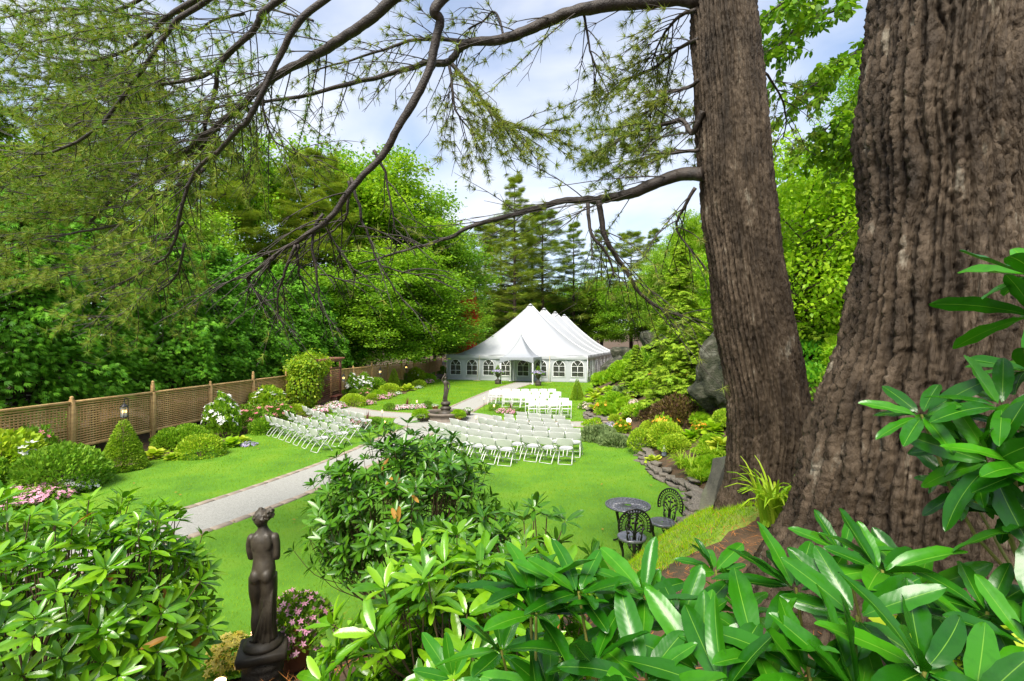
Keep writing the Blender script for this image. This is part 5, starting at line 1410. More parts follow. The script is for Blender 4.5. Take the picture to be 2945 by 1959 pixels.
def daylily_proto():
    t = thing('daylily', 'x', 'plant'); r = np.random.default_rng(91); g = G()
    for i in range(70):
        a = r.uniform(0, 6.28); L = r.uniform(0.45, 0.75); b = r.uniform(0.35, 0.75); tq = np.linspace(0, 1, 6)
        rr_ = L * b * tq ** 1.2; z = L * (1.25 * tq - b * 1.25 * tq ** 2.2); w = 0.013 * (1 - tq ** 2) + 0.002
        c, s = math.cos(a), math.sin(a); o = r.normal(size=2) * 0.05
        P = np.stack([o[0] + rr_ * c, o[1] + rr_ * s, z], 1); N = np.array([-s, c, 0])
        V = np.stack([P - N * w[:, None], P + np.array([0, 0, -0.006]), P + N * w[:, None]], 1); g.grid(V)
        g.a[-1] = np.full(len(g.v[-1]), r.random())
    obj('foliage', g, L_daylily, t)
    KIDS[t.name] = list(t.children); PROTO_USED[t.name] = False; MP['daylily'] = t
daylily_proto()
def spike_proto():
    t = thing('dracaena_spike', 'x', 'plant'); r = np.random.default_rng(92); g = G()
    for i in range(26):
        a = r.uniform(0, 6.28); el = r.uniform(0.5, 1.45); L = r.uniform(0.4, 0.62)
        d = np.array([math.cos(a) * math.cos(el), math.sin(a) * math.cos(el), math.sin(el)]); n = nrm(np.cross(d, UP)) * 0.014
        g.add([-n, n, d * L * 0.6 + n * 0.8, d * L, d * L * 0.6 - n * 0.8], [np.array([(0, 1, 2, 4)]), np.array([(4, 2, 3)])])
    obj('blade_tuft', g, surf('burgundy_blade', [(0.10, 0.02, 0.02), (0.16, 0.04, 0.03)], rough=0.4), t, smooth=False)
    KIDS[t.name] = list(t.children); PROTO_USED[t.name] = False; MP['spike'] = t
spike_proto()
def P(key, px, py, label, s=1.0, group=None, z=0.0, h=0.0, rz=None):
    """place at the spot whose foot the photograph shows at (px, py)"""
    q = PG(px, py, z)
    return plant(MP[key], q[0], q[1], label, group, s, rz)

# ---- bed along the fence
P('imp_pink', 45, 1448, 'patch of bright pink impatiens at the lawn edge below the azalea', (1.7, 1.5, 1.2))
P('imp_pink', 125, 1440, 'second patch of bright pink impatiens next to the white ones', (1.2, 1.2, 1.1))
P('imp_white', 215, 1412, 'white impatiens at the lawn edge in front of the azalea', (1.3, 1.2, 1.1))
P('azalea', 165, 1405, 'rounded dark azalea in front of the lattice fence', (1.25, 1.2, 1.25))
P('rose', 95, 1370, 'tall pink rose beside the azalea', (0.9, 0.9, 1.4))
P('hydr', 10, 1400, 'white-flowered hydrangea at the near end of the fence bed', 1.2)
P('mixed', -60, 1430, 'leafy shrub beside the near hydrangea', 1.2)
P('cone', 355, 1349, 'cone-shaped dwarf spruce on the lawn edge in front of the fence', (1.15, 1.15, 1.0))
q = PG(445, 1318); hosta(q[0], q[1], 'large variegated hosta between the cone spruce and the boxwood mound', 1.25, 28, 0)
q = PG(500, 1322); hosta(q[0], q[1], 'pale hosta at the foot of the boxwood mound', 0.9, 28, 2)
P('box', 578, 1312, 'broad clipped boxwood mound at the lawn edge by the fence', (1.35, 1.25, 1.3))
q = PG(665, 1285); hosta(q[0], q[1], 'gold-edged hosta beside the boxwood mound', 1.25, 28, 1)
q = PG(700, 1270); hosta(q[0], q[1], 'small green hosta behind the lavender-pink patch', 0.8, 28, 0)
P('lav', 715, 1282, 'lavender-pink flowers at the lawn edge behind the back chair row', 0.7)
P('phlox', 640, 1255, 'tall white phlox before the lattice fence', (1.1, 1.1, 1.45))
P('mixed', 545, 1285, 'leafy green perennial behind the boxwood mound', (0.9, 0.9, 1.0))
P('mixed', 490, 1290, 'leafy perennial at the fence behind the hostas', (0.8, 0.8, 0.9))
P('rose', 725, 1235, 'pink rose bush in front of the fence beside the phlox', (1.2, 1.1, 1.1))
P('hydr', 765, 1205, 'hydrangea with creamy heads under the second lantern', (1.25, 1.2, 1.35))
P('rose', 800, 1215, 'rose bush with coral blooms behind the chair backs', (1.1, 1.1, 1.0))
P('box', 850, 1195, 'green boxwood mound behind the chairs near the arbour', (1.1, 1.1, 1.1))
P('mixed', 760, 1245, 'leafy rose foliage beside the back chair row', (0.9, 0.9, 0.8))
P('imp_mix', 925, 1190, 'pink and white begonias at the arbour foot', (1.2, 1.2, 1.5))
P('imp_mix', 965, 1175, 'white and pink begonias between arbour and boxwood', (1.3, 1.3, 1.5))
P('ball', 990, 1170, 'small round shrub among the begonias', 0.9)
P('box', 1015, 1168, 'large boxwood mound right of the arbour', (1.5, 1.4, 1.35))
P('imp_pink', 1060, 1165, 'pink impatiens at the foot of the large boxwood mound', (0.9, 0.9, 1.0))
P('phlox', 1010, 1135, 'white phlox against the fence right of the arbour', (1.3, 1.3, 1.35))
P('phlox', 1050, 1130, 'second white phlox in the middle of the far fence bed', (1.3, 1.3, 1.3))
P('rose', 1050, 1142, 'red-pink rose below the white phlox', (0.9, 0.9, 0.7))
P('mixed', 1080, 1125, 'green perennial clump behind the far boxwoods', (1.2, 1.2, 1.3))
P('box', 1070, 1150, 'small green mound next to the pink edging flowers', (0.8, 0.8, 0.8))
P('lime', 1090, 1145, 'golden-leaved mound in the far fence bed', (0.9, 0.9, 0.9))
P('imp_pink', 1100, 1148, 'pale pink impatiens edging the far fence bed', (1.2, 1.2, 1.0))
P('imp_pink', 1120, 1142, 'pink impatiens next to the big far boxwood', (0.9, 0.9, 1.0))
P('box', 1120, 1132, 'wide boxwood mound in the far fence bed', (1.7, 1.5, 1.4))
P('imp_white', 1145, 1134, 'white alyssum at the lawn edge of the far bed', (0.7, 0.7, 0.7))
P('cone', 1133, 1118, 'small cone spruce standing before the far fence panels', (1.1, 1.1, 1.15))
q = PG(1172, 1124); hosta(q[0], q[1], 'variegated pale hosta mound in the far bed', 2.0, 28, 0)
P('rose', 1155, 1102, 'coral flowering bush under the farthest lantern', (1.1, 1.1, 1.2))
P('hydr', 1195, 1100, 'white hydrangea near the last fence panel', (1.2, 1.2, 1.2))
P('box', 1205, 1112, 'dark mound near the end of the far bed', (1.3, 1.2, 1.1))
P('lime', 1225, 1098, 'golden shrub at the end of the far bed', (1.5, 1.5, 1.3))
P('imp_white', 1205, 1118, 'white impatiens patch near the end of the far bed', (0.8, 0.8, 0.9))
P('imp_pink', 1233, 1104, 'ball of pink flowers by the marquee guy strap', (1.1, 1.1, 1.4))
P('imp_pink', 1248, 1095, 'last pink flowers of the bed beside the guy strap', (1.0, 1.0, 1.2))
P('mixed', 1265, 1075, 'green shrub behind the guy strap of the marquee', (1.4, 1.4, 1.3))
P('mixed', 1240, 1070, 'green shrub at the fence corner', (1.6, 1.6, 1.5))

# ---- vine on the arbour
vt = thing('climbing_vine', 'bright green climbing vine smothering the near half of the arbour', 'vine', (-11.5, 27.0, 0))
r = np.random.default_rng(101); n = 9000
D = rdir_(r, n)
pos = np.where(r.random((n, 1)) < 0.55, D * np.array([0.95, 1.75, 0.62]) + np.array([0.1, 0.0, 2.25]), D * np.array([0.7, 1.15, 1.3]) + np.array([0.25, -0.75, 1.2]))
pos *= 1 + 0.42 * (fbm(pos[:, 0] * 2.2, pos[:, 1] * 2.2, pos[:, 2] * 2.2, 9, 3)[:, None] - 0.5)
pos += r.normal(size=pos.shape) * np.where(r.random((n, 1)) < 0.12, 0.22, 0.05)
pos[:, 2] = np.maximum(pos[:, 2], 0.05)
g = G(); sprays(pos, D * 0.6 + rdir_(r, n) * 0.6 - UP * 0.5, D + UP * 0.5 + 0.5 * rdir_(r, n), T_oval, 0.13 * r.uniform(0.6, 1.3, n), g, r.random(n)); obj('foliage', g, leafmat('vine_leaf', [(0.05, 0.19, 0.012), (0.10, 0.30, 0.015), (0.19, 0.38, 0.02)], 0.4, 0.35), vt, smooth=False)
g = G()
for k in range(6): g.tube(spline([(0.5 + r.normal() * 0.05, -1.2 + 0.15 * k, 0), (0.4, -1.0 + 0.15 * k, 0.9), (0.5, -0.8 + 0.2 * k, 1.7), (0.2, -0.6 + 0.3 * k, 2.4)], 9), 0.02, 5)
obj('stem', g, M_rstem, vt)

# ---- around the fountain
P('ball', 1120, 1181, 'clipped box ball left of the pink and white bed behind the fountain', (1.15, 1.15, 1.1))
P('ball', 1230, 1175, 'clipped box ball right of the pink and white bed behind the fountain', (1.1, 1.1, 1.15))
for i, px in enumerate((1147, 1166, 1185, 1204, 1217)): P('imp_mix', px, 1180 - i, 'pink and white impatiens in the row between the two clipped balls', (0.75, 0.6, 1.1), 'impatiens between the clipped balls')
P('spike', 1172, 1172, 'burgundy spike plant above the pink and white bed', 1.1)
P('ball', 1082, 1231, 'clipped box ball at the end of the front chair row by the fence', (1.3, 1.3, 1.25))
P('imp_pink', 1050, 1228, 'pink impatiens under the front chair row', (1.0, 0.9, 1.0))
P('imp_pink', 1028, 1218, 'pink impatiens behind the front chair row', (0.9, 0.8, 1.0))
P('spike', 1058, 1215, 'burgundy spike plant behind the front chair row by the fence', 1.0)
P('ball', 1422, 1181, 'clipped box ball at the path corner of the marquee block', 1.0)
P('imp_pink', 1447, 1188, 'pink impatiens beside the ball of the marquee block', (0.9, 0.8, 0.9))
P('imp_pink', 1470, 1191, 'pink impatiens at the cross path in front of the marquee block', (0.9, 0.8, 0.9))
P('spike', 1468, 1180, 'burgundy spike plant in front of the marquee block', 0.9)
P('ball', 1498, 1192, 'low clipped ball half hidden by the large chair block', (1.1, 1.1, 0.9))
P('imp_pink', 1370, 1246, 'pink impatiens glimpsed between the large block and the fountain', (0.9, 0.8, 0.9))
P('imp_pink', 1405, 1246, 'second pink impatiens between the large block and the fountain', (0.9, 0.8, 0.9))
for (px, py, s, key, lb, pl) in [(1209, 1214, 1.0, 'lime', 'white and green trailing plant in the pot at the fountain', 'dark planter at the fountain rim nearest the fence'), (1345, 1196, 1.0, 'imp_white', 'white-flowered bushy plant in the urn at the fountain', 'small dark urn at the fountain rim towards the marquee'), (1252, 1182, 0.8, 'imp_white', 'pale plant in the pot behind the fountain', 'pale pot behind the fountain'), (1318, 1213, 0.9, 'lime', 'bright trailing plant in the pot before the fountain', 'terracotta pot before the fountain rim')]:
    q = PG(px, py); pot(q[0], q[1], 0.17, 0.26, M_terra if 'terra' in pl or 'pale' in pl else M_bronze, pl); plant(MP[key], q[0], q[1], lb, None, 0.62 * s, None, 0.24)
# ---- urn plantings
for i, q in enumerate(URN):
    nm = ('nearer the fence', 'nearer the rocks')[i]
    plant(MP['lav'], q[0], q[1], 'lavender flowers spilling from the canopy urn ' + nm, None, (1.35, 1.35, 1.6), None, 0.98)
    plant(MP['cone'], q[0], q[1], 'small rounded topiary on the canopy urn ' + nm, None, (0.55, 0.55, 0.42), None, 1.12)

# ------------------------------------------------------------------ rock garden on the right slope
def PT(px, py, d0=5.0):
    d = np.arange(d0, 70, 0.05); x = (px - CX) / F * d; z = CZ - (py - HY) / F * d
    k = np.where(z <= zt(x, d))[0]
    i = k[0] if len(k) else -1
    return np.array([x[i], d[i], z[i]])
def Q(key, px, py, label, s=1.0, group=None, d0=9.0):
    q = PT(px, py, d0); return plant(MP[key], q[0], q[1], label, group, s)
def HO(px, py, label, s=1.0, kind=1, n=28, d0=9.0):
    q = PT(px, py, d0); return hosta(q[0], q[1], label, s, n, kind)
Q('cone', 1660, 1150, 'small dark cone shrub at the lawn corner of the rock garden', (0.9, 0.9, 0.95))
for i, (px, py, s, k) in enumerate([(1690, 1165, 1.5, 1), (1712, 1150, 1.6, 0), (1735, 1160, 1.5, 1), (1700, 1135, 1.6, 1), (1728, 1132, 1.5, 0), (1750, 1148, 1.4, 1), (1755, 1128, 1.4, 1), (1712, 1178, 1.2, 0)]):
    HO(px, py, 'yellow-green hosta of the big drift behind the small cone shrub', s, k)['group'] = 'hosta drift'
Q('pale', 1681, 1178, 'pale pink begonia at the stone edge by the cone shrub', 1.2)
Q('fern', 1735, 1105, 'golden fern below the grey boulder by the marquee', (1.6, 1.6, 1.8))
Q('fern', 1770, 1098, 'second golden fern beside the grey boulder', (1.4, 1.4, 1.7))
Q('lime', 1772, 1172, 'brownish-gold grassy shrub beside the hosta drift', (1.0, 1.0, 1.2))
q = PT(1818, 1150, 9); pot(q[0], q[1], 0.16, 0.26, M_redpot, 'orange-red pot standing high in the rock garden'); plant(MP['pale'], q[0], q[1], 'pale pink flowers in the higher orange-red pot', None, 0.9, None, q[2] + 0.24)
q = PT(1822, 1170, 9); pot(q[0], q[1], 0.14, 0.14, M_redpot, 'low orange-red bowl below the orange-red pot'); plant(MP['pale'], q[0], q[1], 'white begonia in the low orange-red bowl', None, 0.7, None, q[2] + 0.12)
for (px, py, lb, s) in [(1737, 1195, 'orange lilies beside the stone edge', 0.9), (1790, 1250, 'orange lilies near the blue juniper', 0.8), (1912, 1262, 'orange lilies above the garden figurine', 1.1), (1890, 1105, 'orange flowers under the young hemlock', 0.9), (1955, 1110, 'orange lilies beside the dark jagged rock', 0.9), (2010, 1250, 'single orange lily near the slimmer trunk', 0.6)]:
    Q('lilies', px, py, lb, s)
Q('juniper', 1722, 1262, 'blue-green juniper spreading over the stone edge', (1.15, 1.1, 1.4))
Q('juniper', 1765, 1280, 'blue-green juniper tip trailing along the stones', (0.8, 0.8, 1.2))
Q('juniper', 1845, 1130, 'blue-green juniper band across the rock garden', (1.7, 1.0, 1.2))
Q('yellow', 1715, 1225, 'mat of yellow sedum behind the blue juniper', (1.3, 1.2, 1.5))
Q('yellow', 1840, 1190, 'mat of lime-yellow groundcover below the red bowl', (1.5, 1.4, 1.8))
Q('box', 1850, 1290, 'light green boxwood rising above the stone border', (1.0, 1.0, 1.2))
Q('box', 1915, 1275, 'light green bush beside the garden figurine', (1.1, 1.1, 1.3))
Q('purple', 1945, 1225, 'purple-leaved bush beside the slimmer trunk', (1.1, 1.0, 1.3))
Q('purple', 1890, 1215, 'low purple-leaved spray in the rock garden', (0.8, 0.8, 0.8))
Q('cone', 1935, 1155, 'grey-green small cone shrub under the dark jagged rock', (0.9, 0.9, 0.8))
for (px, py, s, k, lb) in [(1985, 1265, 1.1, 1, 'lime hosta beside the slimmer trunk'), (2055, 1245, 1.3, 1, 'big lime hosta against the slimmer trunk'), (2075, 1290, 1.2, 0, 'green hosta touching the slimmer trunk'), (1880, 1330, 0.8, 0, 'small hosta just above the stone border'), (1800, 1205, 0.9, 2, 'dark hosta in the middle of the rock garden'), (1875, 1200, 1.2, 2, 'blue-green hosta under the purple bush'), (1765, 1205, 0.8, 0, 'green hosta beside the orange lilies')]:
    HO(px, py, lb, s, k)
for (px, py, s, lb) in [(1990, 1365, 1.1, 'arching yellow-green daylily clump above the stone border'), (1960, 1345, 0.9, 'daylily clump beside the figurine'), (2050, 1330, 1.0, 'daylily clump against the slimmer trunk'), (2025, 1305, 0.9, 'daylily clump behind the arching one'), (2010, 1390, 0.8, 'daylily clump next to the leaning slate slab'), (1840, 1310, 0.7, 'fine daylily tuft at the stone border'), (1905, 1095, 1.2, 'lime daylily clump under the young hemlock'), (1865, 1150, 1.0, 'pale daylily clump above the lime groundcover'), (1880, 1165, 1.0, 'daylily clump beside the blue-green hosta'), (1850, 1205, 0.9, 'daylily clump below the low red bowl')]:
    Q('daylily', px, py, lb, s)
Q('lav', 1760, 1232, 'blue and white pansies behind the blue juniper', (0.9, 0.9, 1.0))
# figurine and globe lamp
q = PT(1910, 1312, 9)
fg = thing('garden_figurine', 'small painted garden figurine standing among the daylilies', 'figurine', q)
fg.scale = (0.75, 0.75, 0.75)
g = G(); g.lathe([(0.09, 0), (0.10, 0.05), (0.085, 0.16), (0.06, 0.24)], 14); obj('robe', g, surf('grey_blue_glaze', [(0.13, 0.15, 0.19)], rough=0.4), fg)
g = G(); g.ell((0, 0, 0.29), (0.055, 0.055, 0.06)); g.lathe([(0.05, 0.32), (0.03, 0.38), (0.004, 0.44)], 10); obj('head', g, M_white, fg)
q = PT(1808, 1228, 9)
gl = thing('globe_lamp', 'glowing white globe lamp low in the rock garden', 'lamp', q)
g = G(); g.ell((0, 0, 0.24), (0.10, 0.10, 0.10)); obj('globe', g, glow('globe_glow', (1.0, 0.86, 0.66), 1.6), gl)
g = G(); g.tube([(0, 0, 0), (0, 0, 0.15)], 0.03, 8); obj('stand', g, M_blackmetal, gl)
# ivy and shrubs that cover the slope
for (px, py, s, lb) in [(2330, 1035, 1.3, 'sheet of deep green ivy between the two big trunks'), (2290, 1090, 1.1, 'ivy patch close behind the slimmer trunk'), (2370, 1110, 1.1, 'ivy patch at the edge of the huge trunk')]:
    Q('ivy', px, py, lb, s, None, 7.0)
lbs = [('mixed', 'leafy green shrub covering the wooded slope'), ('lime', 'golden-green shrub covering the wooded slope'), ('fern', 'fern covering the wooded slope'), ('azalea', 'dark green shrub covering the wooded slope')]
r = np.random.default_rng(131)
for i in range(120):
    y = r.uniform(8.5, 46); rr_ = r.uniform(2.2, 13); x = float(xe(y)) + rr_
    px = CX + x / y * F
    if px < 1690 or px > 3000: continue
    if y < 22 and rr_ < 4.5 and px < 2080: continue
    k = lbs[int(r.choice(4, p=[0.36, 0.36, 0.16, 0.12]))]; s = r.uniform(0.9, 1.7) * (0.75 if y < 12 else 1)
    plant(MP[k[0]], x, y, k[1], k[1].split(' covering')[0] + 's on the slope', (s, s, s * r.uniform(0.8, 1.3)))
for i in range(70):
    y = r.uniform(5.5, 22); rr_ = r.uniform(3.0, 14); x = float(xe(y)) + rr_; px = CX + x / y * F
    if px < 2480: continue
    k = lbs[int(r.choice(4, p=[0.4, 0.3, 0.2, 0.1]))]; s = r.uniform(1.0, 1.9)
    plant(MP[k[0]], x, y, k[1], k[1].split(' covering')[0] + 's on the slope', (s, s, s * r.uniform(0.8, 1.3)))
for i in range(46):
    y = r.uniform(9.5, 24); rr_ = r.uniform(0.5, 3.2); x = float(xe(y)) + rr_
    k = [('yellow', 'lime groundcover tuft in the rock garden'), ('fern', 'low fern in the rock garden'), ('daylily', 'arching grassy tuft in the rock garden'), ('box', 'small light green bush in the rock garden')][int(r.integers(4))]
    s = r.uniform(0.55, 0.95); plant(MP[k[0]], x, y, k[1], 'small fillers of the rock garden', s)
for i in range(22):
    y = r.uniform(9.6, 15.5); x = float(xe(y)) + r.uniform(0.45, 1.5)
    k = [('yellow', 'lime groundcover tuft just above the stone border'), ('daylily', 'grassy tuft just above the stone border'), ('fern', 'low fern just above the stone border')][int(r.integers(3))]
    plant(MP[k[0]], x, y, k[1], 'small fillers above the stone border', r.uniform(0.45, 0.75))
for i in range(26):   # thin shade growth under the cedars and at the fence foot
    y = 8 + i * 1.45; fx = np.interp(y, [5.4, 25.6, 31, 45], [-13.45, -11.95, -11.6, -9.2])
    if 25 < y < 31.5: continue
    plant(MP['mixed'], fx + 0.55 + r.uniform(-0.1, 0.25), y, 'low green perennial at the foot of the lattice fence', 'perennials at the fence foot', (0.55, 0.6, r.uniform(0.5, 0.9)))
    plant(MP['azalea'], fx - 1.6 - r.uniform(0, 2.5), y, 'dark undergrowth bush between the cedar trunks', 'undergrowth behind the fence', (0.9, 0.9, r.uniform(0.5, 0.9)))

# ------------------------------------------------------------------ rhododendrons
LEAFM = {}
def leafmesh(v, mt):
    k = (v, mt.name)
    if k not in LEAFM:
        t = T_rhodoN[v]; g = G(); g.add(t[0], t[1]); me = g.mesh('leaf', mt)
        rb = np.zeros(len(t[0])); rb[2::5] = 1.0
        a = me.attributes.new('rib', 'FLOAT', 'POINT'); a.data.foreach_set('value', rb.astype(np.float32))
        me.attributes['rnd'].data.foreach_set('value', np.zeros(len(t[0]), np.float32))
        LEAFM[k] = me
    return LEAFM[k]
def whorls(tips, axes, L, r, nmin=7, nmax=11, el0=0.15, el1=0.85):
    """leaf frames of all whorls"""
    pos, Rm, ln = [], [], []
    for c, ax, l in zip(tips, axes, L):
        n = int(r.integers(nmin, nmax)); ax = nrm(ax); s = nrm(np.cross(ax, UP + 0.01 * rdir_(r, 1)[0])); w = np.cross(ax, s); a0 = r.uniform(0, 6.28)
        for i in range(n):
            a = a0 + i * 2.39996 + r.normal() * 0.12; el = el0 + (el1 - el0) * (i / n) + r.normal() * 0.1
            d = (s * math.cos(a) + w * math.sin(a)) * math.cos(el) + ax * math.sin(el)
            nrmv = ax * math.cos(el) - (s * math.cos(a) + w * math.sin(a)) * math.sin(el) + rdir_(r, 1)[0] * 0.18
            pos.append(c - ax * 0.012 * i / n + d * 0.012); Rm.append(basis(d, nrmv)); ln.append(l * r.uniform(0.72, 1.12))
    return np.array(pos), np.array(Rm), np.array(ln)
CAMP = np.array([0, 0, CZ])
def rhodo_build(label, base, tips, axes, L, mt, seed, nobj=295, dead=0, stemr=0.011, stem_mat=None, under=False, **kw):
    r = np.random.default_rng(seed)
    t = thing('rhododendron', label, 'shrub', base)
    base = np.array(base)
    wt, wa, wL = (tips, axes, L) if not under else (np.vstack([tips, tips - nrm(axes) * 0.11 + r.normal(size=tips.shape) * 0.03]), np.vstack([axes, axes + r.normal(size=axes.shape) * 0.2]), np.concatenate([L, L * 0.9]))
    pos, Rm, ln = whorls(wt, wa, wL, r, **kw)
    dist = np.linalg.norm(pos - CAMP, axis=1); out = np.einsum('ij,ij->i', nrm(pos - (np.mean(tips, 0))), nrm(CAMP - pos))
    proj = np.stack([CX + pos[:, 0] / pos[:, 1] * F, HY - (pos[:, 2] - CZ) / pos[:, 1] * F], 1)
    inside = (proj[:, 0] > -60) & (proj[:, 0] < 3005) & (proj[:, 1] < 2010) & (pos[:, 1] > 0.1)
    score = ln / dist * (1 + 0.6 * out) * np.where(inside, 1, 0.3)
    o = np.argsort(-score); near, rest = o[:nobj], o[nobj:]
    for i in near:
        m = np.eye(4); m[:3, :3] = Rm[i] * ln[i]; m[:3, 3] = pos[i] - base
        q = link('leaf', leafmesh(int(r.integers(6)), L_deadleaf if r.random() < dead else mt), t); q.matrix_basis = Matrix(m.tolist())
    if len(rest):
        g = G(); g.leaves(T_rhodo, pos[rest], Rm[rest], ln[rest], r.random(len(rest)))
        tag(obj('foliage', g, mt, t, world=True), kind='stuff')
    g = G(); nk = max(3, len(tips) // 6)
    cen = tips[r.choice(len(tips), nk, False)] * 1.0
    for _ in range(4):
        own = np.argmin(((tips[:, None] - cen[None]) ** 2).sum(-1), 1)
        cen = np.array([tips[own == k].mean(0) if np.any(own == k) else cen[k] for k in range(nk)])
    for k in range(nk):
        fork = base + (cen[k] - base) * 0.62 + r.normal(size=3) * 0.02
        g.tube(spline([base + r.normal(size=3) * np.array([0.02, 0.02, 0]), base + (fork - base) * np.array([0.38, 0.38, 0.5]) + r.normal(size=3) * 0.03, fork], 8), np.linspace(stemr, stemr * 0.6, 8), 6, False)
        for i in np.where(own == k)[0]:
            c, ax = tips[i], nrm(axes[i]); d = c - fork
            g.tube(spline([fork, fork + d * np.array([0.6, 0.6, 0.4]) + r.normal(size=3) * 0.012, c], 7), np.linspace(stemr * 0.5, stemr * 0.3, 7), 5, False)
    obj('stem', g, stem_mat or M_rstem, t, world=True)
    # buds at the tips
    g = G()
    return t
def rhodo(label, c, rad, ntip, L, mt, seed, base=None, low=-0.3, upb=0.7, **kw):
    r = np.random.default_rng(seed + 1)
    D = rdir_(r, ntip * 3); D = D[D[:, 2] > low][:ntip]
    q = (0.62 + 0.42 * r.random(len(D)) ** 0.6) * (1 + 0.22 * (fbm(D[:, 0] * 2.5, D[:, 1] * 2.5, D[:, 2] * 2.5, seed, 2) - 0.5) * 2)
    tips = np.asarray(c) + D * q[:, None] * np.asarray(rad); axes = D + UP * upb + rdir_(r, len(D)) * 0.25
    if base is None: base = (c[0], c[1], Z(c[0], c[1]))
    return rhodo_build(label, base, tips, axes, L * r.uniform(0.85, 1.15, len(D)), mt, seed, **kw)
rhodo('large light green rhododendron on the bank beside the bronze statue', (-3.36, 3.35, 1.43), (1.12, 0.85, 0.92), 400, 0.135, L_rhodoL, 201, dead=0.02)
rhodo('upright rhododendron shoots at the path side of the light green one', (-2.72, 3.6, 1.58), (0.36, 0.45, 0.72), 80, 0.12, L_rhodoL, 211, nobj=200)
rhodo('loose rhododendron shoots at the left end of the bank', (-4.6, 3.7, 1.5), (0.8, 0.7, 0.9), 170, 0.13, L_rhodoL, 202, nobj=150)
rhodo('open dark rhododendron with bare stems between the statue and the centre bush', (-1.02, 4.75, 1.62), (0.95, 0.70, 0.98), 330, 0.12, L_rhodoD, 203, dead=0.02, under=True, stemr=0.008, low=-0.25, base=(-1.0, 4.75, Z(-1.0, 4.75)))
rhodo('glossy mid-green rhododendron in the middle of the bank', (-0.17, 1.95, 2.10), (0.58, 0.46, 0.60), 150, 0.115, L_rhodoL, 204, dead=0.006, under=True, stemr=0.007)
rhodo('dense light rhododendron low on the bank before the dark open one', (-0.33, 2.5, 1.75), (0.38, 0.42, 0.6), 100, 0.115, L_rhodoL, 210, under=True, stemr=0.007)
rhodo('small dark rhododendron behind the glossy middle one', (0.12, 3.0, 2.02), (0.50, 0.4, 0.45), 46, 0.12, L_rhodoD, 209)
# big glossy shoots close to the path: tips read from the photograph, each at its own distance
W = [(1524, 1690, 1.05, .165), (1664, 1702, 1.02, .165), (1542, 1765, 1.0, .165), (1442, 1872, 1.15, .15), (1705, 1900, 0.9, .17), (1854, 1712, 1.05, .155), (1790, 1790, 1.1, .15), (1960, 1800, 1.0, .16),
     (1580, 1990, 1.0, .15), (1850, 1960, 0.85, .165), (2020, 1930, 0.9, .165)]
W2 = [(2289, 1690, 0.98, .165), (2537, 1640, 1.0, .165), (2465, 1772, 0.86, .175), (2660, 1930, 0.74, .185), (2176, 1872, 0.86, .175), (2058, 1640, 1.2, .12), (2429, 1590, 1.15, .15), (2840, 1760, 0.95, .16), (2960, 1850, 0.85, .17), (2330, 1950, 0.8, .17), (2480, 2010, 0.75, .17), (2130, 1760, 1.1, .15), (2640, 1700, 1.1, .15), (2080, 1985, 0.8, .17), (2800, 2030, 0.75, .17)]
W3 = [(2882, 1165, 1.02, .165), (2650, 1192, 1.12, .14), (2822, 1278, 1.05, .15), (2985, 905, 0.95, .18), (2990, 790, 0.95, .165), (2845, 1330, 1.0, .16), (2960, 1345, 0.95, .17), (2960, 1060, 1.1, .15), (2965, 1230, 1.1, .16), (2900, 1470, 1.05, .15), (2990, 1500, 0.95, .16), (2780, 1400, 1.15, .13)]
def shoot_set(label, WW, base, seed, axb, extra=0, box=None):
    r = np.random.default_rng(seed)
    tips = [PD(a, b, d) for a, b, d, l in WW]; L = [l * 0.86 for *_, l in WW]
    axes = [np.array(axb) + r.normal(size=3) * 0.25 for _ in WW]
    for k in range(extra):
        (x0, x1, y0, y1, d0, d1) = box
        tips.append(PD(r.uniform(x0, x1), r.uniform(y0, y1), r.uniform(d0, d1))); L.append(r.uniform(0.11, 0.15)); axes.append(np.array(axb) + r.normal(size=3) * 0.4)
    return rhodo_build(label, base, np.array(tips), np.array(axes), np.array(L), L_rhodo, seed, nobj=295, dead=0.0, stemr=0.010, stem_mat=M_stem, nmin=9, nmax=13, el0=-0.08, el1=0.85)
shoot_set('large-leaved glossy rhododendron with yellow-green stems below the iron table', W, (0.25, 1.05, Z(0.25, 1.05)), 205, (0.0, -0.25, 1.0), 12, (1250, 2050, 1930, 2300, 0.9, 1.35))
shoot_set('wet big-leaved rhododendron spreading at the foot of the huge pine trunk', W2, (0.75, 0.95, Z(0.75, 0.95)), 206, (-0.05, -0.25, 1.0), 11, (2050, 2945, 1900, 2300, 0.9, 1.3))
shoot_set('bright rhododendron branches hanging in front of the huge pine trunk', W3, (1.35, 0.85, Z(1.35, 0.85)), 207, (-0.45, -0.1, 0.8), 1, (2850, 3050, 1250, 1700, 1.0, 1.2))
# grass clump, crinkled leaves and fallen needles between the trunks
q = PD(2230, 1500, 3.55); plant(MP['daylily'], q[0], q[1], 'tall bright grass clump growing between the two big trunks', None, 0.85, None, Z(q[0], q[1]) + 0.02)
q = PD(2330, 1420, 3.3); plant(MP['daylily'], q[0], q[1], 'small grass tuft at the huge trunk', None, 0.55, None, Z(q[0], q[1]) + 0.05)
q = PD(2760, 1600, 1.75); hosta(q[0], q[1], 'dark crinkled-leaf plant at the foot of the huge trunk', 0.8, 28, 2, Z(q[0], q[1]) + 0.12)
q = PD(2880, 1640, 1.6); hosta(q[0], q[1], 'second dark crinkled-leaf plant under the bright branches', 0.75, 28, 2, Z(q[0], q[1]) + 0.12)
r = np.random.default_rng(141); n = 16000
x = r.uniform(-2.5, 4.2, n); y = r.uniform(1.0, 7.2, n); kd = np.exp(-((x - 2.0) ** 2 / 1.6 + (y - 4.2) ** 2 / 2.2)) + 0.25
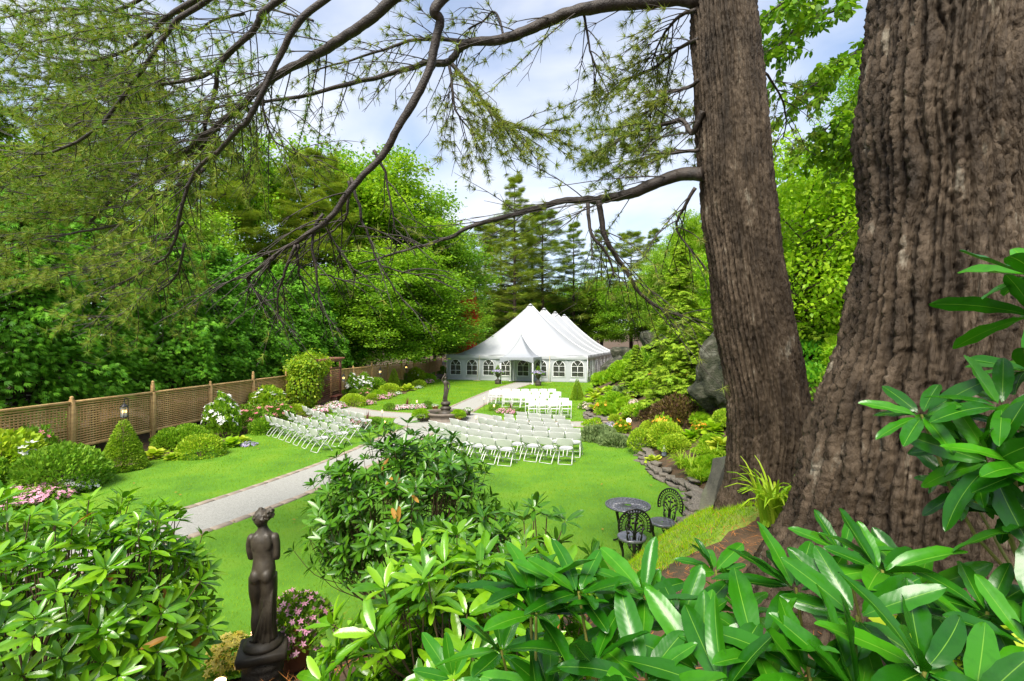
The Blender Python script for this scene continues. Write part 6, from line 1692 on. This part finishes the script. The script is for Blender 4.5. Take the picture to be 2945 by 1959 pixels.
sel = r.random(n) < kd; x, y = x[sel], y[sel]; n = len(x); a = r.uniform(0, 6.28, n)
pos = np.stack([x, y, zt(x, y) - 0.02 + r.uniform(0, 0.03, n)], 1); d = np.stack([np.cos(a), np.sin(a), r.normal(size=n) * 0.25], 1)
g = G(); g.leaves(T_needle, pos, basis(d, UP + 0.3 * rdir_(r, n)), np.stack([np.full(n, 0.004), r.uniform(0.06, 0.12, n), np.full(n, 1.0)], 1), r.random(n))
tag(obj('fallen_needles', g, leafmat('dry_orange_needle', [(0.30, 0.09, 0.02), (0.42, 0.17, 0.04)], 0.6, 0.1), smooth=False), 'rusty fallen pine needles scattered round the trunk feet', 'needle litter', kind='stuff')

# pot planting: each blossom a piece of its own
pf = thing('potted_impatiens', 'pink flowering impatiens growing in the terracotta pot', 'flower', (POT[0], POT[1], POT[2] + 0.22))
g, pos, D = mound(151, 0.34, 0.32, 0.36, 1900, T_oval, 0.055, thick=0.5); obj('foliage', g, L_decid, pf, smooth=False); obj('stem', stems(G(), 7, 0.3, 0.3, 0.35, 3, 0.006), M_stem, pf)
gf = G(); gf.add(*T_flower); fm = gf.mesh('blossom', P_pink, False); r = np.random.default_rng(5)
for i in np.where((D[:, 2] > -0.25) & (D[:, 1] < 0.45))[0][:170]:
    nn = nrm(D[i] + UP * 0.4 + np.array([0, -0.4, 0])); s = nrm(np.cross(nn, rdir_(r, 1)[0])); m = np.eye(4); m[:3, :3] = np.stack([s, np.cross(nn, s), nn], -1) * r.uniform(0.03, 0.042); m[:3, 3] = pos[i] * 1.04 + nn * 0.012
    q = link('blossom', fm, pf); q.matrix_basis = Matrix(m.tolist())
# spotlight and the yellow flowers it lights
q = PD(632, 1880, 4.1); zg = Z(q[0], q[1])
sl = thing('garden_spotlight', 'small lit garden spotlight in the mulch beside the statue pedestal', 'lamp', (q[0], q[1], zg))
g = G(); g.lathe([(0.03, 0.0), (0.03, 0.05), (0.05, 0.07), (0.06, 0.16), (0.055, 0.165)], 14, cap=False); obj('housing', g, M_blackmetal, sl)
g = G(); g.ell((0, 0, 0.15), (0.05, 0.05, 0.025)); obj('lens', g, M_lampglow, sl)
ld = bpy.data.lights.new('spotlight_bulb', 'SPOT'); ld.energy = 140; ld.spot_size = math.radians(60); ld.spot_blend = 0.6; ld.color = (1.0, 0.72, 0.32); ld.shadow_soft_size = 0.05
lo = bpy.data.objects.new('bulb', ld); COL.objects.link(lo); lo.parent = sl; lo.location = (0, 0, 0.20); lo.rotation_euler = Vector((-0.05, -0.75, -0.18)).to_track_quat('Z', 'Y').to_euler()
q = PD(665, 1745, 4.85)
plant(shrub_proto('ymum', 'yellow_flowers', 'flower', 152, 0.24, 0.2, 0.24, 500, T_oval, 0.06, L_lime, [(P_yellow, 300, 0.042, 0.035)], lump=0.2), q[0], q[1], 'pale yellow flowers lit by the spotlight behind the statue')

# ------------------------------------------------------------------ pine limbs over the garden
def limb_geo(P, r0, r1, ntw, ltw, seed, leaf=0.6, tuft=10, nlen=0.09, sub=5, spread=0.9, droop=0.25, t0=0.12, gb=None, gn=None, nw=0.0065, planar=0.35, leafy=None, m=None):
    r = np.random.default_rng(seed)
    C = spline(P, m or max(14, 4 * len(P))); M_ = len(C)
    wob = np.cumsum(r.normal(size=(M_, 3)), 0) * 0.006; C = C + wob - wob[0]
    if r0 > 0.025:
        Cf = spline(C, M_ * 3); rf = np.linspace(r0, r1, len(Cf)) * (1 + 0.22 * (fbm(np.arange(len(Cf)) * 0.23, np.full(len(Cf), seed * 1.7), seed=seed, oct=3) - 0.5))
        gb.tube(Cf, rf, 10); Vv = gb.v[-1]; Vv += (fbm(Vv[:, 0] * 38, Vv[:, 1] * 38, Vv[:, 2] * 38, seed, 3)[:, None] - 0.5) * r0 * 0.35
    else: gb.tube(C, np.linspace(r0, r1, M_), 6)
    Tn = nrm(np.gradient(C, axis=0)); NP, ND = [], []
    for k in range(ntw):
        t = t0 + (1 - t0) * (k + r.random()) / ntw; i = min(int(t * (M_ - 1)), M_ - 1); s = 1 if k % 2 else -1
        tg = Tn[i]; side = nrm(np.cross(tg, UP)) * s
        d = nrm(tg * 0.75 + side * spread * r.uniform(0.5, 1.1) + UP * r.normal() * planar)
        L = ltw * (1.15 - 0.6 * t) * r.uniform(0.5, 1.15)
        q = np.linspace(0, 1, 7)[:, None]; curl = rdir_(r, 1)[0] * 0.12
        tw = C[i] + d * L * q + (-UP * droop + tg * 0.25 + curl) * L * q ** 2
        gb.tube(tw, np.linspace(max(r1 * 0.5, 0.006), 0.003, 7), 4, False)
        tt_ = nrm(np.gradient(tw, axis=0))
        segs = [(tw, tt_)]
        for j in range(sub):
            ii = int(r.integers(2, 7)) if j < sub - 1 else 6; ii = min(ii, 6); sd = nrm(tt_[ii] + nrm(np.cross(tt_[ii], UP + 0.3 * rdir_(r, 1)[0])) * r.choice([-1, 1]) * r.uniform(0.4, 1.0) + rdir_(r, 1)[0] * 0.2)
            l2 = L * r.uniform(0.18, 0.42); q2 = np.linspace(0, 1, 5)[:, None]
            st_ = tw[ii] + sd * l2 * q2 - UP * droop * 0.5 * l2 * q2 ** 2; gb.tube(st_, np.linspace(0.004, 0.002, 5), 3, False)
            segs.append((st_, nrm(np.gradient(st_, axis=0))))
        for (sg, tt2) in segs:
            if r.random() > leaf: continue
            nt = max(2, int(np.linalg.norm(sg[-1] - sg[0]) / 0.05)); nc = max(1, nt // 3); u = np.clip(np.repeat(1 - np.arange(nc) / max(nc, 1) * 0.7, 3)[:nt] - r.random(min(nt, nc * 3)) * 0.05, 0.2, 1) * (len(sg) - 1); a = np.minimum(u.astype(int), len(sg) - 2)
            pp = sg[a] + (sg[a + 1] - sg[a]) * (u - a)[:, None]; NP.append(np.repeat(pp, tuft, 0)); ND.append(np.repeat(tt2[a], tuft, 0))
    if NP and gn is not None:
        NP, ND = np.vstack(NP), np.vstack(ND); n = len(NP)
        if leafy is None:
            d = ND * 0.75 + rdir_(r, n) * 0.85 + UP * 0.12
            gn.leaves(T_needle, NP, basis(d, rdir_(r, n)), np.stack([np.full(n, nw), nlen * r.uniform(0.6, 1.15, n), np.ones(n)], 1), r.random(n))
        else:
            d = ND * 0.5 + rdir_(r, n) * 0.9 - UP * 0.45
            gn.leaves(T_oval, NP + rdir_(r, n) * 0.03, basis(d, UP + 0.6 * rdir_(r, n)), leafy * r.uniform(0.6, 1.2, n), r.random(n))
    return C
def PX(L, d0, d1):
    n = len(L); return [PD(a, b, d0 + (d1 - d0) * i / (n - 1)) for i, (a, b) in enumerate(L)]
def trunkpt(z): return np.array([np.interp(z, z1, cx1), 4.45, z])
def limb(pts, d0, d1, r0, r1, seed, z0=None, mat=None, tree=None, **kw):
    tree = tree or pine1
    P = PX(pts, d0, d1)
    if z0 is not None:
        a = trunkpt(z0); P = [a, a * 0.5 + P[0] * 0.5 + UP * 0.25] + P
    gb, gn = G(), G(); C = limb_geo(P, r0, r1, seed=seed, gb=gb, gn=gn, **kw)
    b = obj('branch', gb, M_barkb, tree, world=True)
    if gn.v: tag(link('needles', gn.mesh('needles', mat or L_needle, False, np.array(tree.location)), b), kind='stuff')
    return C
# the two limbs that leave the trunk inside the view
limb([(2020, 500), (1960, 500), (1850, 545), (1790, 562), (1720, 574), (1660, 568), (1550, 590), (1400, 632), (1290, 682), (1180, 716), (1040, 760)], 4.35, 5.6, 0.062, 0.009, 301, ntw=26, ltw=0.9, leaf=0.22, tuft=9, sub=5, droop=0.0, planar=0.5, mat=L_needleb, m=50)
limb([(1722, 578), (1735, 680), (1790, 765), (1850, 850), (1905, 880), (1960, 905)], 4.6, 4.9, 0.030, 0.008, 302, ntw=18, ltw=0.8, leaf=0.30, tuft=8, sub=5, droop=0.15, mat=L_needleb)
limb([(1690, 585), (1702, 680), (1745, 745), (1770, 800)], 4.62, 4.7, 0.020, 0.008, 303, ntw=8, ltw=0.6, leaf=0.25, tuft=8, sub=4, droop=0.15)
limb([(2020, 320), (1990, 380), (1960, 345), (1870, 370), (1790, 400), (1730, 440)], 4.35, 4.9, 0.030, 0.008, 304, ntw=26, ltw=0.55, leaf=0.95, tuft=16, sub=6, droop=0.1, mat=L_needleb)
limb([(2010, 430), (1940, 440), (1850, 460), (1780, 480)], 4.4, 4.8, 0.018, 0.006, 305, ntw=16, ltw=0.45, leaf=0.9, tuft=12, sub=5, mat=L_needleb)
limb([(2010, 110), (1960, 130), (1880, 190), (1800, 230), (1720, 290)], 4.4, 5.2, 0.020, 0.006, 306, ntw=20, ltw=0.6, leaf=0.75, tuft=10, sub=5, mat=L_needleb)
limb([(2010, 230), (1960, 250), (1900, 270), (1850, 330)], 4.35, 4.8, 0.020, 0.006, 307, ntw=18, ltw=0.5, leaf=0.95, tuft=14, sub=5, mat=L_needleb)
limb([(2000, 30), (1940, 60), (1890, 120), (1860, 190)], 4.35, 4.8, 0.020, 0.006, 317, ntw=18, ltw=0.5, leaf=0.85, tuft=12, sub=5, mat=L_needleb)
limb([(2000, 540), (1960, 610), (1950, 660), (2030, 770)], 4.35, 4.6, 0.018, 0.006, 308, ntw=10, ltw=0.5, leaf=0.5, tuft=8, sub=4, mat=L_needleb)
limb([(2190, 200), (2230, 260), (2260, 330), (2255, 400)], 4.6, 5.2, 0.014, 0.005, 318, ntw=12, ltw=0.35, leaf=0.8, tuft=10, sub=4, mat=L_needleb)
limb([(2010, 4), (1880, 6), (1700, 25), (1560, 66), (1450, 112), (1345, 125), (1295, 178), (1230, 180), (1100, 215), (900, 270), (760, 300)], 4.4, 5.4, 0.068, 0.015, 309, ntw=30, ltw=0.75, leaf=0.35, tuft=9, sub=5, mat=L_needleb, m=60, t0=0.1)
limb([(1300, 185), (1380, 280), (1440, 350), (1500, 380), (1600, 412)], 4.9, 5.0, 0.022, 0.007, 310, ntw=30, ltw=0.6, leaf=0.85, tuft=12, sub=6, droop=0.15, mat=L_needleb)
limb([(1292, 190), (1297, 260), (1312, 330), (1360, 385)], 4.9, 5.0, 0.018, 0.006, 311, ntw=20, ltw=0.55, leaf=0.8, tuft=12, sub=6, mat=L_needleb)
limb([(1345, 120), (1200, 118), (1080, 155), (900, 205)], 4.9, 5.3, 0.022, 0.008, 312, ntw=22, ltw=0.55, leaf=0.5, tuft=10, sub=5, mat=L_needleb)
limb([(1450, 110), (1420, 45), (1385, 75), (1350, 100)], 4.85, 5.0, 0.014, 0.006, 313, ntw=10, ltw=0.4, leaf=0.6, tuft=10, sub=4, mat=L_needleb)
limb([(1678, 40), (1690, 120), (1705, 190), (1720, 225)], 4.7, 4.8, 0.014, 0.005, 314, ntw=10, ltw=0.4, leaf=0.6, tuft=9, sub=4, mat=L_needleb)
# long limb across the sky and its bare fingers
limb([(1285, -20), (1262, 60), (1215, 200), (1130, 345), (1075, 432), (1010, 512), (930, 612), (911, 642), (850, 680), (774, 730), (717, 768), (696, 785), (700, 805), (728, 844), (750, 866)], 3.7, 4.4, 0.042, 0.006, 320, z0=7.6, ntw=22, ltw=0.75, leaf=0.04, tuft=7, sub=4, droop=0.3, m=60, t0=0.45)
FING = [[(927, 638), (900, 670), (858, 703), (830, 715), (774, 732)], [(1010, 512), (1032, 600), (1036, 645), (1070, 710), (1100, 770), (1150, 850), (1180, 880)], [(1075, 432), (1115, 520), (1137, 640), (1150, 705)], [(1003, 520), (1000, 610), (960, 660), (905, 690)], [(930, 615), (905, 690), (925, 780), (930, 840), (955, 905), (990, 930)], [(858, 703), (852, 760), (860, 800), (890, 850)], [(850, 705), (815, 790), (800, 850), (805, 900), (835, 930)], [(774, 732), (780, 790), (800, 840)], [(930, 640), (980, 720), (1030, 790)], [(1030, 650), (1120, 680), (1200, 700)], [(1100, 765), (1180, 785), (1260, 800)], [(920, 790), (980, 800), (1040, 790)]]
for i, f in enumerate(FING): limb(f, 4.1, 4.3, 0.014 if i < 7 else 0.008, 0.004, 330 + i, ntw=7, ltw=0.38, leaf=0.05, tuft=6, sub=3, droop=0.3, t0=0.25)
# heavy limbs on the left with olive needles
limb([(1150, -15), (1000, 100), (890, 158), (780, 215), (680, 300), (580, 384), (490, 450), (400, 505), (312, 553), (230, 640)], 4.6, 6.0, 0.06, 0.015, 350, z0=8.4, ntw=46, ltw=1.15, leaf=0.55, tuft=11, sub=6, droop=0.12, m=60, t0=0.3)
limb([(937, -10), (817, 143), (732, 312), (696, 366), (640, 430), (585, 487), (545, 600), (527, 700), (490, 745), (400, 800), (330, 840)], 4.3, 5.4, 0.034, 0.009, 351, z0=8.2, ntw=36, ltw=1.0, leaf=0.5, tuft=11, sub=6, droop=0.15, m=60, t0=0.3)
limb([(830, -10), (737, 94), (638, 187), (625, 268), (598, 357), (588, 420), (500, 470), (400, 530)], 4.8, 5.8, 0.04, 0.010, 352, z0=8.8, ntw=38, ltw=1.1, leaf=0.6, tuft=12, sub=6, droop=0.1, m=50, t0=0.3)
limb([(638, 190), (536, 232), (402, 245), (280, 290), (150, 330)], 5.2, 6.0, 0.026, 0.008, 353, ntw=32, ltw=1.0, leaf=0.75, tuft=13, sub=6, droop=0.1)
limb([(598, -10), (491, 58), (424, 120), (312, 170), (200, 174), (80, 150)], 5.2, 6.2, 0.04, 0.008, 354, z0=9.4, ntw=38, ltw=1.1, leaf=0.8, tuft=14, sub=6, droop=0.05, t0=0.35)
limb([(598, 2), (482, 98), (393, 237), (286, 375), (143, 446), (0, 438), (-120, 420)], 5.0, 5.6, 0.034, 0.008, 355, z0=9.2, ntw=36, ltw=1.1, leaf=0.7, tuft=12, sub=6, droop=0.08, t0=0.35)
limb([(430, -20), (300, 20), (160, 30), (20, 60), (-100, 80)], 5.6, 6.6, 0.03, 0.008, 356, z0=9.9, ntw=34, ltw=1.1, leaf=0.85, tuft=14, sub=6, droop=0.05, t0=0.35)
limb([(585, 487), (500, 530), (380, 580), (250, 590), (120, 560), (0, 540)], 5.2, 6.2, 0.022, 0.007, 357, ntw=36, ltw=1.05, leaf=0.8, tuft=13, sub=6, droop=0.08)
limb([(527, 640), (440, 720), (330, 760), (200, 790), (60, 820)], 5.2, 6.2, 0.018, 0.006, 358, ntw=30, ltw=0.9, leaf=0.75, tuft=12, sub=6, droop=0.12)
limb([(400, 505), (300, 490), (180, 500), (40, 520), (-80, 500)], 5.6, 6.6, 0.02, 0.006, 359, ntw=34, ltw=1.0, leaf=0.85, tuft=14, sub=6, droop=0.08)
limb([(480, 560), (420, 620), (300, 660), (160, 680), (20, 720), (-80, 740)], 5.6, 6.6, 0.02, 0.006, 360, ntw=34, ltw=1.0, leaf=0.85, tuft=13, sub=6, droop=0.12)
limb([(530, 700), (500, 800), (420, 850), (330, 900), (240, 940)], 5.0, 5.8, 0.014, 0.005, 361, ntw=20, ltw=0.7, leaf=0.6, tuft=10, sub=5, droop=0.15)
limb([(800, 165), (760, 240), (760, 330), (790, 400), (850, 440), (930, 460)], 4.8, 5.2, 0.014, 0.005, 362, ntw=18, ltw=0.7, leaf=0.5, tuft=10, sub=5, droop=0.15)
limb([(760, 300), (640, 300), (520, 330), (400, 350), (260, 400)], 5.6, 6.4, 0.018, 0.006, 363, ntw=32, ltw=1.0, leaf=0.8, tuft=13, sub=6, droop=0.08)
limb([(700, 40), (620, 60), (540, 90), (420, 40), (300, 80), (150, 110)], 5.6, 6.8, 0.018, 0.006, 364, ntw=32, ltw=1.0, leaf=0.8, tuft=13, sub=6, droop=0.05)
limb([(900, 60), (840, 40), (760, 30), (680, 45)], 5.0, 5.6, 0.014, 0.005, 365, ntw=20, ltw=0.7, leaf=0.65, tuft=11, sub=5)
limb([(420, 120), (350, 200), (240, 240), (100, 240), (-40, 230)], 5.8, 6.8, 0.018, 0.006, 366, ntw=34, ltw=1.0, leaf=0.9, tuft=14, sub=6, droop=0.05)

# broad-leaved boughs between the trunks, hanging from a tree up the slope
bt = thing('linden_tree', 'broad-leaved tree up the slope with leafy boughs hanging between the two big trunks', 'tree', (7.6, 7.6, Z(7.6, 7.6)))
gt = G(); tb0 = np.array([7.6, 7.6, Z(7.6, 7.6) - 0.3]); top = np.array([7.2, 7.4, 11.0]); gt.tube(spline([tb0, tb0 * 0.5 + top * 0.5 + np.array([0.15, 0, 0]), top], 10), np.linspace(0.22, 0.08, 10), 9); obj('trunk', gt, M_ctrunk, bt, world=True)
for i, (pts, d0, d1, zz0) in enumerate([([(2560, -60), (2420, 20), (2320, 60), (2250, 110), (2210, 160)], 6.8, 6.2, 10.0), ([(2600, 60), (2480, 130), (2400, 200), (2330, 240)], 6.8, 6.2, 9.2), ([(2600, 200), (2500, 270), (2430, 330), (2380, 360)], 6.8, 6.3, 8.4), ([(2560, -120), (2400, -60), (2300, -20), (2220, 30)], 6.8, 6.0, 10.6), ([(2620, 320), (2540, 380), (2480, 420)], 6.8, 6.4, 7.8)]):
    Pp = [np.array([7.35, 7.45, zz0])] + PX(pts, d0, d1)
    gb, gn = G(), G(); limb_geo(Pp, 0.035, 0.006, seed=380 + i, ntw=26, ltw=0.75, leaf=0.95, tuft=2, sub=5, droop=0.25, gb=gb, gn=gn, leafy=0.10, t0=0.35)
    b = obj('branch', gb, M_barkb, bt, world=True); tag(link('foliage', gn.mesh('foliage', L_decid, False, np.array(bt.location)), b), kind='stuff')

# mossy patch on the bank below the pines
a = np.linspace(0, 2 * PI, 65); rr_ = np.linspace(0, 1, 14)
ro = 1.25 * (1 + 0.35 * (fbm(np.cos(a) * 2 + 5, np.sin(a) * 2, seed=6, oct=3) - 0.5) * 2); ro[-1] = ro[0]
mx = 1.25 + rr_[:, None] * ro[None] * np.cos(a) * 1.0; my = 4.75 + rr_[:, None] * ro[None] * np.sin(a) * 0.95
g = G(); g.grid(np.stack([mx, my, zt(mx, my) + 0.004 - 0.09 * rr_[:, None] ** 8], -1)); struct('mossy_bank', g, surf('moss', [(0.10, 0.13, 0.02), (0.12, 0.22, 0.015), (0.20, 0.22, 0.03)], scale=5, rough=0.95, bump=0.6, bscale=50))
# ------------------------------------------------------------------ grass blades on the lawn
r = np.random.default_rng(171); n = 320000
y = 3.5 + 41.5 * r.random(n) ** 1.9; t = r.random(n) * 1.012 - 0.006; x = lawnpt(t, y)
wgt = (xr(y) - xl(y)) / 16.0
sel = (r.random(n) < wgt); x, y = x[sel], y[sel]
sel = ~onpath(x, y, 0.06); x, y = x[sel], y[sel]
ka = r.uniform(0, 6.28, 16000); kr_ = 1.15 * np.sqrt(r.random(16000)); x = np.concatenate([x, 1.25 + kr_ * np.cos(ka)]); y = np.concatenate([y, 4.75 + kr_ * 0.95 * np.sin(ka)]); n = len(x)
h = r.uniform(0.028, 0.06, n) * (1 + 0.4 * (fbm(x * 1.1, y * 1.1, seed=8, oct=2) - 0.5)); k = np.clip(y / 11, 0.75, 2.6)
a = r.uniform(0, 6.28, n); d = np.stack([np.cos(a) * 0.55, np.sin(a) * 0.55, np.full(n, 0.9)], 1) + r.normal(size=(n, 3)) * 0.15
pos = np.stack([x, y, zt(x, y)], 1)
g = G(); g.leaves(T_needle, pos, basis(d, rdir_(r, n)), np.stack([0.0075 * k, h * (0.8 + 0.2 * k), np.ones(n)], 1), r.random(n))
tag(obj('lawn_grass', g, L_lawn, smooth=False), 'short mown green grass of the lawn', 'grass', kind='stuff')

r = np.random.default_rng(172); n = 170
y = r.uniform(5.5, 30, n); x = lawnpt(r.random(n), y); a = r.uniform(0, 6.28, n)
g = G(); g.leaves(T_diamond, np.stack([x, y, zt(x, y) + 0.045], 1), basis(np.stack([np.cos(a), np.sin(a), 0.1 * a], 1), UP + 0.4 * rdir_(r, n)), r.uniform(0.04, 0.08, n), r.random(n))
tag(obj('fallen_leaves', g, L_deadleaf, smooth=False), 'few yellowed leaves fallen on the lawn', 'leaf litter', kind='stuff')

for o in list(SC.objects):      # prototypes that found no place
    if o.type == 'EMPTY' and o.get('label') == 'x':
        for c in list(o.children_recursive): bpy.data.objects.remove(c)
        bpy.data.objects.remove(o)
